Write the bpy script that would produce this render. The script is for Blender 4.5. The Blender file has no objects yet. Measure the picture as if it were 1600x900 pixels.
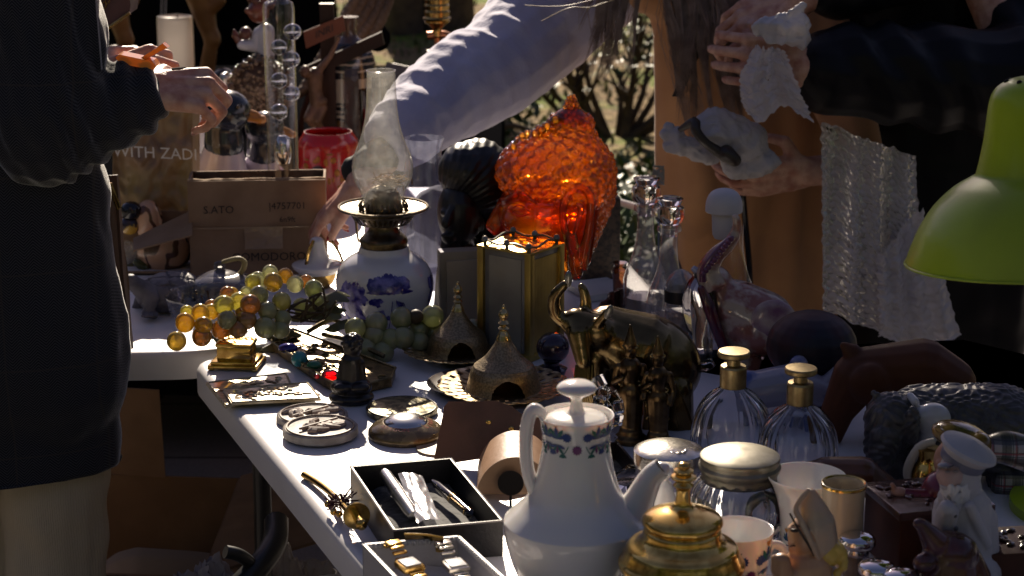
import bpy, bmesh, math, random
from mathutils import Vector, Matrix, noise, Euler, Quaternion
R = math.radians
rnd = random.Random(7)
sc = bpy.context.scene
col = sc.collection
# ---------------------------------------------------------------- camera, world, sun
FPX, CH, TZ = 3111.0, 1.66, 0.74
PITCH = R(15)
cam_d = bpy.data.cameras.new('camera'); cam = bpy.data.objects.new('camera', cam_d); col.objects.link(cam)
cam.location = (0, 0, CH); cam.rotation_euler = (R(90) - PITCH, 0, 0)
cam_d.sensor_width = 36; cam_d.lens = 36 * FPX / 1600
cam_d.clip_start = .05; cam_d.clip_end = 400
cam_d.dof.use_dof = True; cam_d.dof.focus_distance = 2.75; cam_d.dof.aperture_fstop = 8.5
sc.camera = cam
SUN_EL, SUN_AZ = R(27.5), R(-5)           # azimuth from +Y, negative = to the left
w = bpy.data.worlds.new('World'); sc.world = w; w.use_nodes = True
nt = w.node_tree; bg = nt.nodes['Background']
sky = nt.nodes.new('ShaderNodeTexSky'); sky.sky_type = 'NISHITA'; sky.sun_disc = False
sky.sun_elevation = SUN_EL; sky.sun_rotation = SUN_AZ; sky.air_density = 1.0; sky.dust_density = .6; sky.ozone_density = 1.2
tn = nt.nodes.new('ShaderNodeMix'); tn.data_type = 'RGBA'; tn.blend_type = 'MULTIPLY'; tn.inputs[0].default_value = 1; tn.inputs[7].default_value = (.92, .70, .76, 1)
nt.links.new(sky.outputs[0], tn.inputs[6]); nt.links.new(tn.outputs[2], bg.inputs[0]); bg.inputs[1].default_value = .05
sd = bpy.data.lights.new('sun', 'SUN'); sd.energy = 5.0; sd.angle = R(.55); sd.color = (1, .86, .68)
sun = bpy.data.objects.new('sun', sd); col.objects.link(sun)
sdir = Vector((math.sin(SUN_AZ) * math.cos(SUN_EL), math.cos(SUN_AZ) * math.cos(SUN_EL), math.sin(SUN_EL)))
sun.rotation_euler = sdir.to_track_quat('Z', 'Y').to_euler()
sc.view_settings.view_transform = 'Standard'; sc.view_settings.look = 'None'
sc.view_settings.exposure = 0.8; sc.view_settings.gamma = 1.0
sc.view_settings.use_curve_mapping = False
cy = sc.cycles
cy.max_bounces = 8; cy.diffuse_bounces = 3; cy.glossy_bounces = 4; cy.transmission_bounces = 8; cy.transparent_max_bounces = 16
cy.caustics_reflective = False; cy.caustics_refractive = False; cy.sample_clamp_indirect = 3.0
cy.use_denoising = True
try: cy.denoiser = 'OPENIMAGEDENOISE'
except Exception: pass
# ---------------------------------------------------------------- measuring helpers
FWD = Vector((0, math.cos(PITCH), -math.sin(PITCH))); UP = Vector((0, math.sin(PITCH), math.cos(PITCH))); RT = Vector((1, 0, 0))
CAM = Vector((0, 0, CH))
def ray(u, v): return FWD + RT * ((u - 800) / FPX) - UP * ((v - 450) / FPX)
def T(u, v, z=TZ):
    d = ray(u, v); return CAM + d * ((z - CH) / d.z)
def Y(u, v, y):
    d = ray(u, v); return CAM + d * (y / d.y)
def scale(p): return (p - CAM).dot(FWD) / FPX
class B:                                   # a measuring station: an upright plane through a foot point
    def __init__(s, u, v, z=TZ):
        s.c = T(u, v, z); s.u = u; s.v = v; s.y = s.c.y; s.s = scale(s.c)
    def p(s, u, v, dy=0.0): return Y(u, v, s.y + dy)
    def z(s, v): return Y(s.u, v, s.y).z
def BY(u, v, y):
    b = B.__new__(B); b.c = Y(u, v, y); b.u = u; b.v = v; b.y = y; b.s = scale(b.c); return b
# ---------------------------------------------------------------- materials
_m = {}
def M(name, c=(.5, .5, .5), rough=.5, metal=0, trans=0, ior=1.45, c2=None, ns=20, nd=4, ramp=(.4, .6), bump=None, bs=.3, bd=.002,
      coat=0, sheen=0, sss=0, spec=.5, wave=None, vor=None, detail=None, alpha=1, aniso=0):
    if name in _m: return _m[name]
    m = bpy.data.materials.new(name); m.use_nodes = True; n = m.node_tree.nodes; l = m.node_tree.links
    p = n['Principled BSDF']
    p.inputs['Base Color'].default_value = (*c, 1); p.inputs['Roughness'].default_value = rough; p.inputs['Metallic'].default_value = metal
    p.inputs['Transmission Weight'].default_value = trans; p.inputs['IOR'].default_value = ior
    p.inputs['Coat Weight'].default_value = coat; p.inputs['Sheen Weight'].default_value = sheen
    p.inputs['Coat Roughness'].default_value = .08
    p.inputs['Specular IOR Level'].default_value = spec; p.inputs['Alpha'].default_value = alpha
    if sss: p.inputs['Subsurface Weight'].default_value = sss; p.inputs['Subsurface Radius'].default_value = (.012, .005, .003); p.inputs['Subsurface Scale'].default_value = 1
    tc = n.new('ShaderNodeTexCoord')
    if c2 is not None:
        t = n.new('ShaderNodeTexNoise'); t.inputs['Scale'].default_value = ns; t.inputs['Detail'].default_value = nd
        l.new(tc.outputs['Object'], t.inputs['Vector'])
        r = n.new('ShaderNodeValToRGB'); r.color_ramp.elements[0].position = ramp[0]; r.color_ramp.elements[1].position = ramp[1]
        r.color_ramp.elements[0].color = (*c, 1); r.color_ramp.elements[1].color = (*c2, 1)
        l.new(t.outputs['Fac'], r.inputs[0]); l.new(r.outputs[0], p.inputs['Base Color'])
        rr = n.new('ShaderNodeMapRange'); rr.inputs['To Min'].default_value = max(0, rough - .07); rr.inputs['To Max'].default_value = min(1, rough + .1)
        l.new(t.outputs['Fac'], rr.inputs[0]); l.new(rr.outputs[0], p.inputs['Roughness'])
    h = None
    if bump:
        t2 = n.new('ShaderNodeTexNoise'); t2.inputs['Scale'].default_value = bump; t2.inputs['Detail'].default_value = 5
        l.new(tc.outputs['Object'], t2.inputs['Vector']); h = t2.outputs['Fac']
    if wave:
        t3 = n.new('ShaderNodeTexWave'); t3.inputs['Scale'].default_value = wave[0]; t3.inputs['Distortion'].default_value = wave[1]; t3.inputs['Detail'].default_value = 2
        t3.bands_direction = wave[2] if len(wave) > 2 else 'X'
        l.new(tc.outputs['Object'], t3.inputs['Vector']); h = t3.outputs['Fac']
    if vor:
        t4 = n.new('ShaderNodeTexVoronoi'); t4.inputs['Scale'].default_value = vor
        l.new(tc.outputs['Object'], t4.inputs['Vector']); h = t4.outputs['Distance']
    if h is not None:
        b = n.new('ShaderNodeBump'); b.inputs['Strength'].default_value = bs; b.inputs['Distance'].default_value = bd
        l.new(h, b.inputs['Height']); l.new(b.outputs[0], p.inputs['Normal'])
    _m[name] = m; return m
def thin(name, tint=(.95, .96, .96), dirt_glow=0.0, rough=.03, dirt_glow_col=(.8, .8, .8), ns=30, gloss=1.0):
    """thin clear glass: see-through, glossy at the edges, with an optional pale film of dust or of brightness painted into the glass"""
    if name in _m: return _m[name]
    m = bpy.data.materials.new(name); m.use_nodes = True; n = m.node_tree.nodes; l = m.node_tree.links
    n.remove(n['Principled BSDF']); out = n['Material Output']
    tr = n.new('ShaderNodeBsdfTransparent'); tr.inputs[0].default_value = (*tint, 1)
    gl = n.new('ShaderNodeBsdfGlossy'); gl.inputs['Roughness'].default_value = rough
    lw = n.new('ShaderNodeLayerWeight'); lw.inputs[0].default_value = .35
    mp = n.new('ShaderNodeMapRange'); mp.inputs['To Min'].default_value = .05 * gloss; mp.inputs['To Max'].default_value = .75 * gloss
    l.new(lw.outputs['Facing'], mp.inputs[0])
    pw = n.new('ShaderNodeMath'); pw.operation = 'POWER'; pw.inputs[1].default_value = 2.0
    l.new(lw.outputs['Facing'], pw.inputs[0]); l.new(pw.outputs[0], mp.inputs[0])
    mx = n.new('ShaderNodeMixShader'); l.new(mp.outputs[0], mx.inputs[0]); l.new(tr.outputs[0], mx.inputs[1]); l.new(gl.outputs[0], mx.inputs[2])
    last = mx
    if dirt_glow:
        tl = n.new('ShaderNodeBsdfTranslucent'); tl.inputs[0].default_value = (*dirt_glow_col, 1)
        df = n.new('ShaderNodeBsdfDiffuse'); df.inputs[0].default_value = (*dirt_glow_col, 1)
        a = n.new('ShaderNodeMixShader'); a.inputs[0].default_value = .5; l.new(tl.outputs[0], a.inputs[1]); l.new(df.outputs[0], a.inputs[2])
        t = n.new('ShaderNodeTexNoise'); t.inputs['Scale'].default_value = ns; t.inputs['Detail'].default_value = 6
        tc = n.new('ShaderNodeTexCoord'); l.new(tc.outputs['Object'], t.inputs['Vector'])
        r = n.new('ShaderNodeMapRange'); r.inputs['From Min'].default_value = .35; r.inputs['From Max'].default_value = .7
        r.inputs['To Min'].default_value = dirt_glow * .4; r.inputs['To Max'].default_value = dirt_glow; l.new(t.outputs['Fac'], r.inputs[0])
        m2 = n.new('ShaderNodeMixShader'); l.new(r.outputs[0], m2.inputs[0]); l.new(mx.outputs[0], m2.inputs[1]); l.new(a.outputs[0], m2.inputs[2]); last = m2
    l.new(last.outputs[0], out.inputs[0]); _m[name] = m; return m
def glow(name, c, trl=.5, tint=None, rough=.08, gl=.12, c2=None, ns=12, bump=None, dif=.0, refr=0):
    """cast coloured glass or onyx: passes and scatters light coming from behind"""
    if name in _m: return _m[name]
    m = bpy.data.materials.new(name); m.use_nodes = True; n = m.node_tree.nodes; l = m.node_tree.links
    n.remove(n['Principled BSDF']); out = n['Material Output']
    tl = n.new('ShaderNodeBsdfTranslucent'); df = n.new('ShaderNodeBsdfDiffuse'); tr = n.new('ShaderNodeBsdfTransparent'); g = n.new('ShaderNodeBsdfGlossy')
    tl.inputs[0].default_value = (*c, 1); df.inputs[0].default_value = (*c, 1); tr.inputs[0].default_value = (*(tint or c), 1); g.inputs['Roughness'].default_value = rough
    tc = n.new('ShaderNodeTexCoord')
    if c2:
        t = n.new('ShaderNodeTexNoise'); t.inputs['Scale'].default_value = ns; l.new(tc.outputs['Object'], t.inputs['Vector'])
        r = n.new('ShaderNodeValToRGB'); r.color_ramp.elements[0].position = .38; r.color_ramp.elements[1].position = .62
        r.color_ramp.elements[0].color = (*c, 1); r.color_ramp.elements[1].color = (*c2, 1); l.new(t.outputs['Fac'], r.inputs[0])
        l.new(r.outputs[0], tl.inputs[0]); l.new(r.outputs[0], df.inputs[0])
    a = n.new('ShaderNodeMixShader'); a.inputs[0].default_value = dif; l.new(tl.outputs[0], a.inputs[1]); l.new(df.outputs[0], a.inputs[2])
    if refr:
        rf = n.new('ShaderNodeBsdfRefraction'); rf.inputs[0].default_value = (*c, 1); rf.inputs['Roughness'].default_value = .55; rf.inputs['IOR'].default_value = 1.35
        a2 = n.new('ShaderNodeMixShader'); a2.inputs[0].default_value = refr; l.new(a.outputs[0], a2.inputs[1]); l.new(rf.outputs[0], a2.inputs[2]); a = a2
    b = n.new('ShaderNodeMixShader'); b.inputs[0].default_value = trl; l.new(tr.outputs[0], b.inputs[1]); l.new(a.outputs[0], b.inputs[2])
    fr = n.new('ShaderNodeFresnel'); fr.inputs[0].default_value = 1.5
    ad = n.new('ShaderNodeMath'); ad.operation = 'ADD'; ad.inputs[1].default_value = gl * .3; l.new(fr.outputs[0], ad.inputs[0])
    x = n.new('ShaderNodeMixShader'); l.new(ad.outputs[0], x.inputs[0]); l.new(b.outputs[0], x.inputs[1]); l.new(g.outputs[0], x.inputs[2])
    if bump:
        t = n.new('ShaderNodeTexNoise'); t.inputs['Scale'].default_value = bump; l.new(tc.outputs['Object'], t.inputs['Vector'])
        bp = n.new('ShaderNodeBump'); bp.inputs['Distance'].default_value = .003; bp.inputs['Strength'].default_value = .5; l.new(t.outputs['Fac'], bp.inputs['Height'])
        for q in (g, fr): l.new(bp.outputs[0], q.inputs['Normal'])
    l.new(x.outputs[0], out.inputs[0]); _m[name] = m; return m
# ---------------------------------------------------------------- mesh builder
def rotz(a): return Matrix.Rotation(a, 3, 'Z')
class MB:
    def __init__(s): s.v = []; s.f = []; s.mi = []; s.ms = []
    def add(s, vs, fs, mi=0):
        o = len(s.v); s.v += [Vector(q) for q in vs]
        for f in fs: s.f.append(tuple(i + o for i in f)); s.mi.append(mi)
        return s
    def box(s, c, sz, rot=None, bev=0.0, mi=0):
        bm = bmesh.new(); bmesh.ops.create_cube(bm, size=1)
        for q in bm.verts: q.co = Vector((q.co.x * sz[0], q.co.y * sz[1], q.co.z * sz[2]))
        if bev: bmesh.ops.bevel(bm, geom=bm.edges[:], offset=bev, segments=2, profile=.6, affect='EDGES')
        rm = rot if isinstance(rot, Matrix) else (rotz(rot) if rot else Matrix.Identity(3))
        bm.verts.ensure_lookup_table()
        s.add([rm @ q.co + Vector(c) for q in bm.verts], [[q.index for q in f.verts] for f in bm.faces], mi); bm.free(); return s
    def lathe(s, c, prof, seg=48, rib=None, rot=None, skip=None, mi=0, cap=True):
        """prof: (r, z) in metres from the foot point c; rib(phi, r, z) -> r"""
        c = Vector(c); vs = []; fs = []; n = len(prof)
        for (r, z) in prof:
            for k in range(seg):
                a = 2 * math.pi * k / seg; rr = rib(a, r, z) if rib else r
                q = Vector((rr * math.cos(a), rr * math.sin(a), z)); vs.append((rot @ q if rot else q) + c)
        for i in range(n - 1):
            for k in range(seg):
                if skip and skip(2 * math.pi * (k + .5) / seg, (prof[i][1] + prof[i + 1][1]) / 2, (prof[i][0] + prof[i + 1][0]) / 2): continue
                k2 = (k + 1) % seg; fs.append((i * seg + k, i * seg + k2, (i + 1) * seg + k2, (i + 1) * seg + k))
        if cap:
            if prof[0][0] > 1e-5: fs.append(tuple(reversed(range(seg))))
            if prof[-1][0] > 1e-5: fs.append(tuple((n - 1) * seg + k for k in range(seg)))
        return s.add(vs, fs, mi)
    def lat(s, b, prof, seg=48, rib=None, cap=True, mi=0, sub=3, skip=None, smooth=True, off=(0, 0)):
        """prof in picture pixels at station b: (radius, v of the ring centre)"""
        z0 = b.c.z; pr = [(max(r, .01) * b.s, b.z(v) - z0) for r, v in prof]
        if smooth and len(pr) > 2: pr = smooth_prof(pr, sub)
        return s.lathe((b.c.x + off[0], b.c.y + off[1], z0), pr, seg, rib, None, skip, mi, cap)
    def ell(s, c, r, rot=None, seg=20, rings=12, mi=0):
        vs = []; fs = []; r = (r, r, r) if isinstance(r, (int, float)) else r
        for i in range(rings + 1):
            th = math.pi * i / rings
            for k in range(seg):
                a = 2 * math.pi * k / seg
                q = Vector((r[0] * math.sin(th) * math.cos(a), r[1] * math.sin(th) * math.sin(a), r[2] * math.cos(th)))
                vs.append((rot @ q if rot else q) + Vector(c))
        for i in range(rings):
            for k in range(seg):
                k2 = (k + 1) % seg; fs.append((i * seg + k, (i + 1) * seg + k, (i + 1) * seg + k2, i * seg + k2))
        return s.add(vs, fs, mi)
    def cap(s, a, ra, b, rb, seg=14, flat=None, mi=0):
        """tapered capsule from a to b; flat=(axis vector, factor) squashes it"""
        a = Vector(a); b = Vector(b); d = b - a; L = d.length or 1e-6; q = d.to_track_quat('Z', 'Y').to_matrix()
        pr = [(ra * math.sin(t), -ra * math.cos(t)) for t in [math.pi / 2 * i / 4 for i in range(5)]]
        pr += [(rb * math.cos(t), L + rb * math.sin(t)) for t in [math.pi / 2 * i / 4 for i in range(5)]]
        o = len(s.v); s.lathe(a, [(max(r, 1e-4), z) for r, z in pr], seg, rot=q, mi=mi)
        if flat:
            ax = Vector(flat[0]).normalized(); m = (a + b) / 2
            for i in range(o, len(s.v)):
                e = (s.v[i] - m).dot(ax); s.v[i] = s.v[i] - ax * e * (1 - flat[1])
        return s
    def tube(s, pts, rad, seg=10, closed=False, mi=0, sub=4):
        pts = [Vector(p) for p in pts]; rad = rad if isinstance(rad, (list, tuple)) else [rad] * len(pts)
        if sub > 1 and len(pts) > 2: pts, rad = crom(pts, rad, sub, closed)
        n = len(pts); vs = []; fs = []; up = None
        for i, p in enumerate(pts):
            a = pts[(i - 1) % n] if (closed or i) else p; b = pts[(i + 1) % n] if (closed or i < n - 1) else p
            t = (b - a).normalized() if (b - a).length > 1e-9 else Vector((0, 0, 1))
            if up is None: up = t.orthogonal().normalized()
            up = (up - t * up.dot(t)); up = up.normalized() if up.length > 1e-6 else t.orthogonal().normalized()
            w_ = t.cross(up)
            for k in range(seg):
                an = 2 * math.pi * k / seg; vs.append(p + (up * math.cos(an) + w_ * math.sin(an)) * rad[i])
        for i in range(n if closed else n - 1):
            j = (i + 1) % n
            for k in range(seg):
                k2 = (k + 1) % seg; fs.append((i * seg + k, i * seg + k2, j * seg + k2, j * seg + k))
        if not closed: fs.append(tuple(reversed(range(seg)))); fs.append(tuple((n - 1) * seg + k for k in range(seg)))
        return s.add(vs, fs, mi)
    def prism(s, pts, off, mi=0):
        """closed outline pts (3D, planar) pushed along the vector off"""
        n = len(pts); pts = [Vector(p) for p in pts]; off = Vector(off)
        vs = pts + [p + off for p in pts]
        fs = [tuple(reversed(range(n))), tuple(range(n, 2 * n))] + [(i, (i + 1) % n, n + (i + 1) % n, n + i) for i in range(n)]
        return s.add(vs, fs, mi)
    def sheet(s, fn, nu, nv, mi=0, th=0.0, skip=None):
        """fn(a, b) -> point, a, b in 0..1; th gives it thickness"""
        P = [[Vector(fn(i / nu, j / nv)) for j in range(nv + 1)] for i in range(nu + 1)]
        vs = [P[i][j] for i in range(nu + 1) for j in range(nv + 1)]; W_ = nv + 1
        fs = [(i * W_ + j, (i + 1) * W_ + j, (i + 1) * W_ + j + 1, i * W_ + j + 1) for i in range(nu) for j in range(nv) if not (skip and skip((i + .5) / nu, (j + .5) / nv))]
        if th:
            bm = bmesh.new(); bv = [bm.verts.new(q) for q in vs]
            for f in fs:
                try: bm.faces.new([bv[k] for k in f])
                except ValueError: pass
            bmesh.ops.recalc_face_normals(bm, faces=bm.faces[:]); bmesh.ops.solidify(bm, geom=bm.faces[:], thickness=th)
            for q in [q for q in bm.verts if not q.link_faces]: bm.verts.remove(q)
            bm.verts.index_update(); s.add([q.co.copy() for q in bm.verts], [[q.index for q in f.verts] for f in bm.faces], mi); bm.free()
        else: s.add(vs, fs, mi)
        return s
    def text(s, body, org, right, up, size, ext=.0006, mi=0, alignx='CENTER'):
        cu = bpy.data.curves.new('lettering', 'FONT'); cu.body = body; cu.size = 1; cu.extrude = 0; cu.align_x = alignx; cu.resolution_u = 2
        o = bpy.data.objects.new('lettering', cu); col.objects.link(o)
        dg = bpy.context.evaluated_depsgraph_get(); me = bpy.data.meshes.new_from_object(o.evaluated_get(dg))
        right = Vector(right).normalized(); up = Vector(up).normalized(); nn = right.cross(up)
        s.add([Vector(org) + right * q.co.x * size + up * q.co.y * size + nn * ext for q in me.vertices], [tuple(f.vertices) for f in me.polygons], mi)
        bpy.data.objects.remove(o); bpy.data.curves.remove(cu); bpy.data.meshes.remove(me); return s
    def build(s, name, mats, parent=None, loc=None, ang=.7, recalc=True, flat=False):
        if not isinstance(mats, (list, tuple)): mats = [mats]
        L = Vector((0, 0, 0)); q = parent
        while q is not None: L += q.location; q = q.parent
        if loc is not None: L = L + (Vector(loc) - L)
        me = bpy.data.meshes.new(name); bm = bmesh.new(); bv = [bm.verts.new(p - L) for p in s.v]
        for f, mi in zip(s.f, s.mi):
            try: nf = bm.faces.new([bv[i] for i in f]); nf.material_index = mi; nf.smooth = not flat
            except ValueError: pass
        bmesh.ops.remove_doubles(bm, verts=bm.verts[:], dist=1e-6)
        if recalc: bmesh.ops.recalc_face_normals(bm, faces=bm.faces[:])
        for e in bm.edges:
            if len(e.link_faces) == 2 and e.calc_face_angle(0) > ang: e.smooth = False
        bm.to_mesh(me); bm.free()
        for m in mats: me.materials.append(m)
        o = bpy.data.objects.new(name, me); col.objects.link(o); o.parent = parent
        if loc is not None and parent is None: o.location = loc
        return o
    def fuse(s, name, mat, parent=None, loc=None, vox=.003, sm=4, disp=None, fac=.5, zmin=None):
        """fuses all closed shapes into one continuous skin and smooths it"""
        me = bpy.data.meshes.new('t'); me.from_pydata([tuple(p) for p in s.v], [], s.f); o = bpy.data.objects.new('t', me); col.objects.link(o)
        md = o.modifiers.new('r', 'REMESH'); md.mode = 'VOXEL'; md.voxel_size = vox; md.use_smooth_shade = True
        if sm: m2 = o.modifiers.new('s', 'SMOOTH'); m2.iterations = sm; m2.factor = fac
        dg = bpy.context.evaluated_depsgraph_get(); me2 = bpy.data.meshes.new_from_object(o.evaluated_get(dg))
        bpy.data.objects.remove(o); bpy.data.meshes.remove(me)
        if disp:
            nn = [v.normal.copy() for v in me2.vertices]
            for v, nv_ in zip(me2.vertices, nn): v.co += disp(v.co.copy(), nv_)
        if zmin is not None:
            for v in me2.vertices:
                if v.co.z < zmin: v.co.z = zmin + .02 * max(-1, v.co.z - zmin)
        L = Vector((0, 0, 0)); q = parent
        while q is not None: L += q.location; q = q.parent
        if loc is not None: L = Vector(loc)
        for v in me2.vertices: v.co -= L
        for p in me2.polygons: p.use_smooth = True
        me2.name = name; me2.materials.clear()
        for m in (mat if isinstance(mat, (list, tuple)) else [mat]): me2.materials.append(m)
        ob = bpy.data.objects.new(name, me2); col.objects.link(ob); ob.parent = parent
        if parent is None and loc is not None: ob.location = loc
        return ob
def crom(pts, rad, sub, closed=False):
    n = len(pts); P = []; Q = []
    rng = n if closed else n - 1
    for i in range(rng):
        g = (lambda k: pts[k % n]) if closed else (lambda k: pts[min(max(k, 0), n - 1)])
        h = (lambda k: rad[k % n]) if closed else (lambda k: rad[min(max(k, 0), n - 1)])
        for j in range(sub):
            t = j / sub; a, b, c, d = g(i - 1), g(i), g(i + 1), g(i + 2)
            P.append(.5 * ((2 * b) + (c - a) * t + (2 * a - 5 * b + 4 * c - d) * t * t + (3 * b - a - 3 * c + d) * t ** 3))
            Q.append(h(i) + (h(i + 1) - h(i)) * t)
    if not closed: P.append(pts[-1]); Q.append(rad[-1])
    return P, Q
def smooth_prof(pr, sub):
    P, _ = crom([Vector((r, z, 0)) for r, z in pr], [0] * len(pr), sub)
    return [(max(p.x, 1e-5), p.y) for p in P]
def fn3(p, k=1.0, seed=0): return noise.noise(Vector(p) * k + Vector((seed * 7.3, seed * 3.1, seed)))
def tag(o, label, cat, group=None, kind=None):
    o['label'] = label; o['category'] = cat
    if group: o['group'] = group
    if kind: o['kind'] = kind
    return o
def thing(name, label, cat, loc, group=None):
    o = bpy.data.objects.new(name, None); col.objects.link(o); o.location = loc; o.empty_display_size = .05
    return tag(o, label, cat, group)
def each(name, shapes, mats, parent, **kw):
    for f_ in shapes: g_ = MB(); f_(g_); g_.build(name, mats, parent, **kw)
def structure(o): o['kind'] = 'structure'; return o
# ---------------------------------------------------------------- shared materials
white_plastic = M('white_plastic', (.80, .78, .79), .36, c2=(.66, .63, .62), ns=7, nd=9, ramp=(.48, .80), bump=260, bs=.2, bd=.0008)
porcelain = M('porcelain', (.80, .77, .74), .12, coat=.5, sss=.12, c2=(.74, .72, .71), ns=6)
brass = M('brass', (.60, .40, .14), .24, 1, c2=(.36, .22, .07), ns=40, bump=180, bs=.15, bd=.0006)
gold = M('polished_gold', (.82, .55, .17), .14, 1, c2=(.55, .33, .09), ns=60)
oldbrass = M('tarnished_brass', (.42, .30, .13), .30, 1, c2=(.16, .11, .05), ns=55, bump=220, bs=.35, bd=.0012)
pewter = M('pewter', (.27, .25, .20), .44, 1, c2=(.17, .155, .12), ns=35, bump=90, bs=.1, bd=.001)
chrome = M('chrome', (.66, .66, .68), .08, 1)
blackgloss = M('black_gloss', (.008, .008, .012), .12, coat=.4)
glass = M('clear_glass', (.97, .97, .98), .02, trans=1, ior=1.46)
thinglass = thin('thin_glass')
dustyglass = thin('dusty_glass', dirt_glow=.20, dirt_glow_col=(.75, .73, .70), ns=60, rough=.05, gloss=1.3)
cardboard = M('cardboard', (.30, .195, .12), .85, c2=(.24, .15, .09), ns=14, bump=70, bs=.2, bd=.001)
skin = M('skin', (.70, .42, .31), .46, sss=.12, c2=(.48, .20, .14), ns=48, nd=5, ramp=(.38, .68), bump=260, bs=.7, bd=.0014)
ground_m = None
# ================================================================= THE SETTING
def ground_mat():
    m = bpy.data.materials.new('dry_lawn'); m.use_nodes = True; n = m.node_tree.nodes; l = m.node_tree.links; p = n['Principled BSDF']
    tc = n.new('ShaderNodeTexCoord')
    a = n.new('ShaderNodeTexNoise'); a.inputs['Scale'].default_value = 1.1; a.inputs['Detail'].default_value = 6; a.inputs['Roughness'].default_value = .65
    b = n.new('ShaderNodeTexNoise'); b.inputs['Scale'].default_value = 22; b.inputs['Detail'].default_value = 6
    for t in (a, b): l.new(tc.outputs['Object'], t.inputs['Vector'])
    r = n.new('ShaderNodeValToRGB'); e = r.color_ramp.elements
    e[0].position = .40; e[0].color = (.26, .17, .085, 1); e[1].position = .58; e[1].color = (.22, .29, .05, 1)
    x = e.new(.50); x.color = (.32, .24, .12, 1)
    l.new(a.outputs['Fac'], r.inputs[0])
    r2 = n.new('ShaderNodeValToRGB'); r2.color_ramp.elements[0].position = .35; r2.color_ramp.elements[0].color = (.45, .45, .45, 1); r2.color_ramp.elements[1].position = .7; r2.color_ramp.elements[1].color = (1.25, 1.2, 1.1, 1)
    l.new(b.outputs['Fac'], r2.inputs[0])
    mx = n.new('ShaderNodeMix'); mx.data_type = 'RGBA'; mx.blend_type = 'MULTIPLY'; mx.inputs[0].default_value = 1
    l.new(r.outputs[0], mx.inputs[6]); l.new(r2.outputs[0], mx.inputs[7]); l.new(mx.outputs[2], p.inputs['Base Color'])
    p.inputs['Roughness'].default_value = .95; p.inputs['Specular IOR Level'].default_value = .15
    bp = n.new('ShaderNodeBump'); bp.inputs['Distance'].default_value = .05; bp.inputs['Strength'].default_value = .9; l.new(b.outputs['Fac'], bp.inputs['Height']); l.new(bp.outputs[0], p.inputs['Normal'])
    return m
def gz(x, y):
    k = min(1, max(0, (y - 6.6) / 1.5)); return k * (.05 * fn3((x, y, 0), .9) + .02 * fn3((x, y, 3), 4))
g = MB(); g.sheet(lambda a, b: ((a - .5) * 24, -3 + b * 31, gz((a - .5) * 24, -3 + b * 31)), 120, 150)
structure(g.build('ground', ground_mat()))
far = MB(); far.sheet(lambda a, b: ((a - .5) * 300, -30 + b * 300, -.09), 2, 2); structure(far.build('far_ground', M('far_grass', (.10, .11, .04), .95, c2=(.16, .12, .06), ns=.6)))
# paving slabs under the stall
pm = bpy.data.materials.new('paving'); pm.use_nodes = True
n = pm.node_tree.nodes; l = pm.node_tree.links; p = n['Principled BSDF']
tc = n.new('ShaderNodeTexCoord'); bk = n.new('ShaderNodeTexBrick'); bk.inputs['Scale'].default_value = 1.0
bk.inputs['Color1'].default_value = (.23, .21, .205, 1); bk.inputs['Color2'].default_value = (.19, .175, .17, 1); bk.inputs['Mortar'].default_value = (.05, .045, .04, 1)
bk.inputs['Mortar Size'].default_value = .006; bk.inputs['Brick Width'].default_value = .6; bk.inputs['Row Height'].default_value = .4
l.new(tc.outputs['Object'], bk.inputs['Vector']); ns_ = n.new('ShaderNodeTexNoise'); ns_.inputs['Scale'].default_value = 160; ns_.inputs['Detail'].default_value = 4
l.new(tc.outputs['Object'], ns_.inputs['Vector']); rp = n.new('ShaderNodeMapRange'); rp.inputs['To Min'].default_value = .55; rp.inputs['To Max'].default_value = 1.3; l.new(ns_.outputs['Fac'], rp.inputs[0])
mm = n.new('ShaderNodeMix'); mm.data_type = 'RGBA'; mm.blend_type = 'MULTIPLY'; mm.inputs[0].default_value = 1; l.new(bk.outputs['Color'], mm.inputs[6]); l.new(rp.outputs[0], mm.inputs[7]); l.new(mm.outputs[2], p.inputs['Base Color'])
p.inputs['Roughness'].default_value = .85
bp = n.new('ShaderNodeBump'); bp.inputs['Distance'].default_value = .002; bp.inputs['Strength'].default_value = .6; l.new(ns_.outputs['Fac'], bp.inputs['Height']); l.new(bp.outputs[0], p.inputs['Normal'])
g = MB(); g.box((0, 1.75, .035), (14, 9.5, .07), bev=.01); structure(g.build('pavement', pm))
g = MB(); g.box((0, 6.56, .05), (14, .12, .10), bev=.012); structure(g.build('kerb', M('kerb_stone', (.30, .28, .25), .85, c2=(.22, .20, .18), ns=12, bump=60)))
# ---- low plants, leaves and stones on the lawn: nobody could count them
def leaf(mb, c, L, wd, az, el, bend=.25, mi=0):
    d = Vector((math.cos(az) * math.cos(el), math.sin(az) * math.cos(el), math.sin(el))); sd_ = Vector((-math.sin(az), math.cos(az), 0)); nn = d.cross(sd_)
    c = Vector(c); pts = [c, c + d * L * .45 + sd_ * wd * .5, c + d * L + nn * L * bend, c + d * L * .45 - sd_ * wd * .5]
    mb.add(pts, [(0, 1, 2, 3)], mi)
leafm = [M('leaf_green', (.05, .085, .018), .5), M('leaf_olive', (.10, .12, .03), .55), M('leaf_dry', (.22, .13, .06), .7)]
g = MB()
for i in range(5200):
    x = rnd.uniform(-3.4, 3.2); y = 6.7 + 8 * rnd.random() ** 1.3
    if fn3((x, y, 9), .8) < -.05 and rnd.random() < .8: continue
    leaf(g, (x, y, gz(x, y)), rnd.uniform(.03, .10), rnd.uniform(.01, .03), rnd.uniform(0, 6.28), rnd.uniform(.1, 1.3), mi=rnd.choice([0, 1, 1, 2, 2]))
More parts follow.
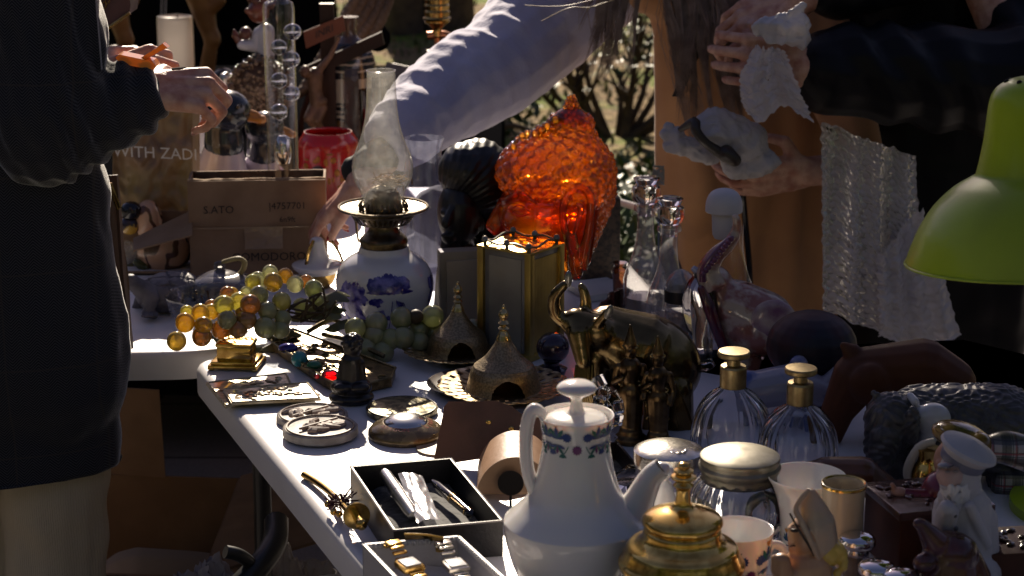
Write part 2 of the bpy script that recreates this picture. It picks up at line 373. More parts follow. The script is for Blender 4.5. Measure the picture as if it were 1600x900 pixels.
o = g.build('grass', leafm, recalc=False); tag(o, 'dry grass blades and fallen leaves over the sunny ground behind the stall', 'grass', kind='stuff')
g = MB()
for i in range(1100):
    u = rnd.uniform(930, 1060); v = 300 + 140 * rnd.random()
    q = T(u, v, .07)
    if q.y < 5.2 or fn3(q, 2.2, 4) < -.12: continue
    leaf(g, (q.x + rnd.uniform(-.1, .1), q.y, .07 + rnd.uniform(0, .16)), rnd.uniform(.04, .08), rnd.uniform(.02, .045), rnd.uniform(0, 6.28), rnd.uniform(-.2, .9), mi=rnd.choice([0, 0, 1]))
for i in range(130):
    q = T(rnd.uniform(755, 860), rnd.uniform(168, 240), .07)
    leaf(g, (q.x, q.y, .07 + rnd.uniform(0, .2)), rnd.uniform(.05, .12), rnd.uniform(.03, .06), rnd.uniform(0, 6.28), rnd.uniform(-.2, .9), mi=rnd.choice([0, 0, 1]))
o = g.build('ground_cover', leafm, recalc=False); tag(o, 'dark leafy ivy growing low along the edge of the paving', 'ground cover', kind='stuff')
bark = M('bark', (.065, .048, .035), .95, c2=(.10, .075, .05), ns=20, bump=40, bs=.8, bd=.01)
def tree(x, y, h, r, crown, label, lean=0, nb=7, leaves=170, seed=1, cr=1.3, cz=None):
    rr = random.Random(seed); t = thing('tree', label, 'tree', (x, y, gz(x, y)))
    g = MB(); top = Vector((x + lean, y, h * .62)); g.tube([(x, y, -.05), (x + lean * .3, y, h * .25), (x + lean * .7, y + .03, h * .45), top], [r * 1.4, r, r * .8, r * .6], 12)
    ends = []
    for k in range(nb):
        a = 6.28 * k / nb + rr.random(); e = Vector((x + lean + math.cos(a) * cr * rr.uniform(.4, .8), y + math.sin(a) * cr * rr.uniform(.4, .8), h * rr.uniform(.72, .95)))
        s0 = Vector((x + lean * .7, y, h * rr.uniform(.42, .6))); mid = (s0 + e) / 2 + Vector((0, 0, .1)); g.tube([s0, mid, e], [r * .45, r * .3, r * .1], 7); ends.append(e); ends.append(mid)
    g.build('trunk', bark, t)
    g = MB()
    for i in range(leaves):
        e = rr.choice(ends); q = e + Vector((rr.gauss(0, .28), rr.gauss(0, .28), rr.gauss(0, .2))) * cr * .8
        if q.z < h * .42: continue
        leaf(g, q, rr.uniform(.06, .13), rr.uniform(.03, .06), rr.uniform(0, 6.28), rr.uniform(-1, 1), mi=rr.choice([0, 0, 1]))
    g.build('crown', leafm, t, recalc=False)
def tpos(u, v): q = T(u, v, .02); return q.x, q.y
x, y = tpos(628, 48); tree(x, y, 3.4, .10, 0, 'thin dark tree trunk at the top of the lawn, left of the brass lamp stem', .1, seed=3, cr=1.2)
x, y = tpos(690, 40); tree(x, y, 3.8, .16, 0, 'thicker dark tree trunk directly behind the brass lamp stem', .05, seed=5, cr=1.3)
t = thing('tree', 'tall unseen tree added beyond the man and the woman to shade the right of the table', 'tree', (2.3, 14, 0)); rr = random.Random(21)  # unseen tree added so its crown shades the right of the table
g = MB(); g.tube([(2.3, 14, -.1), (2.35, 14, 2), (2.3, 14.05, 4.2), (2.2, 14, 6.4)], [.22, .18, .15, .08], 14); EN = []
for k in range(16):
    a = k * .8; e = Vector((2.3 + 2.5 * rr.uniform(.3, 1) * math.cos(a), 14 + 1.5 * math.sin(a), rr.uniform(6.1, 8.8))); s0 = Vector((2.3, 14, rr.uniform(3.6, 5.6))); g.tube([s0, (s0 + e) / 2 + Vector((0, 0, .3)), e], [.08, .05, .015], 7); EN += [e, (s0 + e * 2) / 3]
g.build('trunk', bark, t); g = MB()
for k in range(5200):
    e = rr.choice(EN); p_ = e + Vector((rr.gauss(0, .55), rr.gauss(0, .5), rr.gauss(0, .45)))
    if k > 3800: p_ = Vector((rr.uniform(-.74, 1.8), rr.uniform(13.6, 14.4), rr.uniform(6.78, 7.9)))
    if p_.x < (-.76 if p_.z > 6.76 else -.40) or p_.z < 5.7: continue
    leaf(g, p_, rr.uniform(.14, .28), rr.uniform(.09, .16), rr.uniform(0, 6.28), rr.uniform(-1, 1), mi=rr.choice([0, 0, 1]))
g.build('crown', leafm, t, recalc=False)
# many-stemmed shrub
x, y = tpos(965, 205)
t = thing('shrub', 'many stemmed leafless shrub on the lawn beside the hanging hair', 'shrub', (x, y, gz(x, y)))
g = MB(); rr = random.Random(4)
for k in range(17):
    a = rr.uniform(0, 6.28); h = rr.uniform(.22, .50); sp = rr.uniform(.10, .55)
    p0 = Vector((x + .05 * math.cos(a), y + .05 * math.sin(a), -.02)); p1 = Vector((x + sp * .5 * math.cos(a) * 1.4, y + sp * .3 * math.sin(a), h * .45)); p2 = Vector((x + sp * math.cos(a), y + sp * math.sin(a), h))
    g.tube([p0, p1, p2], [.020, .014, .006], 7)
    for j in range(5):
        d = Vector((rr.uniform(-1, 1), rr.uniform(-1, 1), rr.uniform(.3, 1))) * .16; g.tube([p1 + (p2 - p1) * rr.random(), p2 + d], [.009, .004], 5)
g.build('stem', bark, t)
g = MB()
for i in range(650):
    a = rr.uniform(0, 6.28); q = Vector((x + rr.gauss(.02, .22), y + rr.gauss(0, .25), .55 + rr.gauss(0, .16)))
    if q.z < .30: continue
    leaf(g, q, rr.uniform(.03, .07), rr.uniform(.015, .03), a, rr.uniform(-1, 1), mi=rr.choice([0, 0, 1]))
g.build('foliage', leafm, t, recalc=False)
# ---- tree belts added out of frame to block low sky and darken metal reflections
def wood(name, x0, y0, x1, y1, h, label, seed, th=2.2, n=2600):
    rr = random.Random(seed); g = MB()
    for k in range(n):
        a = rr.random(); z = h * rr.random() ** .8; z *= .75 + .25 * fn3((a * 14, seed, 0), 1); dx, dy = x1 - x0, y1 - y0; L = math.hypot(dx, dy); o_ = rr.gauss(0, th * .4)
        leaf(g, (x0 + dx * a - dy / L * o_, y0 + dy * a + dx / L * o_, max(.1, z)), rr.uniform(.7, 1.3), rr.uniform(.5, .9), rr.uniform(0, 6.28), rr.uniform(-1.2, 1.2), mi=rr.choice([0, 0, 1]))
    tag(g.build(name, leafm, recalc=False), label, 'trees', kind='stuff')
wood('sky_block_trees', -40, 38, 40, 38, 9, 'far off belt of dense green trees added unseen behind the stall to block low sky', 1, n=4200)
wood('sky_block_trees', -16, -14, -16, 26, 9, 'belt of dense green trees added unseen at the left to cut the sky light', 2, n=3200)
wood('sky_block_trees', 16, -14, 16, 26, 9, 'belt of dense green trees added unseen at the right to cut the sky light', 3, n=3200)
wood('sky_block_trees', -18, -13, 18, -13, 12, 'belt of tall dense trees added behind the camera to cut the sky light', 4, n=4200)
# ================================================================= TABLES
PA = Vector((-.532, 3.0, 0)); A1 = T(400, 685); A2 = T(567, 887)
dv = (A2 - A1); dv.z = 0; dv.normalize(); rv = Vector((-dv.y, dv.x, 0))
PA = A1 - dv * ((A1.y - 3.0) / -dv.y) if False else A1 - dv * (abs((3.0 - A1.y) / dv.y))
def slab(pts, z1, z0, bev, name, mat, parent):
    bm = bmesh.new(); vs = [bm.verts.new((p.x, p.y, z0)) for p in pts]; f = bm.faces.new(vs)
    r = bmesh.ops.extrude_face_region(bm, geom=[f]); up = [e for e in r['geom'] if isinstance(e, bmesh.types.BMVert)]
    for q in up: q.co.z = z1
    bmesh.ops.recalc_face_normals(bm, faces=bm.faces[:])
    bmesh.ops.bevel(bm, geom=[e for e in bm.edges if abs(e.verts[0].co.z - z1) < 1e-6 and abs(e.verts[1].co.z - z1) < 1e-6], offset=bev, segments=4, profile=.5, affect='EDGES')
    mb = MB(); bm.verts.index_update(); mb.add([q.co.copy() for q in bm.verts], [[q.index for q in f.verts] for f in bm.faces]); bm.free(); return mb.build(name, mat, parent, ang=1.0)
def rcorner(P, r=.06, n=5):
    out = []; N = len(P)
    for i in range(N):
        a, b, c = P[i - 1], P[i], P[(i + 1) % N]; u1 = (a - b).normalized(); u2 = (c - b).normalized()
        for k in range(n + 1):
            t_ = k / n; q0 = b + u1 * r; q2 = b + u2 * r; out.append(q0 * (1 - t_) ** 2 + b * 2 * t_ * (1 - t_) + q2 * t_ * t_)
    return out
steel_black = M('black_steel', (.012, .012, .013), .4, coat=.2)
def table(P, label, name='folding_table', legs=True, mat=white_plastic, r=.05):
    c = sum(P, Vector()) / len(P); t = thing(name, label, 'table', (c.x, c.y, .07))
    slab(rcorner(P, r), TZ, TZ - .045, .012, 'tabletop', mat, t)
    for k, q in enumerate(P):
        if not legs: break
        d = (c - q); d.z = 0; d = d.normalized(); foot = q + d * .16
        g = MB(); g.tube([(foot.x, foot.y, TZ - .03), (foot.x, foot.y, .45), (foot.x - d.x * .03, foot.y - d.y * .03, .07)], .014, 10); g.build('leg', steel_black, t)
    return t
PF = PA.copy(); Wd = .90
table([PA, PA + dv * 1.83, PA + dv * 1.83 + rv * Wd, PA + rv * Wd], 'white plastic folding table crowded with bric-a-brac along its left edge')
Q0 = PA + rv * (Wd + .006)
table([Vector((.47, 3.06, 0)), Vector((Q0.x - (3.0 - Q0.y) * 0 , Q0.y, 0)) + dv * .30, Q0 + dv * 1.83, Q0 + dv * 1.83 + rv * .9, Vector((1.5, 2.80, 0)), Vector((.66, 2.86, 0))], 'white plastic folding table in the shade under the figurines and perfume bottles', legs=False)
bk0 = PA - dv * .006
table([Vector((-.80, 3.02, 0)), Vector((bk0.x - .01, 3.03 + (bk0.y - 3.0), 0)), bk0 + rv * .84, Vector((.22, 3.64, 0)), Vector((-.03, 3.68, 0)), Vector((-.12, 4.30, 0)), Vector((-.80, 4.30, 0))], 'white plastic table behind, holding the turtle and the open cardboard box', legs=False, r=.04)
blackcloth = M('black_cloth', (.006, .006, .007), 1.0, spec=.0, bump=200)
t3 = thing('covered_table', 'dark cloth covered table at the back under the tall white candle', 'table', (-.9, 5.3, .07))
g = MB(); g.box((-.9, 5.22, TZ - .012), (1.75, 1.7, .024), bev=.006); g.build('tabletop', blackcloth, t3)
def drape(a, b):
    ang = a * 4; k = int(min(ang, 3.999)); f = ang - k; cs = [(-.876, .851), (.876, .851), (.876, -.851), (-.876, -.851), (-.876, .851)]
    x = cs[k][0] + (cs[k + 1][0] - cs[k][0]) * f; y = cs[k][1] + (cs[k + 1][1] - cs[k][1]) * f; o_ = 1 + .015 * math.sin(a * 90) * b
    return (-.9 + x * o_, 5.22 + y * o_, TZ - .01 - b * .5)
g = MB(); g.sheet(drape, 160, 6, th=.003); g.build('tablecloth', blackcloth, t3)
# ================================================================= FRONT OF THE TABLE
leaf_blue = M('enamel_blue', (.03, .06, .22), .25); leaf_teal = M('enamel_teal', (.02, .13, .12), .25); plum = M('enamel_plum', (.14, .02, .14), .25); ochre = M('enamel_ochre', (.55, .26, .06), .3)
def on_surf(b, prof, phi, v, lift):          # point on a lathe of (radius px, v) rows at angle phi and height row v
    for (r0, v0), (r1, v1) in zip(prof, prof[1:]):
        if min(v0, v1) <= v <= max(v0, v1):
            k = (v - v0) / ((v1 - v0) or 1); r = (r0 + (r1 - r0) * k) * b.s + lift; return Vector((b.c.x + r * math.sin(phi), b.c.y - r * math.cos(phi), b.z(v)))
    r, vv = min(((r_, v_) for r_, v_ in prof), key=lambda q_: abs(q_[1] - v)); r = r * b.s + lift; return Vector((b.c.x + r * math.sin(phi), b.c.y - r * math.cos(phi), b.z(vv)))
def flower_band(b, prof, v, h, parent, phis, name='flower_band'):
    g = MB(); h *= 1.35
    def pet(phi, vv, a, L, wd, mi):          # a petal or leaf on the surface: polygon in (phi, v)
        r = 50.; pts = []
        for t_, s_ in ((0, 0), (.35, .5), (.7, .45), (1, 0), (.7, -.45), (.35, -.5)):
            du = math.cos(a) * L * t_ - math.sin(a) * wd * s_; dw = math.sin(a) * L * t_ + math.cos(a) * wd * s_
            pts.append(on_surf(b, prof, phi + du / r, vv - dw, .0009))
        g.add(pts, [tuple(range(6))], mi)
    for i, ph in enumerate(phis):
        for k in range(3):                   # small flower heads
            pp = ph + (k - 1) * .30; vv = v + (h * .22 if k == 1 else -h * .12)
            for q in range(11): pet(pp, vv, q * 6.283 / 11, h * .14, h * .065, [0, 2, 0][k])
        for s_ in (-1, 1):                   # the leafy palmette at each side
            pp = ph + s_ * .60
            for q in range(5): pet(pp, v - h * .05, 1.57 + (q - 2) * .55, h * (.40 - .05 * abs(q - 2)), h * .10, 1 if q % 2 else 0)
            for q in range(3): pet(pp, v - h * .38, 1.57 + (q - 1) * .5, h * .2, h * .07, 3)
            for q in range(5): pet(pp, v + h * .12, -1.57 + (q - 2) * .62, h * (.32 if q % 2 else .24), h * .075, [0, 1, 2, 1, 0][q])
            for q in range(4): pet(pp - s_ * .17, v + h * .34, -.8 - q * .5, h * .15, h * .06, 1)
            for q in range(3): pet(pp + s_ * .16, v + h * .25, -.9 - q * .5, h * .17, h * .06, 0)
            pts = [on_surf(b, prof, pp - s_ * .34 * k / 8, v + h * (.12 + .22 * math.sin(k / 8 * 3.1)), .0006) for k in range(9)]
            g.tube(pts, .0005, 4, mi=1, sub=1)
    return g.build(name, [leaf_blue, leaf_teal, plum, ochre], parent, recalc=False, flat=True)
# --- coffee pot
b = B(898, 938); t = thing('coffee_pot', 'tall white porcelain coffee pot with a flower band round its neck', 'coffee pot', b.c)
pot = [(50, 940), (70, 930), (94, 888), (107, 848), (111, 824), (111, 815), (110.5, 812), (109, 810), (97, 799), (82, 785), (70, 768), (61, 742), (53, 704), (51, 685), (53, 668), (56, 655), (58, 648), (55.5, 648), (52, 658), (49, 680), (52, 705)]
g = MB(); g.lat(b, pot, 72, cap=True, sub=4); g.build('body', porcelain, t, ang=.55)
flower_band(b, [(51, 700), (51, 685), (53, 668), (57, 650)], 674, 42, t, [0, 1.57, 3.14, 4.71])
g = MB(); g.lat(B(898, 938), [(50, 662), (44, 650), (26, 646), (13, 643), (9, 630), (9, 622), (18, 616), (29, 610), (30, 604), (20, 597), (.5, 594)], 48); ld = g.build('lid', porcelain, t)
def sp(u, v, dy=0): return b.p(u, v, dy)
g = MB(); g.tube([sp(850, 648), sp(834, 640), sp(824, 662), sp(822, 700), sp(826, 740), sp(838, 770), sp(850, 785)], [.0055, .0075, .0075, .0072, .0075, .008, .0095], 14, sub=6)
for i in range(len(g.v)): g.v[i].y = b.c.y + (g.v[i].y - b.c.y) * 1.25
g.build('handle', porcelain, t)
g = MB(); g.tube([sp(955, 850), sp(985, 812), sp(1002, 775), sp(1018, 745), sp(1034, 731)], [.030, .023, .0165, .013, .0115], 24, sub=6); g.tube([sp(1020, 742), sp(1036, 733), sp(1046, 731)], [.011, .009, .004], 12); 
g.tube([sp(1030, 729, -.002), sp(1033, 727, -.002)], [.0085, .0088], 16, mi=1, sub=1); g.build('spout', [porcelain, M('spout_hole', (.25, .22, .20), .5)], t)
# --- brass lidded jar
b = B(1062, 1000); t = thing('lidded_jar', 'clear glass jar with a stepped brass lid and knob, in front of the coffee pot', 'jar', b.c)
g = MB(); g.lat(b, [(70, 1000), (86, 985), (97, 950), (98, 915), (92, 890), (80, 884), (78, 890), (86, 925), (80, 975), (60, 990), (.5, 992)], 64, rib=lambda a, r, z: r * (1 + .012 * math.cos(a * 24))); g.build('jar_body', glass, t)
g = MB(); g.lat(b, [(90, 892), (97, 886), (98, 878), (94, 874), (90, 864), (88, 858), (84, 852), (70, 846), (62, 838), (60, 828), (57, 824), (62, 818), (62, 812), (56, 805), (35, 797), (18, 792), (14, 786)], 72, sub=3)
g.build('lid', gold, t, ang=.5)
g = MB(); g.lat(b, [(17, 795), (13, 788), (11, 772), (12, 762), (16, 758), (11, 752), (19, 747), (19, 743), (12, 740), (15, 737), (15, 734), (9, 731), (10, 727), (6, 723), (.5, 722)], 32, sub=3, off=(0, 0)); g.build('knob', gold, t, ang=.5)
# --- bowl with a lidded cream pot standing on it
b = B(1052, 862); t = thing('saucer', 'white porcelain saucer bowl between the pot spout and the brass jar lid', 'saucer', b.c)
sa = [(24, 862), (30, 858), (46, 838), (57, 800), (59, 793), (57, 794), (45, 830), (26, 850), (.5, 852)]
g = MB(); g.lat(b, sa, 56); g.build('bowl', porcelain, t)
b2 = BY(1034, 852, b.y + .0); t = thing('sugar_pot', 'white lidded sugar pot with a round knob behind the coffee pot spout', 'sugar pot', (b2.c.x, b2.c.y, b2.z(852)))
g = MB(); g.lat(b2, [(14, 852), (24, 845), (27, 820), (26, 800), (22, 785), (18, 770), (15, 762)], 40); g.build('body', porcelain, t)
g = MB(); g.lat(b2, [(17, 764), (14, 756), (9, 750), (9, 746), (15, 742), (17, 736), (12, 728), (.5, 726)], 36); g.build('lid', porcelain, t)
# --- cups
def cup(u, v, prof, label, ring=None, band=None, group=None, mat=porcelain, rim=None):
    b = B(u, v); t = thing('cup', label, 'cup', b.c, group)
    g = MB(); g.lat(b, prof, 56); g.build('body', mat, t)
    if ring:
        g = MB(); g.tube([b.p(*q) for q in ring], .0052, 12, sub=6); g.build('handle', mat, t)
    if band: flower_band(b, band[0], band[1], band[2], t, band[3])
    if rim:
        g = MB(); g.lat(b, rim, 56, cap=False, smooth=False); g.build('gold_rim', gold, t)
    return t
cup(1150, 940, [(28, 940), (34, 934), (44, 900), (50, 865), (55, 830), (54, 826), (51, 832), (46, 870), (38, 915), (.5, 925)], 'white flowered porcelain teacup tucked against the brass jar lid',
    ring=[(1196, 868), (1206, 852), (1222, 856), (1226, 880), (1212, 902), (1198, 905)], band=([(38, 920), (50, 865), (54, 832)], 868, 52, [0.35, 2.4, 4.4]), group=None)
cup(1256, 862, [(26, 862), (32, 856), (38, 838), (42, 800), (50, 765), (60, 747), (61, 743), (58, 745), (48, 768), (38, 805), (32, 842), (.5, 850)], 'tall flared white coffee cup behind the ivory mug, its loop handle to the left',
    ring=[(1218, 800), (1212, 782), (1195, 775), (1176, 785), (1170, 803), (1180, 825), (1200, 832), (1218, 822)], band=([(30, 858), (38, 838), (42, 805)], 838, 30, [-.3, 1.8, 4.]))
ivory = M('ivory_glaze', (.62, .52, .36), .25, coat=.3, c2=(.55, .44, .29), ns=10)
cup(1312, 900, [(34, 902), (35, 895), (33, 850), (32, 800), (33, 770), (34, 757), (34.5, 754), (31, 755), (29, 770), (29, 850), (.5, 880)], 'ivory mug with a thin gold rim beside the tall flared cup', mat=ivory, rim=[(34.9, 759), (35.1, 755.5), (33, 752.8), (30.5, 755)])
# --- ribbed glass jar with pewter lid
b = B(1152, 845); t = thing('lidded_jar', 'ribbed glass jar with a flat pewter lid left of the perfume bottles', 'jar', b.c)
rib16 = lambda n, k: (lambda a, r, z: r * (1 + k * math.cos(a * n)))
g = MB(); g.lat(b, [(45, 846), (58, 840), (70, 815), (75, 785), (71, 760), (60, 746), (56, 742), (54, 746), (66, 765), (70, 785), (64, 815), (50, 832), (.5, 836)], 96, rib=lambda a, r, z: r * (1 + (.035 if r > .03 else 0) * math.cos(a * 18))); g.build('jar_body', glass, t)
g = MB(); g.lat(b, [(58, 749), (59, 738), (62, 733), (64, 727), (61, 722), (62, 715), (58, 710), (30, 703), (.5, 700)], 72); g.build('lid', pewter, t, ang=.5)
# --- round box with bright engraved silver lid
b = B(1043, 800); t = thing('lidded_jar', 'smooth glass jar with a bright engraved silver lid catching the sun', 'jar', b.c)
g = MB(); g.lat(b, [(48, 801), (51, 797), (51, 722), (50, 718), (47, 722), (47, 790), (.5, 793)], 56); g.build('jar_body', thin('thin_glass_b', (.88, .88, .93), dirt_glow=.18, dirt_glow_col=(.5, .48, .6)), t)
silver = M('engraved_silver', (.72, .68, .62), .2, 1, c2=(.5, .46, .4), ns=60, bump=120, bs=.35, bd=.0012)
g = MB(); g.lat(b, [(52, 726), (54.5, 724), (54.5, 706), (53, 702), (40, 697), (20, 693), (.5, 692)], 72)
for k in range(9):
    a = k * .698; q = Vector((b.c.x + b.s * 14 * math.cos(a) + .008, b.c.y - .018 + b.s * 12 * math.sin(a), b.z(697) + .0008)); g.ell(q, (.0028, .0042, .0013), rotz(a), 8, 5)
g.build('lid', silver, t, ang=.5)
# --- two perfume bottles
def perfume(u, v, k, label):
    b = B(u, v); t = thing('perfume_bottle', label, 'perfume bottle', b.c, 'ribbed glass perfume bottles with brass pumps'); Z = lambda q: v - q * k
    g = MB(); rb = lambda a, r, z: r * (1 + (.05 if r > .018 else 0) * abs(math.cos(a * 7)) - .02)
    g.lat(b, [(40 * k, Z(-3)), (52 * k, Z(8)), (61 * k, Z(45)), (61 * k, Z(75)), (52 * k, Z(105)), (36 * k, Z(125)), (23 * k, Z(134)), (18 * k, Z(140)), (16 * k, Z(139)), (20 * k, Z(131)), (46 * k, Z(104)), (55 * k, Z(75)), (54 * k, Z(45)), (44 * k, Z(18)), (1, Z(14))], 112, rib=rb); g.build('bottle_body', glass, t)
    m = M('brushed_brass', (.40, .31, .16), .40, 1, c2=(.28, .21, .11), ns=80)
    g = MB(); g.lat(b, [(20 * k, Z(138)), (20.5 * k, Z(139)), (20.5 * k, Z(168)), (19 * k, Z(171)), (11 * k, Z(172)), (10 * k, Z(180))], 40, smooth=False); g.build('collar', m, t, ang=.4)
    g = MB(); g.lat(b, [(9 * k, Z(178)), (9 * k, Z(184)), (24 * k, Z(185)), (25 * k, Z(187)), (25 * k, Z(192)), (23.5 * k, Z(194)), (1, Z(195))], 40, smooth=False); g.build('pump', m, t, ang=.4)
perfume(1141, 742, 1.0, 'ribbed glass perfume bottle with brass pump, the farther and left of the two'); perfume(1244, 768, 1.0, 'ribbed glass perfume bottle with brass pump, the nearer and right of the two')
# --- chrome salt shakers
for i, (u, v, k) in enumerate(((1336, 918, 1.0), (1366, 962, 1.0), (1404, 975, 1.0))):
    b = B(u, v); t = thing('salt_shaker', ['chrome topped glass shaker right behind the fair haired child figurine', 'middle one of the three chrome topped glass shakers', 'nearest and rightmost of the chrome topped glass shakers, cut by the frame'][i], 'shaker', b.c, 'chrome topped glass shakers')
    g = MB(); g.lat(b, [(20, v), (22, v - 3), (19, v - 20), (19, v - 55), (16, v - 60)], 48, rib=lambda a, r, z: r * (1 + .03 * math.cos(a * 12))); g.build('glass_body', thin('shaker_glass', (.75, .72, .72), gloss=1.2), t)
    g = MB(); g.lat(b, [(17, v - 52), (18, v - 56), (17, v - 63), (26, v - 66), (29, v - 72), (26, v - 80), (14, v - 85), (.5, v - 86)], 48); g.build('chrome_top', chrome, t)
# --- figurines -----------------------------------------------------------
def figure_face(mb, P, s, r, dirv, eye=None):
    pass
terracotta = M('painted_clay', (.60, .36, .20), .4, coat=.2, c2=(.46, .24, .12), ns=22, bump=60, bs=.3)
b = B(1262, 985); t = thing('praying_child_figurine', 'honey coloured figurine of a kneeling hooded child with praying hands', 'figurine', b.c); q = b.p
g = MB(); g.cap(q(1262, 890), .028, q(1266, 960), .036); g.cap(q(1262, 860), .014, q(1262, 880), .024); g.ell(q(1257, 838), (.018, .020, .023)); g.ell(q(1245, 848), (.008, .009, .006))
g.ell(q(1236, 840), (.004, .005, .004)); g.cap(q(1280, 880), .012, q(1232, 905, -.02), .010); g.cap(q(1275, 885), .012, q(1225, 915, -.02), .009); g.cap(q(1225, 915, -.022), .012, q(1221, 878, -.022), .010); g.cap(q(1214, 890, -.024), .007, q(1210, 872, -.024), .004)
g.cap(q(1240, 853), .006, q(1237, 858), .004); g.ell(q(1237, 826), (.005, .008, .004)); g.ell(q(1235, 849), (.003, .006, .0022)); g.ell(q(1236, 854), (.003, .006, .0022)); g.ell(b.c + Vector((0, 0, .025)), (.042, .042, .028))
g.fuse('body', terracotta, t, vox=.0016, sm=3)
hood = M('figurine_hood', (.60, .38, .22), .35, coat=.3, c2=(.42, .33, .24), ns=18)
g = MB(); g.tube([q(1285, 878, .004), q(1281, 850, .004), q(1274, 815, .003), q(1268, 785, .003), q(1267, 764, .003)], [.014, .0205, .021, .013, .0035], 20, sub=5); g.tube([q(1265, 764, -.006), q(1244, 792, -.012), q(1252, 815, -.018), q(1266, 845, -.020), q(1280, 876, -.016)], [.003, .0032, .0036, .0036, .003], 8, sub=4); g.fuse('hood', hood, t, vox=.0015, sm=2, disp=lambda c, n_: n_ * .0008 * fn3(c, 90))
dk = M('painted_dark', (.03, .018, .012), .4)
g = MB(); g.ell(q(1242, 829, -.0175), (.0048, .002, .0022)); g.tube([q(1236, 822, -.015), q(1243, 820, -.018), q(1250, 823, -.0175)], .0008, 6); g.tube([q(1234, 854, -.0085), q(1238, 853, -.014), q(1243, 853, -.0135)], .0009, 6)
g.tube([q(1234, 802, -.012), q(1248, 828, -.021), q(1262, 850, -.021), q(1272, 868, -.018)], [.001, .0013, .0013, .001], 8); g.build('painted_face', dk, t)
# fair haired child
b = B(1292, 985); t = thing('child_figurine', 'small painted figurine of a fair haired child in a flowered dress', 'figurine', b.c); q = b.p
g = MB(); g.ell(q(1288, 870), (.0135, .014, .016)); g.cap(q(1288, 884), .006, q(1288, 890), .007); g.cap(q(1288, 905), .019, q(1290, 950), .026); g.cap(q(1272, 900), .008, q(1266, 925), .007); g.cap(q(1306, 900), .008, q(1312, 925), .007); g.ell(q(1277, 872, -.003), (.004, .004, .003))
g.ell(b.c + Vector((0, 0, .02)), (.03, .03, .022)); g.fuse('body', M('pink_bisque', (.68, .48, .46), .35, coat=.2, c2=(.62, .56, .62), ns=30), t, vox=.0014, sm=2)
g = MB(); g.ell(q(1294, 862), (.0165, .0165, .0165)); rr = random.Random(2)
for k in range(26):
    a = rr.uniform(-1.2, 2.2); r_ = .0145; g.ell(q(1296, 870) + Vector((r_ * math.cos(a), -.010 + rr.uniform(-.003, .016), r_ * math.sin(a) * 1.1)), .0048)
g.fuse('hair', M('yellow_hair', (.62, .42, .08), .35, coat=.2), t, vox=.0014, sm=1)
g = MB()
for k in range(12):
    a = -1.2 + k * .2; c_ = q(1290, 906 + 6 * (k % 3)); rr_ = .0225; g.ell((c_.x + rr_ * math.sin(a), c_.y - rr_ * math.cos(a), c_.z), .0028, mi=k % 3, seg=10, rings=6)
g.build('dress_flowers', [M('petal_red', (.5, .03, .08), .35), M('petal_blue', (.08, .1, .4), .35), M('petal_green', (.08, .22, .05), .35)], t)
# sea captain
wp = M('bisque_white', (.50, .48, .50), .45, c2=(.44, .42, .44), ns=14)
b = B(1500, 930); t = thing('captain_figurine', 'white porcelain figurine of a bearded sea captain in a peaked cap', 'figurine', b.c); q = b.p
g = MB(); g.cap(q(1504, 800), .034, q(1505, 900), .036, flat=((0, 1, 0), .75)); g.cap(q(1476, 812, -.01), .013, q(1462, 860, -.012), .011); g.cap(q(1462, 860, -.012), .011, q(1474, 805, -.03), .009); g.cap(q(1474, 805, -.03), .009, q(1480, 795, -.034), .010); g.cap(q(1538, 810), .015, q(1544, 870), .013)
g.cap(q(1502, 770), .017, q(1500, 785), .022); g.ell(q(1499, 742), (.024, .024, .029)); g.ell(q(1494, 776, -.006), (.021, .016, .014)); g.cap(q(1506, 762, .0), .020, q(1496, 772, -.006), .017)
g.ell(q(1473, 742, -.01), (.006, .005, .007)); g.ell(q(1484, 760, -.016), (.011, .007, .005)); g.ell(q(1478, 727, -.014), (.010, .006, .003)); g.ell(q(1520, 750, -.012), (.005, .004, .008)); g.ell(b.c + Vector((0, 0, .03)), (.045, .04, .032))
g.cap(q(1472, 860, -.02), .008, q(1490, 800, -.032), .006); g.cap(q(1540, 850, -.016), .007, q(1515, 790, -.03), .006)
g.fuse('body', wp, t, vox=.0016, sm=1, disp=lambda c, n_: n_ * (.0012 * fn3(c, 130) if c.z < q(1500, 766).z and c.z > q(1500, 792).z else 0))
g = MB(); rm = Euler((R(8), R(22), 0)).to_matrix(); cc = q(1508, 712)
g.lathe(cc, [(.0235, -.012), (.0245, -.002), (.030, .004), (.0335, .008), (.032, .012), (.020, .017), (1e-4, .021)], 40, rot=rm); g.build('cap', wp, t)
g = MB(); g.lathe(cc, [(.0246, -.011), (.0254, -.009), (.0262, -.003), (.0256, -.001)], 40, rot=rm, cap=False); g.build('cap_band', M('slate_blue', (.16, .16, .22), .4), t)
g = MB(); rr = random.Random(4)
for k in range(60):
    a = rr.uniform(-1.7, .9); h_ = rr.uniform(756, 790); p_ = q(1496 + 24 * math.sin(a) * (1 - (h_ - 756) / 90), h_, -.006 - .021 * math.cos(a) * (1 - (h_ - 756) / 110)); g.cap(p_, .0030, p_ + Vector((rr.uniform(-.002, .002), -.001, -.008)), .0016, seg=6)
g.fuse('beard', M('beard_white', (.66, .64, .64), .5), t, vox=.0011, sm=0)
g = MB(); g.ell(q(1486, 741, -.0105), (.0165, .0165, .017)); g.ell(q(1471, 742, -.014), (.0058, .005, .006)); g.fuse('face', M('bisque_pink', (.52, .38, .34), .45, c2=(.46, .30, .28), ns=40), t, vox=.0013, sm=1)
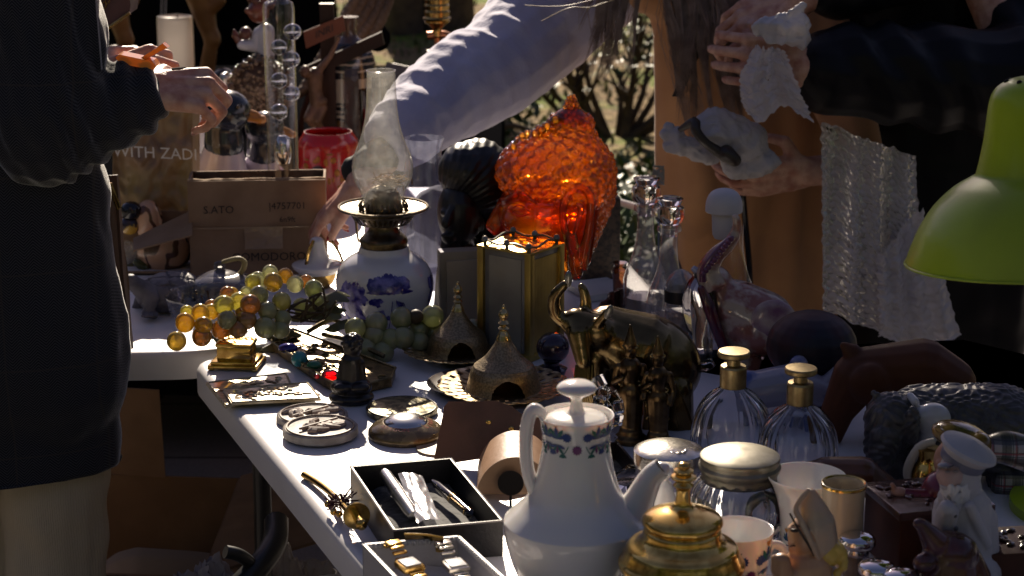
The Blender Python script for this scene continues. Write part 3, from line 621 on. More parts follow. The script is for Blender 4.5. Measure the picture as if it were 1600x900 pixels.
g = MB(); g.sheet(lambda a, c_: q(1487 - 25 * math.cos((a - .5) * 2.4) * c_, 722 + 4 * c_, -.024 * 0 + (a - .5) * .05 * (.7 + .3 * c_)) + Vector((0, -.008, 0)), 14, 5, th=.0018); g.build('cap_visor', M('grey_glaze', (.10, .10, .12), .3), t)
g = MB(); g.ell(q(1480, 737, -.0265), (.0032, .0015, .0016)); g.ell(q(1493, 737, -.0255), (.0032, .0015, .0016)); g.tube([q(1475, 732, -.0255), q(1481, 730, -.027), q(1486, 732, -.027)], .0008, 6); g.tube([q(1488, 731, -.0265), q(1494, 730, -.0255), q(1499, 733, -.023)], .0008, 6); g.build('painted_eyes', M('bisque_dark', (.30, .24, .24), .5), t)  # eyes and brows painted in a darker bisque tone
g = MB(); each('coat_button', [(lambda g, u_=u_, v_=v_: g.ell(q(u_, v_, -.036), (.0028, .002, .0028), seg=10, rings=6)) for u_, v_ in ((1492, 806), (1494, 826), (1495, 848))], M('slate', (.08, .08, .10), .4), t)
# reddish brown glazed animal in front of him
rb_ = M('oxblood_glaze', (.10, .025, .02), .2, coat=.5, c2=(.05, .012, .010), ns=30)
b = B(1470, 960); t = b.p; q = b.p
g = MB(); g.ell(q(1486, 866), (.030, .03, .026)); g.cap(q(1482, 870), .03, q(1478, 930), .04); g.cap(q(1462, 848, -.01), .016, q(1442, 822, -.014), .008); g.ell(q(1437, 818, -.015), (.008, .007, .006)); g.ell(q(1446, 880, -.02), (.014, .012, .012)); g.cap(q(1510, 856), .012, q(1520, 900), .02); g.ell(b.c + Vector((0, 0, .02)), (.05, .04, .025))
tag(g.fuse('animal_figurine', rb_, None, loc=b.c, vox=.002, sm=2), 'dark oxblood glazed animal figurine in front of the sea captain', 'figurine')
# dark wooden casket
b = B(1418, 905); t = thing('wooden_casket', 'dark brown wooden casket with a carved top left of the sea captain', 'box', b.c)
dw = M('dark_wood', (.085, .024, .010), .45, spec=.35, c2=(.045, .014, .008), ns=8, wave=(18, 6), bs=.1)
rz = R(14); X = rotz(rz) @ Vector((1, 0, 0)); Yv = rotz(rz) @ Vector((0, 1, 0)); c = b.c + X * .045 + Yv * .05
g = MB(); g.box(c + Vector((0, 0, .038)), (.115, .10, .072), rz, .003); g.build('case', dw, t)
g = MB(); g.box(c + Vector((0, 0, .078)), (.120, .105, .010), rz, .002)
for k in range(46): 
    a = rnd.uniform(-.05, .05); d = rnd.uniform(-.042, .042); g.ell(c + X * a + Yv * d + Vector((0, 0, .084)), (rnd.uniform(.003, .008), .003, .002), rotz(rnd.uniform(0, 3)), 8, 5)
g.build('carved_lid', M('carved_glossy', (.07, .025, .015), .2, coat=.6, bump=90, bs=.5), t)
# carved stand right of the captain
b = B(1572, 930); t = thing('carved_stand', 'dark carved wooden stand with a latticed side at the right edge', 'stand', b.c)
g = MB(); g.box(b.c + Vector((.01, .03, .028)), (.085, .08, .055), R(8), .002); g.build('base', dw, t)
g = MB(); [g.ell(b.c + Vector((-.03 + .010 * (k % 8), -.012 + .001 * (k % 8) , .012 + .012 * (k // 8))), (.004, .0022, .004), seg=8, rings=6) for k in range(32)]
[g.ell(b.c + Vector((rnd.uniform(-.03, .04), rnd.uniform(0, .06), .057)), (.007, .004, .002), rotz(rnd.uniform(0, 3)), 8, 5) for k in range(30)]; g.build('lattice', M('carved_dark', (.035, .02, .014), .22, coat=.5), t)
# tartan bag
def tartan(name):
    m = bpy.data.materials.new(name); m.use_nodes = True; n = m.node_tree.nodes; l = m.node_tree.links; p = n['Principled BSDF']; tc = n.new('ShaderNodeTexCoord'); sx = n.new('ShaderNodeSeparateXYZ'); l.new(tc.outputs['Object'], sx.inputs[0])
    last = None
    def band(sock, freq, ph, wdt, c, base):
        a = n.new('ShaderNodeMath'); a.operation = 'MULTIPLY_ADD'; a.inputs[1].default_value = freq; a.inputs[2].default_value = ph; l.new(sock, a.inputs[0])
        f = n.new('ShaderNodeMath'); f.operation = 'FRACT'; l.new(a.outputs[0], f.inputs[0]); s_ = n.new('ShaderNodeMath'); s_.operation = 'LESS_THAN'; s_.inputs[1].default_value = wdt; l.new(f.outputs[0], s_.inputs[0])
        h_ = n.new('ShaderNodeMath'); h_.operation = 'MULTIPLY'; h_.inputs[1].default_value = .75; l.new(s_.outputs[0], h_.inputs[0])
        x = n.new('ShaderNodeMix'); x.data_type = 'RGBA'; l.new(h_.outputs[0], x.inputs[0]); x.inputs[7].default_value = (*c, 1)
        if base is None: x.inputs[6].default_value = (.42, .38, .36, 1)
        else: l.new(base, x.inputs[6])
        return x.outputs[2]
    o = None
    for ax in (0, 2):
        for fr, ph, wd, c in ((38, .2, .42, (.03, .035, .04)), (38, .62, .08, (.28, .02, .03)), (76, .1, .08, (.02, .02, .03)), (38, .75, .06, (.03, .07, .05))): o = band(sx.outputs[ax], fr, ph, wd, c, o)
    l.new(o, p.inputs['Base Color']); p.inputs['Roughness'].default_value = .3; p.inputs['Coat Weight'].default_value = .3; return m
tm = tartan('tartan_glaze')
b = B(1578, 905); t = thing('piper_figurine', 'painted figurine with a dark cap, red sleeve and tartan, behind the sea captain', 'figurine', B(1520, 880).c); q = B(1520, 880).p
g = MB(); g.box(BY(1580, 850, 2.42).p(1580, 800), (.055, .03, .115), R(-4), .012); g.build('tartan_kilt', tm, t)
g = MB(); g.tube([q(1528, 712), q(1550, 702), q(1575, 700), q(1612, 712)], [.010, .017, .020, .021], 16, sub=5); g.build('tartan_plaid', tm, t)
g = MB(); g.tube([q(1410, 772, .01), q(1440, 778, .01), q(1475, 780, .015)], [.007, .011, .016], 12); g.cap(q(1475, 770, .02), .028, q(1500, 850, .02), .036); g.build('red_jacket', M('red_glaze', (.28, .02, .03), .25, coat=.4, c2=(.10, .02, .05), ns=20), t)
g = MB(); g.ell(q(1405, 770, .01), (.010, .008, .007)); [g.cap(q(1400, 768 + 0, .01), .0035, q(1394 + k * 2, 757 + k * 7, .008), .0026) for k in range(4)]; g.fuse('hand', M('figurine_skin', (.48, .26, .18), .35), t, vox=.0013, sm=1)
g = MB(); g.ell(q(1488, 720, .03), (.022, .02, .026)); g.ell(q(1470, 724, .02), .006)
g.fuse('face', M('figurine_skin', (.48, .26, .18), .35), t, vox=.0015, sm=1)
g = MB(); g.ell(q(1502, 682, .02), (.036, .034, .016), Euler((0, R(14), 0)).to_matrix()); g.ell(q(1530, 694, .0), (.016, .02, .014)); g.tube([q(1470, 668, .01), q(1463, 668, .01), q(1474, 676, 0)], .003, 8); g.fuse('cap', M('dark_gold_cap', (.06, .05, .02), .2, coat=.6, c2=(.30, .17, .03), ns=25), t, vox=.0016, sm=1)
# gilt jug behind
b = B(1446, 800); t = thing('gilt_jug', 'gilt jug with a curved handle between the silver animal and the sea captain', 'jug', b.c)
g = MB(); g.lat(b, [(18, 800), (26, 790), (28, 765), (24, 735), (16, 718), (18, 706), (20, 700)], 40); g.build('body', gold, t)
g = MB(); g.tube([b.p(1425, 770), b.p(1418, 735), b.p(1436, 700), b.p(1460, 690)], [.004, .006, .006, .005], 12, sub=6); g.build('handle', M('white_gilt', (.6, .52, .4), .2, coat=.4), t)
# white porcelain ornament
b = B(1455, 770); g = MB(); g.ell(b.p(1457, 655), (.024, .018, .022)); g.ell(b.p(1440, 650), (.012, .016, .014)); g.cap(b.p(1455, 670), .013, b.p(1440, 705), .012); g.cap(b.p(1440, 705), .012, b.p(1448, 770), .018); g.cap(b.p(1430, 628), .006, b.p(1422, 618, .01), .005)
tag(g.fuse('swan_ornament', M('glossy_porcelain', (.56, .56, .62), .08, coat=.7), None, loc=b.c, vox=.002, sm=3), 'glossy white porcelain ornament with a rounded head in front of the silver animal', 'ornament')
# ornate silver animal
b = B(1470, 760); t = b.c; q = b.p; og = M('dark_silver', (.07, .067, .075), .42, .35, c2=(.11, .105, .115), ns=60, bump=90, bs=.3, bd=.001)
g = MB(); g.cap(q(1440, 665, .03), .055, q(1560, 672, .03), .062); g.ell(q(1392, 660, -.01), (.035, .036, .040)); g.cap(q(1385, 680, -.03), .022, q(1378, 712, -.035), .018); g.ell(q(1362, 690, -.02), (.010, .014, .030)); g.ell(q(1425, 665, -.04), (.010, .010, .026)); g.cap(q(1400, 700, .0), .018, q(1395, 755, 0), .016); g.cap(q(1440, 710, .05), .018, q(1440, 755, .05), .016)
g.cap(q(1560, 710, .0), .02, q(1565, 755, 0), .018); g.cap(q(1590, 700, .05), .02, q(1595, 755, .05), .018); g.cap(q(1372, 622, -.01), .006, q(1366, 615, -.01), .004)
def scr(c, n_): 
    k = math.sin(c.x * 330 + 7 * fn3(c, 30)) * math.sin((c.z + c.y) * 330 + 7 * fn3(c, 30, 3)); return n_ * (.0026 * max(-.3, min(.45, k)))
tag(g.fuse('silver_animal', og, None, loc=b.c, vox=.0017, sm=4, disp=scr), 'dark silver animal figure embossed all over with scrolls, beside the brown wooden one', 'figurine')
# wooden animal figure (brown, arched back)
wd_ = M('carved_wood', (.13, .040, .015), .55, spec=.3, c2=(.07, .025, .012), ns=6, wave=(14, 5, 'Z'), bs=.15)
b = B(1400, 690); q = b.p; g = MB()
g.cap(q(1350, 580), .034, q(1440, 580), .046); g.cap(q(1440, 580), .046, q(1480, 600), .040); g.cap(q(1340, 590), .036, q(1310, 640), .024); g.cap(q(1310, 640), .024, q(1300, 680), .016); g.ell(q(1360, 600, -.03), (.030, .018, .030)); g.cap(q(1490, 610, 0), .03, q(1495, 680, 0), .02); g.cap(q(1330, 550), .014, q(1318, 540), .006); g.cap(q(1450, 620, .04), .02, q(1450, 685, .04), .018); g.cap(q(1375, 620, .02), .02, q(1375, 685, .02), .018)
tag(g.fuse('wooden_elephant', wd_, None, loc=b.c, vox=.0025, sm=6), 'brown carved wooden elephant with an arched back, behind the silver animal', 'figurine')
b = B(1330, 810); q = b.p; g = MB(); g.cap(q(1290, 738), .020, q(1345, 745), .026); g.cap(q(1345, 745), .026, q(1378, 760), .018); g.cap(q(1278, 733), .013, q(1262, 732), .009); g.cap(q(1378, 770), .012, q(1372, 805), .010); g.cap(q(1300, 750), .012, q(1300, 800), .010)
tag(g.fuse('wooden_animal', M('walnut', (.14, .05, .022), .35, coat=.3, c2=(.08, .03, .015), ns=9), None, loc=b.c, vox=.002, sm=4), 'small reddish brown wooden animal lying behind the ivory mug', 'figurine')
# painted marbled ornament + dark painted ball + painted cloth
b = B(1262, 640); q = b.p
g = MB(); g.ell(q(1268, 540), (.066, .06, .052)); g.lathe(b.c, [(.035, 0), (.04, .008), (.05, .03), (.05, .05)], 40); tag(g.fuse('painted_vase', M('dark_painted', (.012, .012, .025), .5, c2=(.04, .008, .012), ns=16, ramp=(.45, .6)), None, loc=b.c, vox=.0025, sm=3), 'squat dark blue and crimson painted vase behind the perfume bottles', 'vase')
b = B(1200, 660); q = b.p; g = MB(); g.cap(q(1180, 610), .028, q(1240, 600), .030); g.cap(q(1240, 600), .03, q(1290, 615), .02); g.cap(q(1160, 590), .012, q(1185, 600), .02); g.cap(q(1180, 640), .016, q(1180, 655), .016); g.cap(q(1260, 630), .016, q(1262, 655), .016); g.ell(q(1248, 570), (.014, .014, .014)); g.cap(q(1290, 600), .012, q(1306, 578), .006)
tag(g.fuse('marbled_animal', M('marbled_glaze', (.36, .33, .40), .15, coat=.5, c2=(.07, .10, .30), ns=22, ramp=(.5, .62)), None, loc=b.c, vox=.002, sm=3), 'blue and white marbled animal ornament between the two perfume bottles', 'ornament')
# ================================================================= LEFT EDGE OF THE TABLE
# two flat plaques
relief = M('cream_relief', (.66, .58, .42), .28, .35, c2=(.45, .36, .2), ns=70, coat=.2)
def card(C, name, label, bump_):
    """C: four picture corners on the table, in order"""
    P = [T(*q) for q in C]; c = sum(P, Vector()) / 4; t = thing(name, label, 'plaque', c)
    g = MB(); up = Vector((0, 0, .004)); g.prism([p + Vector((0, 0, .0015)) for p in P], up); g.build('plate', relief, t, ang=.4)
    g = MB(); rr = random.Random(bump_)
    def at(a, b_): return (P[0] * (1 - a) + P[1] * a) * (1 - b_) + (P[3] * (1 - a) + P[2] * a) * b_
    for e0, e1 in ((0, 1), (1, 2), (2, 3), (3, 0)): g.tube([P[e0] * .97 + c * .03 + up * 1.4, P[e1] * .97 + c * .03 + up * 1.4], .0016, 6, sub=1)
    for k in range(46):
        a = rr.uniform(.12, .88); b_ = .5 + rr.gauss(0, .16); g.ell(at(a, min(.85, max(.15, b_))) + up * 1.4, (rr.uniform(.003, .010), rr.uniform(.002, .004), .0022), rotz(rr.uniform(-.5, .5)), 10, 6, mi=k % 2)
    g.build('relief', [relief, M('brown_relief', (.24, .14, .06), .35, .3)], t); return t
card([(322, 603), (448, 588), (462, 617), (352, 640)], 'relief_plaque', 'pale gold relief plaque half under another one, nearer the gold trinket box', 3)
c0 = card([(349, 619), (482, 609), (502, 634), (362, 641)], 'relief_plaque', 'cream rectangular plaque with cut corners lying above the round medallions', 9)
for ch in (c0,): ch.location.z += .006
# two round medallions
stone = M('plaster', (.42, .38, .34), .6, c2=(.28, .24, .21), ns=50, bump=120, bs=.3)
def medallion(u, v, r, label, seed, th=.010, z=0.0):
    b = B(u, v); t = thing('medallion', label, 'medallion', b.c + Vector((0, 0, z))); R_ = r * b.s; c = b.c + Vector((0, 0, z)); rr = random.Random(seed)
    g = MB(); g.lathe(c, [(R_ * .96, 0), (R_, .002), (R_ * .99, th - .002), (R_ * .95, th), (R_ * .90, th - .0015), (1e-4, th - .0015)], 64); g.build('disc', stone, t, ang=.6)
    g = MB(); g.tube([c + Vector((R_ * .88 * math.cos(k * .3927), R_ * .88 * math.sin(k * .3927), th)) for k in range(16)], .0014, 6, True)
    for k in range(9):
        a = rr.uniform(0, 6.28); d = rr.uniform(0, .5) * R_; L = rr.uniform(.3, .75) * R_; p0 = c + Vector((d * math.cos(a), d * math.sin(a), th)); an = rr.uniform(0, 6.28)
        p1 = p0 + Vector((math.cos(an), math.sin(an) * .8, 0)) * L * .5; p2 = p1 + Vector((math.cos(an + .8), math.sin(an + .8), 0)) * L * .35; p2 = c + (p2 - c) * min(1, R_ * .85 / max((p2 - c).length, 1e-4)); g.tube([p0, p1, p2], [.004, .0055, .0022], 8)
    g.cap(c + Vector((-R_ * .5, -R_ * .35, th + .002)), .0018, c + Vector((R_ * .4, R_ * .45, th + .003)), .0018)
    g.build('relief', M('plaster_relief', (.44, .36, .31), .5, c2=(.26, .18, .14), ns=40), t)
medallion(488, 656, 56, 'grey round plaster medallion with a weapon in relief, the farther one', 11)
medallion(501, 682, 59, 'grey round plaster medallion with figures in relief, lying partly on the farther one', 5, th=.013, z=.003)
# dark coaster + domed souvenir
b = B(628, 645); t = thing('coaster', 'dark round metal coaster etched with a scroll pattern', 'coaster', b.c)
g = MB(); g.lathe(b.c, [(.050, 0), (.052, .003), (.052, .008), (.048, .0095), (1e-4, .009)], 64); g.build('disc', M('etched_bronze', (.10, .085, .05), .3, .7, c2=(.30, .26, .15), ns=95, nd=1, ramp=(.49, .51)), t)
g = MB(); g.tube([b.c + Vector((.049 * math.cos(k * .3927), .049 * math.sin(k * .3927), .0095)) for k in range(16)], .001, 6, True); g.build('rim', pewter, t)
b = B(634, 681); t = thing('souvenir_dome', 'silver domed paperweight with red lettering round its brown rim, catching the sun', 'paperweight', b.c); R_ = 59 * b.s
g = MB(); g.lathe(b.c, [(R_ * .97, 0), (R_, .003), (R_ * .99, .009), (R_ * .9, .0145), (R_ * .62, .021), (R_ * .58, .0215), (1e-4, .0222)], 80); g.build('base', M('brown_enamel', (.13, .085, .04), .25, .5, c2=(.24, .17, .08), ns=60, coat=.4), t)
g = MB(); g.lathe(b.c, [(R_ * .60, .0195), (R_ * .58, .0225), (R_ * .45, .027), (R_ * .25, .030), (1e-4, .031)], 64); g.build('dome', M('brushed_dome', (.70, .68, .66), .22, 1, bump=500, bs=.1, bd=.0004), t)
g = MB(); msg = 'ARAGON . LINARES . ARAGON . '
for i, chh in enumerate(msg):
    if chh == ' ': continue
    a = -2.6 + i * 6.283 / len(msg); r_ = R_ * .80; px = b.c + Vector((r_ * math.cos(a), r_ * math.sin(a), .0182)); g.text(chh, px - Vector((math.cos(a), math.sin(a), 0)) * .004, (-math.sin(a), math.cos(a), 0), (-math.cos(a), -math.sin(a), .35), .0105, ext=.0012)
g.build('lettering', M('red_enamel', (.30, .03, .015), .3, coat=.4), t, recalc=False, flat=True)
# gold trinket box
b = B(366, 577); t = thing('trinket_box', 'small polished gold casket on a stepped foot, its lid worked in relief', 'trinket box', b.c); rz = R(-7); X = rotz(rz) @ Vector((1, 0, 0)); Yv = rotz(rz) @ Vector((0, 1, 0)); c = b.c + Yv * .018
g = MB(); g.box(c + Vector((0, 0, .006)), (.078, .064, .006), rz, .002); g.box(c + Vector((0, 0, .011)), (.070, .056, .006), rz, .002)
for sx in (-1, 1):
    for sy in (-1, 1): g.ell(c + X * .034 * sx + Yv * .027 * sy + Vector((0, 0, .003)), (.006, .006, .0035))
g.build('foot', gold, t, ang=.4)
g = MB(); g.box(c + Vector((0, 0, .024)), (.054, .040, .024), rz, .003); g.build('case', gold, t, ang=.4)
g = MB(); g.box(c + Vector((0, 0, .038)), (.058, .044, .007), rz, .003)
for k in range(60): g.ell(c + X * rnd.uniform(-.025, .025) + Yv * rnd.uniform(-.018, .018) + Vector((0, 0, .0415)), (rnd.uniform(.002, .005), .002, .002), rotz(rnd.uniform(0, 3)), 8, 5)
g.build('lid', gold, t, ang=.4)
# jewelled pouch frame
b = B(520, 600); t = thing('jewelled_bag', 'brass filigree purse set with blue, turquoise, green and red stones', 'purse', b.c)
fil = M('filigree', (.30, .24, .12), .3, 1, c2=(.12, .09, .045), ns=80, bump=160, bs=.5)
P = [T(424, 548), T(458, 528), T(618, 590), T(612, 606), T(540, 622), T(505, 606)]; c = sum(P, Vector()) / 6
g = MB(); g.prism([p + Vector((0, 0, .002)) for p in P], (0, 0, .013)); g.build('panel', M('purse_lining', (.10, .07, .03), .35, .8, c2=(.25, .18, .08), ns=90), t, ang=.4)
g = MB(); up = Vector((0, 0, .016)); rr = random.Random(6)
for k in range(46):
    a = rr.random(); b_ = rr.random(); p0 = (P[0] * (1 - a) + P[5] * a) * (1 - b_) + (P[1] * (1 - a) + P[3] * a) * b_; r_ = rr.uniform(.004, .008)
    g.tube([p0 + up + Vector((r_ * math.cos(j), r_ * math.sin(j), 0)) for j in (0, 1.05, 2.1, 3.14, 4.2, 5.2)], .0010, 5, True, sub=2)
for e in range(6): g.tube([P[e] + up, P[(e + 1) % 6] + up], .002, 6, sub=1)
g.tube([T(470, 552) + up, T(520, 575) + up * 1.4, T(560, 590) + up], .0015, 6); g.tube([T(505, 545) + up * 1.5, T(548, 560) + up * 1.8, T(600, 572) + up], .004, 8); g.tube([T(482, 548) + up * 2, T(520, 538) + up * 2.6, T(545, 545) + up * 2], .004, 8); g.build('filigree', fil, t)
st = [((450, 544), (.016, .012, .008), (.02, .015, .28), 'blue'), ((468, 561), (.013, .013, .013), (.03, .28, .30), 'turquoise'), ((491, 571), (.012, .010, .008), (.01, .16, .07), 'green'), ((516, 586), (.0135, .0105, .009), (.75, .01, .02), 'red'), ((495, 588), (.005, .004, .004), (.5, .01, .03), 'red_small')]
for (uv, r_, c_, nm) in st:
    g = MB(); g.ell(T(*uv, z=TZ + .018), r_); o = g.build('stone', M('stone_' + nm, c_, .08, coat=.8) if nm[:3] != 'red' else glow('stone_' + nm, c_, .5, gl=.3), t); o['label'] = nm.replace('_', ' ') + ' cabochon stone'
# black seated figurine
b = B(549, 628); q = b.p; g = MB(); g.ell(q(549, 620), (.034, .028, .012)); g.ell(q(549, 604), (.031, .025, .016)); g.cap(q(549, 598), .019, q(549, 565), .016); g.cap(q(538, 568), .008, q(532, 596), .007); g.cap(q(562, 568), .008, q(566, 596), .007); g.ell(q(551, 541), (.0145, .0145, .017)); g.cap(q(551, 556), .008, q(551, 560), .009); g.ell(q(536, 606, -.02), (.014, .010, .008)); g.ell(q(563, 606, -.02), (.014, .010, .008)); g.ell(q(548, 543, -.014), (.003, .004, .004)); rr = random.Random(1)
for k in range(40):
    a = rr.uniform(0, 6.28); e = rr.uniform(.2, 1.4); g.ell(q(551, 541) + Vector((.0155 * math.cos(a) * math.cos(e), .0155 * math.sin(a) * math.cos(e), .018 * math.sin(e))), .0032, seg=8, rings=6)
tag(g.fuse('seated_figurine', M('black_resin', (.010, .009, .011), .35, coat=.2), None, loc=b.c, vox=.0014, sm=1), 'small black seated figurine with curled hair in front of the jewelled purse', 'figurine')
# letter opener
b = B(535, 790); t = thing('letter_opener', 'gold sword shaped letter opener with a purple tassel at the table edge', 'letter opener', b.c)
g = MB(); up = Vector((0, 0, .006)); g.tube([T(475, 742, TZ + .005), T(500, 757, TZ + .008), T(522, 775, TZ + .012), T(545, 800, TZ + .022)], [.0048, .0045, .0042, .004], 12, sub=5); g.build('scabbard', oldbrass if False else gold, t)
g = MB(); d = (T(562, 830, TZ + .03) - T(545, 800, TZ + .024)).normalized(); rm = d.to_track_quat('Z', 'Y').to_matrix(); c = T(557, 806, TZ + .026)
g.lathe(c, [(.0165, -.001), (.017, 0), (.0165, .0015), (.006, .002)], 40, rot=rm); g.build('guard', gold, t)
g = MB(); g.lathe(c, [(.0055, 0), (.0055, .03), (.0068, .031), (.0068, .038), (.004, .041), (1e-4, .0415)], 24, rot=rm); g.build('grip', gold, t)
g = MB(); rr = random.Random(3)
for k in range(60):
    p0 = T(532, 786, TZ + .018) + Vector((rr.uniform(-.012, .012), rr.uniform(-.01, .01), rr.uniform(-.006, .006))); g.tube([p0, p0 + Vector((rr.uniform(-.012, .012), rr.uniform(-.01, .012), rr.uniform(-.008, .012)))], .0011, 5, sub=1)
g.build('tassel', M('purple_silk', (.07, .012, .03), .6), t)
each('ornament_bead', [(lambda g, u_=u_, v_=v_: g.ell(T(u_, v_, TZ + .012), .0045)) for u_, v_ in ((512, 788), (521, 800), (530, 803))], gold, t)
# ---- open black gift box with pens
def tray(C, z0, h, th, name, label, mat, inner, cat='box', zb=.004):
    """open box with base corners C (world xy, in order)"""
    c = sum(C, Vector()) / 4; t = thing(name, label, cat, (c.x, c.y, z0))
    g = MB(); n = len(C)
    for i in range(n):
        a = C[i]; b_ = C[(i + 1) % n]; d = (b_ - a).normalized(); nn = Vector((-d.y, d.x, 0)); nn = nn if nn.dot(c - a) > 0 else -nn
        g.prism([Vector((a.x, a.y, z0)), Vector((b_.x, b_.y, z0)), Vector((b_.x, b_.y, z0)) + nn * th, Vector((a.x, a.y, z0)) + nn * th], (0, 0, h))
    g.build('side', mat, t, ang=.3); g = MB(); g.prism([Vector((c.x, c.y, z0 + .0007)) + (Vector((p.x, p.y, 0)) - Vector((c.x, c.y, 0))) * .97 for p in C], (0, 0, zb)); g.build('bottom', inner, t, ang=.3); return t, c
zt = TZ + .045
C = [T(547, 729, zt), T(615, 829, zt), T(790, 824, zt), T(705, 716, zt)]
C[2] = C[1] + (C[3] - C[0])
bkc = M('black_card', (.014, .013, .016), .45, bump=300, bs=.2); velvet = M('black_velvet', (.008, .008, .012), .9, sheen=.4, bump=60, bs=.8, bd=.004)
t, c = tray(C, TZ + .0005, .045, .0025, 'gift_box', 'open black gift box lined with satin, holding the pens', bkc, velvet)
g = MB(); nn = (C[3] - C[0]).normalized(); dd = (C[1] - C[0]).normalized(); O = Vector((C[0].x, C[0].y, TZ)); Lx = (C[3] - C[0]).length; Ly = (C[1] - C[0]).length
g.sheet(lambda a, b_: O + nn * Lx * (.04 + .92 * a) + dd * Ly * (.04 + .92 * b_) + Vector((0, 0, .012 + .010 * math.exp(-((a - .5) * 3) ** 2) + .004 * fn3((a * 9, b_ * 4, 0), 1))), 60, 60, th=.002); g.build('lining', velvet, t)
g = MB(); 
for e0, e1 in ((0, 1), (1, 2), (2, 3), (3, 0)): g.tube([C[e0], C[e1]], .0011, 6, sub=1)
g.build('edging', M('grey_edge', (.22, .2, .2), .35), t)
zp = TZ + .034
b = B(625, 775, zp); t = thing('silver_pen', 'chunky brushed silver pen lying in the black gift box', 'pen', T(625, 775, zp))
pa, pb = T(600, 738, zp + .006), T(646, 806, zp - .004); d = (pb - pa).normalized(); rm = d.to_track_quat('Z', 'Y').to_matrix(); L = (pb - pa).length
g = MB(); g.lathe(pa, [(1e-4, 0), (.006, .002), (.0078, .01), (.0088, L * .5)], 28, rot=rm); g.build('cap', M('satin_silver', (.62, .61, .62), .28, 1), t); g = MB(); g.lathe(pa, [(.0084, L * .5), (.0086, L * .52), (.0082, L * .9), (.006, L), (1e-4, L + .002)], 28, rot=rm); g.build('barrel', M('satin_silver', ()), t)
t = thing('plastic_sleeve', 'clear plastic sleeve with a pen refill beside the silver pen', 'packet', T(652, 775, zp))
Pq = [T(622, 740, zp + .004), T(660, 744, zp + .004), T(688, 812, zp), T(652, 816, zp)]
def slv(a, b_): 
    p = (Pq[0] * (1 - a) + Pq[1] * a) * (1 - b_) + (Pq[3] * (1 - a) + Pq[2] * a) * b_; return p + Vector((0, 0, .003 * math.sin(a * 3.14) + .0009 * fn3((a * 4, b_ * 6, 1), 1.5)))
g = MB(); g.sheet(slv, 24, 40, th=.0006); g.build('sleeve', thin('crinkled_plastic', (.92, .92, .95), dirt_glow=.42, dirt_glow_col=(.8, .8, .84), rough=.22, ns=60), t)
g = MB(); g.tube([T(636, 756, zp), T(664, 808, zp - .002)], .0032, 12, sub=1); g.build('refill', M('satin_silver', ()), t)
t = thing('black_pen', 'glossy black fountain pen with gold bands in the black gift box', 'pen', T(708, 780, zp)); pa, pb = T(676, 752, zp), T(738, 806, zp); d = (pb - pa).normalized(); rm = d.to_track_quat('Z', 'Y').to_matrix(); L = (pb - pa).length
g = MB(); g.lathe(pa, [(1e-4, 0), (.0035, .002), (.0062, .02), (.0066, L * .6), (.0058, L * .95), (1e-4, L)], 24, rot=rm); g.build('barrel', blackgloss, t)
g = MB(); [g.lathe(pa + d * (L * k), [(.0068, 0), (.0070, .001), (.0068, .002)], 24, rot=rm, cap=False) for k in (.5, .53, .9)]; g.tube([pa + d * L * .55 + Vector((-.004, -.004, .004)), pa + d * L * .85 + Vector((-.004, -.004, .004))], .0014, 6, sub=1); g.build('band', gold, t)
# ---- white box with watches
zt = TZ + .052
C = [T(566, 850, zt), T(622, 905, zt), None, T(718, 837, zt)]; ddn = (T(792, 905, zt) - C[3]).normalized(); C[1] = C[0] + ddn * .17; C[2] = C[3] + ddn * .17
wc = M('white_leatherette', (.50, .48, .49), .45, bump=250, bs=.3); satin = M('white_satin', (.66, .62, .62), .35, sheen=.3, bump=18, bs=.7, bd=.006)
t, c = tray(C, TZ + .0005, .052, .003, 'watch_box', 'open white box with a beaded rim holding two wrist watches', wc, satin)
g = MB()
for e0, e1 in ((3, 2), (0, 3), (0, 1)):
    a, b_ = C[e0], C[e1]; n_ = int((b_ - a).length / .0055); nn = (c - (a + b_) / 2); nn.z = 0; nn.normalize()
    for k in range(n_): g.ell(a + (b_ - a) * ((k + .5) / n_) + nn * .004 + Vector((0, 0, -.003)), (.0022, .0022, .0034), None, 8, 5)
g.build('beaded_rim', M('pearl_bead', (.52, .5, .5), .3), t)
O = Vector((C[0].x, C[0].y, TZ)); e1 = (C[3] - C[0]); e1.z = 0; e2 = (C[1] - C[0]); e2.z = 0
g = MB(); g.sheet(lambda a, b_: O + e1 * (.03 + .94 * a) + e2 * (.03 + .94 * b_) + Vector((0, 0, .014 + .008 * math.sin(a * 3.1) + .003 * fn3((a * 6, b_ * 5, 0), 1))), 40, 40, th=.002); g.build('satin_lining', satin, t)
def watch(u, v, ang, label, m1, k=1.0):
    c = T(u, v, TZ + .042); t = thing('wrist_watch', label, 'watch', c, 'wrist watches in the white box'); rm = rotz(ang)
    X = rm @ Vector((1, 0, 0)); Yv = rm @ Vector((0, 1, 0))
    g = MB(); g.box(c, (.026 * k, .030 * k, .008), rm, .003); g.build('case', m1, t); g = MB(); g.box(c + Vector((0, 0, .0048)), (.019 * k, .022 * k, .0012), rm, .0003); g.build('dial', M('dial_white', (.8, .8, .8), .15, coat=.6), t)
    for s_ in (1, -1):
        g = MB(); n_ = 7
        for j in range(n_):
            a = j / n_ * 1.7; g.box(c + Yv * s_ * (.017 + .030 * math.sin(a)) + Vector((0, 0, .002 + .012 * math.sin(a * 1.8) if s_ > 0 else -.002 - .006 * a)), (.017 * k, .0062, .003), rm, .001)
        g.build('bracelet', m1, t)
    return t
watch(712, 885, R(22), 'silver wrist watch with a white dial, at the right in the white box', M('watch_silver', (.68, .64, .56), .15, 1))
watch(640, 884, R(30), 'gold wrist watch with a broad bracelet, at the left in the white box', gold)
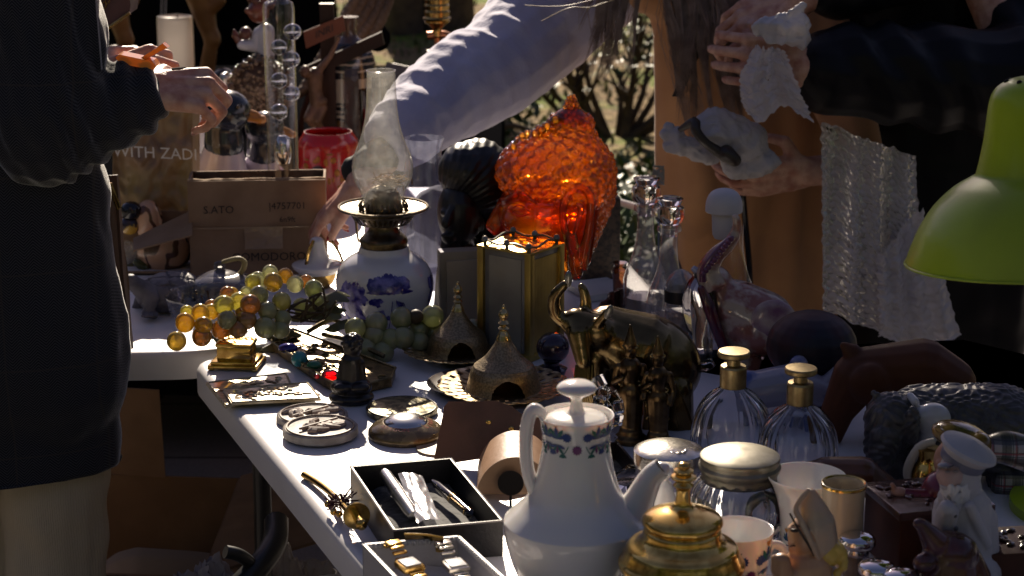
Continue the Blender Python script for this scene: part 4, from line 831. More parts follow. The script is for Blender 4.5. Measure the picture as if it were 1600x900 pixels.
b = B(648, 880, TZ + .035); g = MB(); g.sheet(lambda a, c_: T(632, 862, TZ + .04) + Vector((.045 * a, -.012 * a + .004 * math.sin(a * 3), .026 * math.sin(c_ * 1.5) - .004)) + Vector((0, .018 * math.cos(c_ * 1.5), 0)), 16, 16, th=.0018)
tag(g.build('gold_clasp', gold, None, loc=b.c), 'curved polished gold clasp standing at the back of the white box', 'clasp')
# ---- leather pieces
leather = M('brown_leather', (.16, .07, .04), .42, c2=(.08, .035, .02), ns=12, bump=90, bs=.35, coat=.15); tan = M('tan_leather', (.36, .21, .12), .5, c2=(.28, .15, .08), ns=14, bump=120, bs=.3)
b = B(760, 730); P = [(676, 727), (693, 648), (700, 641), (745, 641), (775, 640), (800, 648), (818, 660), (862, 655), (880, 672), (855, 700), (790, 714)]
y0 = b.y; PP = []
for u, v in P: p = Y(u, v, y0); p.y += (p.z - TZ) * .45 + .00; PP.append(p)
m0 = min(p.z for p in PP)
for p in PP: p.z += TZ + .001 - m0 if p.z - m0 < .004 else 0
nrm = Vector((0, -.9, .42)) * .004; g = MB(); g.prism(PP, nrm)
t = thing('leather_case', 'stiff brown leather piece with brass rivets standing behind the gift box', 'leather piece', b.c); g.build('flap', leather, t, ang=.4)
for u, v in ((763, 667), (799, 676)):
    p = Y(u, v, y0); p.y += (p.z - TZ) * .45 - .006; g = MB(); g.ell(p, (.004, .002, .0035), seg=12, rings=8); g.build('rivet', gold, t)
b = B(812, 782); t = thing('leather_holster', 'curled tan leather piece with a round slotted opening behind the coffee pot', 'leather piece', b.c)
q = b.p; cc = q(806, 775); Rr = 62 * b.s
def arch(a, c_):                         # curved shell: end face is seen as an arch
    an = math.pi * (.04 + .92 * a); return Vector((cc.x - Rr * math.cos(an), b.y + c_ * .10 + .0 - .012 * math.sin(an), TZ + .002 + Rr * 1.22 * math.sin(an)))
g = MB(); g.sheet(arch, 40, 16, th=.003); g.build('shell', tan, t)
g = MB(); g.prism([arch(k / 20, 0) + Vector((0, -.002, 0)) for k in range(21)], (0, .003, 0)); 
g.build('end_face', M('tan_face', (.25, .15, .085), .55, c2=(.18, .10, .055), ns=10, bump=80), t, ang=.4)
hc = q(798, 746); g = MB(); g.lathe(Vector((hc.x, b.y - .020, hc.z)), [(1e-4, 0), (.0165, 0), (.0165, .001), (1e-4, .001)], 32, rot=Matrix.Rotation(R(90), 3, 'X')); g.box((hc.x, b.y - .0200, hc.z - .022), (.0035, .001, .034)); g.build('opening', M('dark_opening', (.006, .004, .003), .9), t)
b = B(685, 702); g = MB(); g.lathe(b.c, [(.030, 0), (.031, .0015), (.0305, .003), (1e-4, .003)], 48); tag(g.build('leather_disc', M('pale_leather', (.55, .42, .27), .5, c2=(.38, .26, .14), ns=120), None, loc=b.c), 'pale tan round disc between the domed paperweight and the brown leather', 'disc')
# ---- dark tray and clear block behind the pot
b = B(985, 790); zt = TZ + .03; C = [T(955, 672, zt), T(965, 770, zt), T(1052, 770, zt), T(1022, 718, zt)]
t, c = tray([T(905, 700, zt), T(960, 790, zt), T(1050, 790, zt), T(965, 690, zt)], TZ + .0005, .03, .003, 'pen_case', 'dark open presentation case behind the coffee pot', M('dark_case', (.03, .022, .02), .3, coat=.3), velvet)
t2 = thing('glass_block', 'clear chunky glass block lying in the dark presentation case', 'glass block', (c.x, c.y, TZ + .006)); g = MB(); g.box((c.x + .01, c.y - .005, TZ + .02), (.04, .075, .022), R(-33), .003); g.build('block', glass, t2, ang=.3)
# crystal stopper
b = B(945, 705); rr = random.Random(5); t = thing('crystal_stopper', 'faceted clear crystal ornament just behind the coffee pot rim', 'crystal ornament', b.c); q = b.p; g = MB()
for (u, v, r_) in ((936, 597, .008), (928, 604, .006), (944, 614, .008), (957, 622, .009), (966, 636, .008), (960, 655, .009), (946, 665, .008), (950, 685, .010), (945, 700, .009), (938, 628, .008)):
    g.box(q(u, v), (r_ * 2, r_ * 1.8, r_ * 1.8), Euler((rr.uniform(0, 3), rr.uniform(0, 3), rr.uniform(0, 3))).to_matrix(), .0015)
g.build('crystals', glass, t, ang=.2, flat=True)
# ================================================================= MIDDLE OF THE TABLE
# ---- incense burners on pierced plates
engraved = M('engraved_brass', (.36, .27, .16), .40, 1, c2=(.22, .17, .10), ns=320, nd=2, ramp=(.42, .6), bump=300, bs=.7, bd=.0012)
def burner(u, v, k, label):
    b = B(u, v); t = thing('incense_burner', label, 'incense burner', b.c, 'domed brass incense burners on pierced plates'); z0 = TZ + .010; Rp = 101 * b.s * k
    def plate(a, c_):
        an = a * 6.28318; r = (.30 + .70 * c_) * Rp * (1 + (.035 * abs(math.sin(an * 14)) if c_ > .9 else 0)); return Vector((b.c.x + r * math.cos(an), b.c.y + r * math.sin(an), z0 + .010 * c_ ** 2))
    def holes(a, c_):
        an = a * 28; f = an - int(an); k2 = int(c_ * 20)
        if .42 < c_ < .70: return .18 < f < .62 and abs(c_ - .56) < .12 - .18 * abs(f - .40)
        if .76 < c_ < .92: f2 = (an + .5) % 1; return abs(c_ - .84) < .065 and .18 < f2 < .68
        return False
    g = MB(); g.sheet(plate, 336, 24, th=.0016, skip=holes); g.build('pierced_plate', M('pierced_brass', (.66, .54, .36), .38, 1, c2=(.30, .22, .12), ns=90), t)
    g = MB(); g.lathe((b.c.x, b.c.y, TZ), [(Rp * .22, 0), (Rp * .32, .003), (Rp * .32, .009), (Rp * .38, .012), (Rp * .2, .012)], 48); g.build('foot', engraved, t)
    b2 = BY(u, v - 6, b.y); V = lambda dz: v - 8 - dz * k
    pr = [(60, V(0)), (64, V(1)), (64, V(4)), (59, V(6)), (56, V(16)), (54, V(26)), (50, V(36)), (48, V(39)), (47, V(41)), (40, V(46)), (30, V(54)), (22, V(64)), (15, V(74)), (12, V(80)), (11, V(84))]
    pr = [(r * k, vv) for r, vv in pr]
    am = R(-88 + 6)                       # the arched mouth looks to the front right
    def mouth(a, z, r):
        da = (a - am + math.pi) % (2 * math.pi) - math.pi; x = da * 52; h = (b.z(V(5)) - z) / -b.s; return abs(x) < 24 * math.sqrt(max(0, 1 - (max(h, 0) / 27) ** 2)) and 0 < h < 27
    z00 = b2.c.z; prf = [(r * b.s, b.z(vv) - z00) for r, vv in pr]; dense = []
    for (r0, z0_), (r1, z1_) in zip(prf, prf[1:]):
        for j in range(6): dense.append((r0 + (r1 - r0) * j / 6, z0_ + (z1_ - z0_) * j / 6))
    dense.append(prf[-1]); dense = [(r, z) for r, z in dense]
    g = MB(); g.lathe((b.c.x, b.c.y, z00), dense, 150, skip=lambda a, z, r: mouth(a, z + z00, r), cap=False); g.lathe((b.c.x, b.c.y, z00), [(r - .0016, z) for r, z in dense], 150, skip=lambda a, z, r: mouth(a, z + z00, r), cap=False); g.build('dome', engraved, t)
    g = MB(); g.lathe((b.c.x, b.c.y, z00 + .001), [(44 * b.s * k, 0), (.5 * b.s, .001)], 24); g.build('inner_dish', M('near_black', (.012, .01, .008), .8), t)  # near-black disc inside the burner dome
    g = MB(); pf = [(12, V(82)), (9, V(90)), (6, V(96)), (9, V(99)), (5, V(103)), (9, V(107)), (5, V(112)), (8, V(118)), (7, V(124)), (3, V(130)), (3, V(133)), (.5, V(136))]; g.lat(BY(u, v - 6, b.y), [(r * k, vv) for r, vv in pf], 28); g.build('finial', M('finial_brass', (.50, .38, .18), .2, 1), t, ang=.6)
burner(716, 562, .84, 'engraved brass incense burner, the farther of the two, beside the green onyx grapes')
burner(787, 620, 1.0, 'engraved brass incense burner, the nearer of the two, just behind the brown leather')
g = MB(); b = B(745, 608); g.lathe(b.c, [(.05, 0), (.065, .003), (.075, .011), (.073, .012), (.06, .006), (1e-4, .005)], 56); tag(g.build('wooden_dish', M('dark_dish', (.05, .025, .015), .4, coat=.3), None, loc=b.c + Vector((0, 0, 0))), 'shallow dark wooden dish under the edge of the nearer incense burner', 'dish').location.y += 0
# ---- brass cased box with gallery
b = B(808, 566); t = thing('brass_casket', 'square brass casket with a small railed top and marble sides behind the incense burners', 'casket', b.c); q = b.p
fl = Vector(T(762, 560)); zt = b.z(405); H_ = b.z(400) - TZ
s_ = b.s; rz = R(-36); X = rotz(rz) @ Vector((1, 0, 0)); Yv = rotz(rz) @ Vector((0, 1, 0)); w1, w2 = .092, .082
ctr = Vector((Y(814, 560, b.y).x, b.y + .065, TZ)); 
bc = M('brass_sheet', (.52, .39, .12), .38, 1, c2=(.38, .28, .09), ns=14, wave=(60, .5), bs=.05)
g = MB(); g.box(ctr + Vector((0, 0, H_ / 2)), (w1, w2, H_), rz, .002); g.build('case', M('grey_marble', (.28, .26, .24), .3, c2=(.18, .16, .15), ns=14, coat=.3), t, ang=.4)
g = MB()
for sx in (-1, 1):
    for sy in (-1, 1): g.box(ctr + X * sx * w1 / 2 + Yv * sy * w2 / 2 + Vector((0, 0, H_ / 2)), (.012, .012, H_ + .002), rz, .002)
g.box(ctr + Vector((0, 0, H_ + .002)), (w1 + .012, w2 + .012, .004), rz, .001); g.box(ctr + Vector((0, 0, .005)), (w1 + .014, w2 + .014, .010), rz, .002)
g.box(ctr + X * (w1 / 2 + .0008) + Vector((0, 0, H_ / 2)), (.002, w2 - .008, H_ - .02), rz); g.box(ctr - Yv * (w2 / 2 + .0008) + Vector((0, 0, H_ / 2)), (w1 - .03, .002, H_ - .02), rz, mi=1); g.build('frame', [bc, M('panel_pearl', (.33, .30, .24), .35, c2=(.24, .21, .18), ns=10, coat=.2)], t, ang=.4)
g = MB(); topz = H_ + .004
for sx, sy in ((-1, -1), (1, -1), (-1, 1), (1, 1), (0, 1), (0, -1)): g.lathe(ctr + X * sx * w1 * .46 + Yv * sy * w2 * .46 + Vector((0, 0, topz)), [(.003, 0), (.003, .004), (.0055, .007), (.004, .012), (.001, .014)], 14)
for sy in (-1, 1): g.tube([ctr + X * w1 * k + Yv * sy * w2 * (.46 - .0 ) + Vector((0, 0, topz + .006 + .004 * math.sin(k * 12))) for k in (-.46, -.2, 0, .2, .46)], .002, 8)
for sx in (-1, 1): g.tube([ctr + Yv * w2 * k + X * sx * w1 * .46 + Vector((0, 0, topz + .006 + .004 * math.sin(k * 12))) for k in (-.46, -.2, 0, .2, .46)], .002, 8)
g.build('rail', pewter, t)
# ---- framed picture / box leaning
b = B(722, 520); t = thing('cream_box', 'cream coloured box with a framed front standing left of the brass casket', 'box', b.c); q = b.p
g = MB(); c = q(738, 465) + Vector((0, .03, 0)); g.box((c.x, b.y + .05, TZ + .066), (.115, .03, .130), R(12), .004); g.build('case', M('cream_card', (.34, .27, .19), .6, c2=(.28, .22, .15), ns=10), t)
g = MB(); g.box((c.x + .0035, b.y + .0335, TZ + .062), (.096, .006, .108), R(12), .002); g.build('panel', M('cream_panel', (.38, .30, .21), .5), t)
# ---- green onyx grapes (front bunch)
onyx = glow('onyx_green', (.50, .54, .26), .9, (.6, .65, .3), gl=.1, c2=(.58, .56, .34), ns=30, dif=.5)
onyx_y = glow('onyx_yellow', (1.0, .84, .18), .82, (1, .92, .35), gl=.1, c2=(.92, .90, .32), ns=26, dif=.42); onyx_o = glow('onyx_amber', (1.0, .60, .08), .82, (1, .74, .2), gl=.1, c2=(.98, .74, .16), ns=26, dif=.42)
onyx_b = glow('onyx_brown', (.62, .32, .10), .82, (.7, .35, .12), gl=.1, c2=(.70, .42, .14), ns=26, dif=.42); onyx_p = glow('onyx_pale', (.96, .94, .62), .82, (1, 1, .7), gl=.1, c2=(.92, .92, .48), ns=26, dif=.42)
b = B(610, 560); t = thing('stone_grapes', 'bunch of large green onyx grapes in front of the blue and white lamp', 'stone grapes', b.c)
for (u, v, r, d) in ((555, 513, 17, 0), (588, 505, 18, .01), (627, 497, 18, .02), (676, 494, 18, .03), (712, 508, 16, .03), (740, 512, 15, .05), (655, 515, 16, .03), (572, 545, 18, -.01), (598, 550, 18, -.01), (630, 528, 18, .0), (610, 530, 17, 0), (655, 535, 17, .01), (585, 525, 17, .0), (560, 535, 14, .0), (680, 520, 16, .04)):
    g = MB(); g.ell(b.p(u, v, d), r * b.s); g.build('grape', onyx, t)
g = MB(); g.ell(b.p(650, 495, .02), .012); g.tube([b.p(640, 505, .03), b.p(690, 512, .05), b.p(735, 525, .06)], .003, 8); g.build('stem', M('dark_stem', (.06, .04, .02), .6), t)
# ---- yellow and amber grapes
b = B(400, 560); t = thing('stone_grapes', 'bunch of glowing yellow and amber onyx grapes at the corner of the table', 'stone grapes', b.c)
G = [(276, 533, 14, 'o', -.12), (289, 504, 14, 'o', -.08), (318, 508, 13, 'o', -.08), (313, 489, 13, 'o', -.05), (330, 487, 12, 'o', -.04), (292, 487, 10, 'y', -.03), (315, 526, 14, 'b', -.08), (345, 515, 14, 'b', -.04), (350, 476, 15, 'y', -.04), (374, 471, 15, 'y', -.02), (391, 476, 15, 'b', -.04), (355, 458, 11, 'b', 0), (362, 460, 11, 'o', .02), (385, 456, 9, 'p', .03), (403, 438, 13, 'p', .05), (395, 441, 12, 'y', .04), (427, 441, 14, 'o', .03), (422, 426, 12, 'p', .06),
     (446, 431, 12, 'o', .06), (461, 444, 13, 'p', .05), (478, 440, 11, 'b', .08), (440, 471, 14, 'y', 0), (405, 461, 14, 'g', 0), (418, 486, 14, 'g', -.03), (441, 498, 13, 'g', -.02), (414, 512, 16, 'g', -.05), (385, 500, 15, 'b', -.05), (355, 500, 14, 'g', -.06), (490, 452, 14, 'g', .06), (380, 490, 12, 'b', -.03), (330, 478, 10, 'b', .0), (438, 515, 14, 'g', -.03), (372, 515, 13, 'b', -.06), (470, 478, 12, 'g', .04), (495, 470, 12, 'g', .05)]
mm = {'o': onyx_o, 'y': onyx_y, 'b': onyx_b, 'p': onyx_p, 'g': onyx}
for (u, v, r, k, d) in G:
    g = MB(); g.ell(b.p(u, v, d), (r * 1.07 * b.s, r * 1.05 * b.s, r * (1 + .13 * rnd.random()) * b.s)); g.build('grape', mm[k], t)
g = MB(); rr = random.Random(8)
for k in range(9): g.tube([b.p(430 + rr.uniform(-20, 60), 470 + rr.uniform(-15, 25), .0), b.p(470 + rr.uniform(-10, 40), 480 + rr.uniform(-15, 25), .02), b.p(510 + rr.uniform(-10, 20), 470 + rr.uniform(-25, 25), .03)], .002, 6)
g.build('stem', M('dark_stem', ()), t)
b = B(480, 545); t = thing('silk_leaves', 'grey green fabric vine leaves lying beside the yellow grapes', 'leaves', b.c); lm = glow('leaf_fabric', (.20, .21, .13), .85, (.2, .2, .1), gl=0, c2=(.28, .27, .18), ns=30, dif=.6)
for (cu, cv, an, L) in ((455, 520, 2.6, .075), (485, 500, 1.2, .07), (505, 515, .3, .08), (470, 535, 3.6, .07), (500, 480, .9, .06), (400, 535, 3.0, .07), (430, 548, 3.5, .08), (380, 522, 2.4, .06), (450, 500, .4, .07), (520, 500, 2.0, .06), (350, 530, 3.2, .05), (415, 530, .2, .06)):
    c = b.p(cu, cv)
    def lf(a, c_, c=c, an=an, L=L):
        w_ = math.sin(a * 3.14) ** .7 * (1 + .22 * math.sin(a * 16)) * .5 * L; x = a * L; y_ = (c_ - .5) * 2 * w_; return c + Vector((x * math.cos(an) - y_ * math.sin(an), (x * math.sin(an) + y_ * math.cos(an)) * .5, .012 * math.sin(a * 3) - .3 * abs(y_) + (x * math.sin(an)) * .35))
    g = MB(); g.sheet(lf, 16, 8, th=.0015); g.build('leaf', lm, t)
# ---- oil lamp
b = B(602, 512); t = thing('oil_lamp', 'antique oil lamp with a blue and white porcelain base and a glass chimney', 'oil lamp', b.c); q = b.p
def pattern_porc():
    m = bpy.data.materials.new('blue_white_porcelain'); m.use_nodes = True; n = m.node_tree.nodes; l = m.node_tree.links; p = n['Principled BSDF']; tc = n.new('ShaderNodeTexCoord')
    t_ = n.new('ShaderNodeTexNoise'); t_.inputs['Scale'].default_value = 70; t_.inputs['Detail'].default_value = 6; l.new(tc.outputs['Object'], t_.inputs[0]); r = n.new('ShaderNodeValToRGB'); r.color_ramp.elements[0].position = .42; r.color_ramp.elements[0].color = (.02, .015, .22, 1); r.color_ramp.elements[1].position = .62; r.color_ramp.elements[1].color = (.20, .18, .55, 1)
    l.new(t_.outputs['Fac'], r.inputs[0]); l.new(r.outputs[0], p.inputs['Base Color']); p.inputs['Roughness'].default_value = .12; p.inputs['Coat Weight'].default_value = .5; return m
bp_ = [(40, 516), (46, 510), (55, 500), (68, 478), (75, 452), (74, 430), (66, 412), (55, 402), (44, 396), (40, 392), (38, 384)]
jar = M('lamp_porcelain', (.76, .75, .78), .1, coat=.6, c2=(.70, .69, .74), ns=6); g = MB(); g.lat(b, bp_, 72); g.build('base', jar, t)
zz = b.c.z; PR = smooth_prof([(r * b.s, b.z(v_) - zz) for r, v_ in bp_], 6)
def lamp_pt(phi, v_):
    z = b.z(v_) - zz
    for (r0, z0), (r1, z1) in zip(PR, PR[1:]):
        if z0 <= z <= z1: r = r0 + (r1 - r0) * (z - z0) / ((z1 - z0) or 1); break
    else: r = 40 * b.s
    return Vector((b.c.x + (r + .0006) * math.sin(phi), b.c.y - (r + .0006) * math.cos(phi), b.z(v_)))
g = MB(); rr = random.Random(12)
def blotch(phi, v_, rp, rv_, n_=11, jag=.55):
    rp *= 1.8; rv_ *= 1.8
    pts = [lamp_pt(phi + rp * math.cos(k * 6.283 / n_) * (1 - jag * rr.random()), v_ + rv_ * math.sin(k * 6.283 / n_) * (1 - jag * rr.random())) for k in range(n_)]; c_ = lamp_pt(phi, v_); o = [c_] + pts; g.add(o, [(0, k + 1, (k + 1) % n_ + 1) for k in range(n_)])
for side in (0, 2.2, 4.3):
    for k in range(95): a = rr.gauss(.13, .26); blotch(side + max(-.22, min(.52, a)), 428 + rr.uniform(-11, 8) * (1 - abs(a - .13)), .06, 5)
    for k in range(26): blotch(side + rr.uniform(-.2, .55), 438 + rr.uniform(-1, 2), .09, 1.4)
    for k in range(110): blotch(side - .72 + rr.gauss(0, .13), 465 + rr.uniform(-32, 26), .065, 6)
    for k in range(30): blotch(side - .70 + rr.gauss(0, .17), 490 + rr.uniform(-6, 6), .07, 4)
    for k in range(8): blotch(side - .12 + rr.gauss(0, .05), 452 + rr.gauss(0, 2), .05, 3)
    for (pa_, va_, dr) in ((.02, 470, -1), (.24, 476, 1), (.30, 455, 1), (.14, 480, -1)):
        for j in range(6): g.tube([lamp_pt(side + pa_ + .10, 484 - (pa_ > .2) * 14), lamp_pt(side + pa_ + dr * .03 * j, va_ - 5 + j), lamp_pt(side + pa_ + dr * (.04 * j + .03), va_ + 9 + j)], [.0006, .0013, .0003], 4, sub=3)
    g.tube([lamp_pt(side + .16, 498), lamp_pt(side + .20, 475), lamp_pt(side + .22, 452)], .0009, 4)
g.build('painted_landscape', pattern_porc(), t, recalc=False, flat=True)
ob_ = M('lamp_brass', (.20, .15, .09), .35, 1, c2=(.10, .075, .045), ns=50, bump=120, bs=.3)
g = MB(); g.lat(b, [(38, 392), (38, 388), (36, 384), (37, 378), (36, 372), (30, 366), (24, 360), (22, 352), (26, 348), (32, 344), (38, 340), (40, 330), (41, 326)], 56, sub=2); g.build('burner', ob_, t, ang=.5)
def gl(a, c_): an = a * 6.28318; r = (33 + 35 * c_) * b.s; return Vector((b.c.x + r * math.cos(an), b.c.y + r * math.sin(an), b.z(328 - 5 * c_)))
g = MB(); g.sheet(gl, 240, 6, th=.0012, skip=lambda a, c_: .2 < c_ < .8 and (a * 60) % 1 > .5); g.tube([gl(k / 24, 1) for k in range(24)], .0026, 8, True); g.tube([gl(k / 24, 0) for k in range(24)], .002, 8, True)
g.sheet(lambda a, c_: Vector((b.c.x + (39 + 14 * c_) * b.s * math.cos(a * 6.28318), b.c.y + (39 + 14 * c_) * b.s * math.sin(a * 6.28318), b.z(348 - 17 * c_))), 144, 5, th=.001, skip=lambda a, c_: .2 < c_ < .85 and (a * 36) % 1 > .5); g.build('gallery', ob_, t)
g = MB()
for k in range(20): a = k * .314; r = 34 * b.s; p0 = Vector((b.c.x + r * math.cos(a), b.c.y + r * math.sin(a), b.z(330))); g.tube([p0, p0 + Vector((.003 * math.cos(a), .003 * math.sin(a), .010)), p0 + Vector((-.001 * math.cos(a), -.001 * math.sin(a), .017))], [.0028, .0024, .001], 6)
g.build('chimney_prongs', ob_, t)
g = MB(); g.lat(b, [(28, 328), (28, 315), (25, 302), (18, 294), (8, 290), (.5, 289)], 32); g.build('wick_dome', M('burner_dome', (.34, .29, .20), .4, .8, c2=(.2, .15, .09), ns=60), t)
rr = random.Random(3); g = MB()
for k in range(70): p0 = q(606 + rr.gauss(0, 9), 284 + rr.gauss(0, 5), rr.uniform(-.012, .012)); g.tube([p0, p0 + Vector((rr.uniform(-.016, .016), rr.uniform(-.01, .01), rr.uniform(-.008, .008))), p0 + Vector((rr.uniform(-.02, .02), 0, rr.uniform(-.008, .008)))], .0009, 4, sub=2)
g.build('dry_grass_tuft', M('dry_straw', (.42, .25, .10), .7), t)
ch = [(30, 327), (31, 315), (34, 300), (43, 282), (47, 262), (43, 240), (33, 215), (26, 185), (23, 150), (22, 120), (22, 110)]
g = MB(); g.lat(b, ch, 64, cap=False, sub=4); g.tube([Vector((b.c.x + 22 * b.s * math.cos(k * .3927), b.c.y + 22 * b.s * math.sin(k * .3927), b.z(110))) for k in range(16)], .0009, 6, True); g.build('glass_chimney', dustyglass, t)
g = MB(); g.tube([q(565, 372, .04), q(560, 376, .02), q(556, 345, .0)], .0022, 8); g.lathe(q(552, 340, -.01), [(.008, 0), (.008, .003)], 20, rot=Euler((0, R(60), 0)).to_matrix()); g.build('wick_knob', ob_, t)
# ---- gravy-like porcelain vessel under the hand
b = B(497, 448); t = thing('porcelain_funnel', 'white flared porcelain lid with gilt handles, being lifted by the fingers', 'lid', b.c); q = b.p
g = MB(); g.lat(b, [(20, 440), (30, 425), (38, 418), (40, 413), (36, 411), (24, 408), (16, 400), (12, 385), (11, 376), (6, 371), (.5, 370)], 48); g.build('cover', porcelain, t)
g = MB(); [g.tube([q(478 + 42 * k, 418, -.02), q(482 + 34 * k, 395, -.02), q(490 + 20 * k, 376, -.01)], .0032, 8) for k in (0,)]; g.build('gilt_handle', gold, t); g = MB(); g.tube([q(538, 416, .01), q(530, 395, .01), q(518, 376, .01)], .0026, 8); g.build('gilt_handle', gold, t)
g = MB(); g.lat(b, [(16, 452), (18, 448), (26, 438), (30, 425)], 40); g.build('gilt_bowl', gold, t)
# ---- amber glass head
amber = glow('amber_glass', (1.0, .33, .014), .5, (1.0, .57, .12), rough=.06, gl=.1, c2=(1.0, .20, .008), ns=9, bump=14, refr=.6)
b = B(872, 492); t = thing('amber_glass_head', 'large orange glass head of a serene figure with tight snail curls', 'glass head', b.c); q = b.p
g = MB(); CR = q(868, 278, .02); s_ = b.s
tr = Euler((0, R(10), 0)).to_matrix()
g.cap(q(836, 330, .0), 60 * s_, q(832, 368, .0), 49 * s_); g.cap(q(893, 322, .02), 44 * s_, q(893, 398, .02), 33 * s_); g.cap(q(820, 392, 0), 30 * s_, q(808, 408, 0), 22 * s_); g.cap(q(850, 396, .02), 40 * s_, q(842, 480, .02), 36 * s_)
# face: brow, nose, lips, chin, turned to the left and towards the camera
g.cap(q(790, 310, -.018), 9 * s_, q(769, 352, -.018), 11 * s_); g.ell(q(776, 357, -.02), 12 * s_); g.cap(q(800, 325, -.02), 18 * s_, q(784, 352, -.015), 15 * s_); g.cap(q(786, 312, -.03), 6 * s_, q(815, 300, -.068), 4 * s_); g.cap(q(815, 300, -.068), 4 * s_, q(838, 318, -.07), 3 * s_)
g.cap(q(778, 379, -.015), 7 * s_, q(800, 379, -.040), 5 * s_); g.cap(q(780, 389, -.015), 7 * s_, q(798, 388, -.038), 5 * s_); g.ell(q(800, 372, -.01), (24 * s_, 26 * s_, 20 * s_)); g.ell(q(792, 410, -.02), (20 * s_, 24 * s_, 14 * s_)); g.ell(q(800, 345, -.04), (15 * s_, 16 * s_, 14 * s_))
g.ell(q(805, 326, -.058), (14 * s_, 10 * s_, 8 * s_)); g.ell(q(808, 296, -.055), 6.5 * s_)
face = g.fuse('face', amber, t, vox=.0035, sm=5, fac=.5)
g = MB(); g.tube([q(893, 395, -0.045), q(880, 345, -0.048), q(885, 305, -0.050), q(905, 290, -0.048), q(922, 305, -0.040), q(922, 345, -0.038), q(915, 385, -0.040), q(908, 420, -0.040)], [6 * s_, 6 * s_, 7 * s_, 7 * s_, 7 * s_, 7 * s_, 8 * s_, 11 * s_], 12); g.tube([q(900, 318, -0.050), q(908, 325, -0.050), q(903, 345, -0.050), q(898, 365, -0.048)], [4 * s_, 5 * s_, 4 * s_, 3 * s_], 10); g.cap(q(893, 370, -0.038), 9 * s_, q(899, 425, -0.040), 13 * s_); g.fuse('ear', glow('amber_glass_light', (1.0, .46, .04), .4, (1.0, .84, .5), rough=.06, gl=.15, refr=.6, bump=14), t, vox=.0025, sm=2)
g = MB()
g.tube([q(800, 332, -.082), q(812, 338, -.085), q(826, 334, -.084)], 1.6 * s_, 6); g.tube([q(798, 328, -.082), q(812, 320, -.085), q(828, 330, -.084)], 1.4 * s_, 6); g.build('eyelid', amber, t)
from mathutils.kdtree import KDTree
def knots(C, rad, r, n_):
    out = []
    for k in range(n_):
        z = 1 - 2 * (k + .5) / n_; a = k * 2.39996; rr_ = math.sqrt(1 - z * z); out.append(Vector((C.x + rad[0] * rr_ * math.cos(a), C.y + rad[1] * rr_ * math.sin(a), C.z + rad[2] * z)))
    return out
KN = knots(CR, (90 * s_, 86 * s_, 78 * s_), 0, 250) + [p_ for p_ in knots(q(890, 216, .02), (48 * s_,) * 3, 0, 84) if p_.z > q(890, 236).z] + [p_ for p_ in knots(q(900, 340, .035), (52 * s_, 50 * s_, 78 * s_), 0, 160) if p_.z < q(900, 300).z]
kd = KDTree(len(KN)); [kd.insert(p_, i_) for i_, p_ in enumerate(KN)]; kd.balance(); cr_ = 9.5 * s_
def curld(c, n_):
    co, ix, d = kd.find(c); o_ = c - co; a = n_.orthogonal().normalized(); b_ = n_.cross(a); x = o_.dot(a); y_ = o_.dot(b_); d = math.hypot(x, y_); k = min(1, d / cr_)
    if c.z > q(893, 184).z: return n_ * 0
    return n_ * (.0055 * math.sqrt(1 - k * k) + .0016 * math.cos(6.283 * (k * 2.1) + math.atan2(y_, x)) * (1 - k))
g = MB(); rot_ = Euler((R(-12), R(-30), 0)).to_matrix()
g.ell(q(872, 272, .035), (88 * s_, 84 * s_, 72 * s_), seg=40, rings=24); g.ell(q(850, 262, .0), (72 * s_, 76 * s_, 52 * s_), Euler((0, R(-12), 0)).to_matrix(), seg=40, rings=24); g.cap(q(890, 224, .02), 46 * s_, q(892, 200, .02), 34 * s_, seg=28); g.cap(q(893, 194, .02), 14 * s_, q(894, 180, .02), 6 * s_)
g.cap(q(915, 300, .05), 46 * s_, q(896, 372, .05), 34 * s_, seg=28)
g.fuse('curled_hair', amber, t, vox=.0021, sm=3, disp=curld)
g = MB(); rr = random.Random(2)
for k in range(64):
    z = k / 63; a = k * 2.4; r = (19 - 15 * z) * s_; g.ell(q(893, 192 - 42 * z, .02) + Vector((r * math.cos(a), r * math.sin(a), 0)), (5.6 - 2.4 * z) * s_, seg=10, rings=6)
for k in range(22):
    P = q(800 + 3.6 * k + rr.uniform(-2, 2), 225 - 1.9 * k + rr.uniform(-4, 4), -.01 + rr.uniform(-.03, .03)); g.ell(P, rr.uniform(5, 7) * s_, seg=12, rings=8)
g.build('hair_knob', glow('amber_glass_light', ()), t)
# ---- black carved head
bw = M('ebony', (.011, .010, .012), .38, coat=.12, wave=None, bump=50, bs=.12)
b = B(718, 478); t = thing('ebony_head', 'black carved wooden head with ridged hair between the oil lamp and the orange glass head', 'carved head', b.c); q = b.p; s_ = b.s
g = MB(); g.cap(q(716, 430), 36 * s_, q(720, 476), 44 * s_); g.cap(q(722, 400), 24 * s_, q(725, 440), 30 * s_); g.ell(q(717, 332, -.01), (34 * s_, 42 * s_, 52 * s_)); g.cap(q(706, 375, -.02), 18 * s_, q(700, 385, -.03), 13 * s_); g.cap(q(706, 325, -.05), 5 * s_, q(696, 350, -.062), 8 * s_); g.ell(q(700, 368, -.048), (12 * s_, 8 * s_, 5 * s_)); g.ell(q(701, 375, -.046), (11 * s_, 8 * s_, 5 * s_)); g.ell(q(724, 332, -.045), (9 * s_, 6 * s_, 5 * s_)); g.ell(q(693, 332, -.043), (6 * s_, 6 * s_, 5 * s_)); g.cap(q(715, 320, -.050), 4 * s_, q(735, 322, -.045), 3 * s_); g.ell(q(752, 350, -.01), (6 * s_, 8 * s_, 14 * s_)); g.ell(q(738, 352, -.02), (14 * s_, 16 * s_, 18 * s_))
g.fuse('face', bw, t, vox=.003, sm=2)
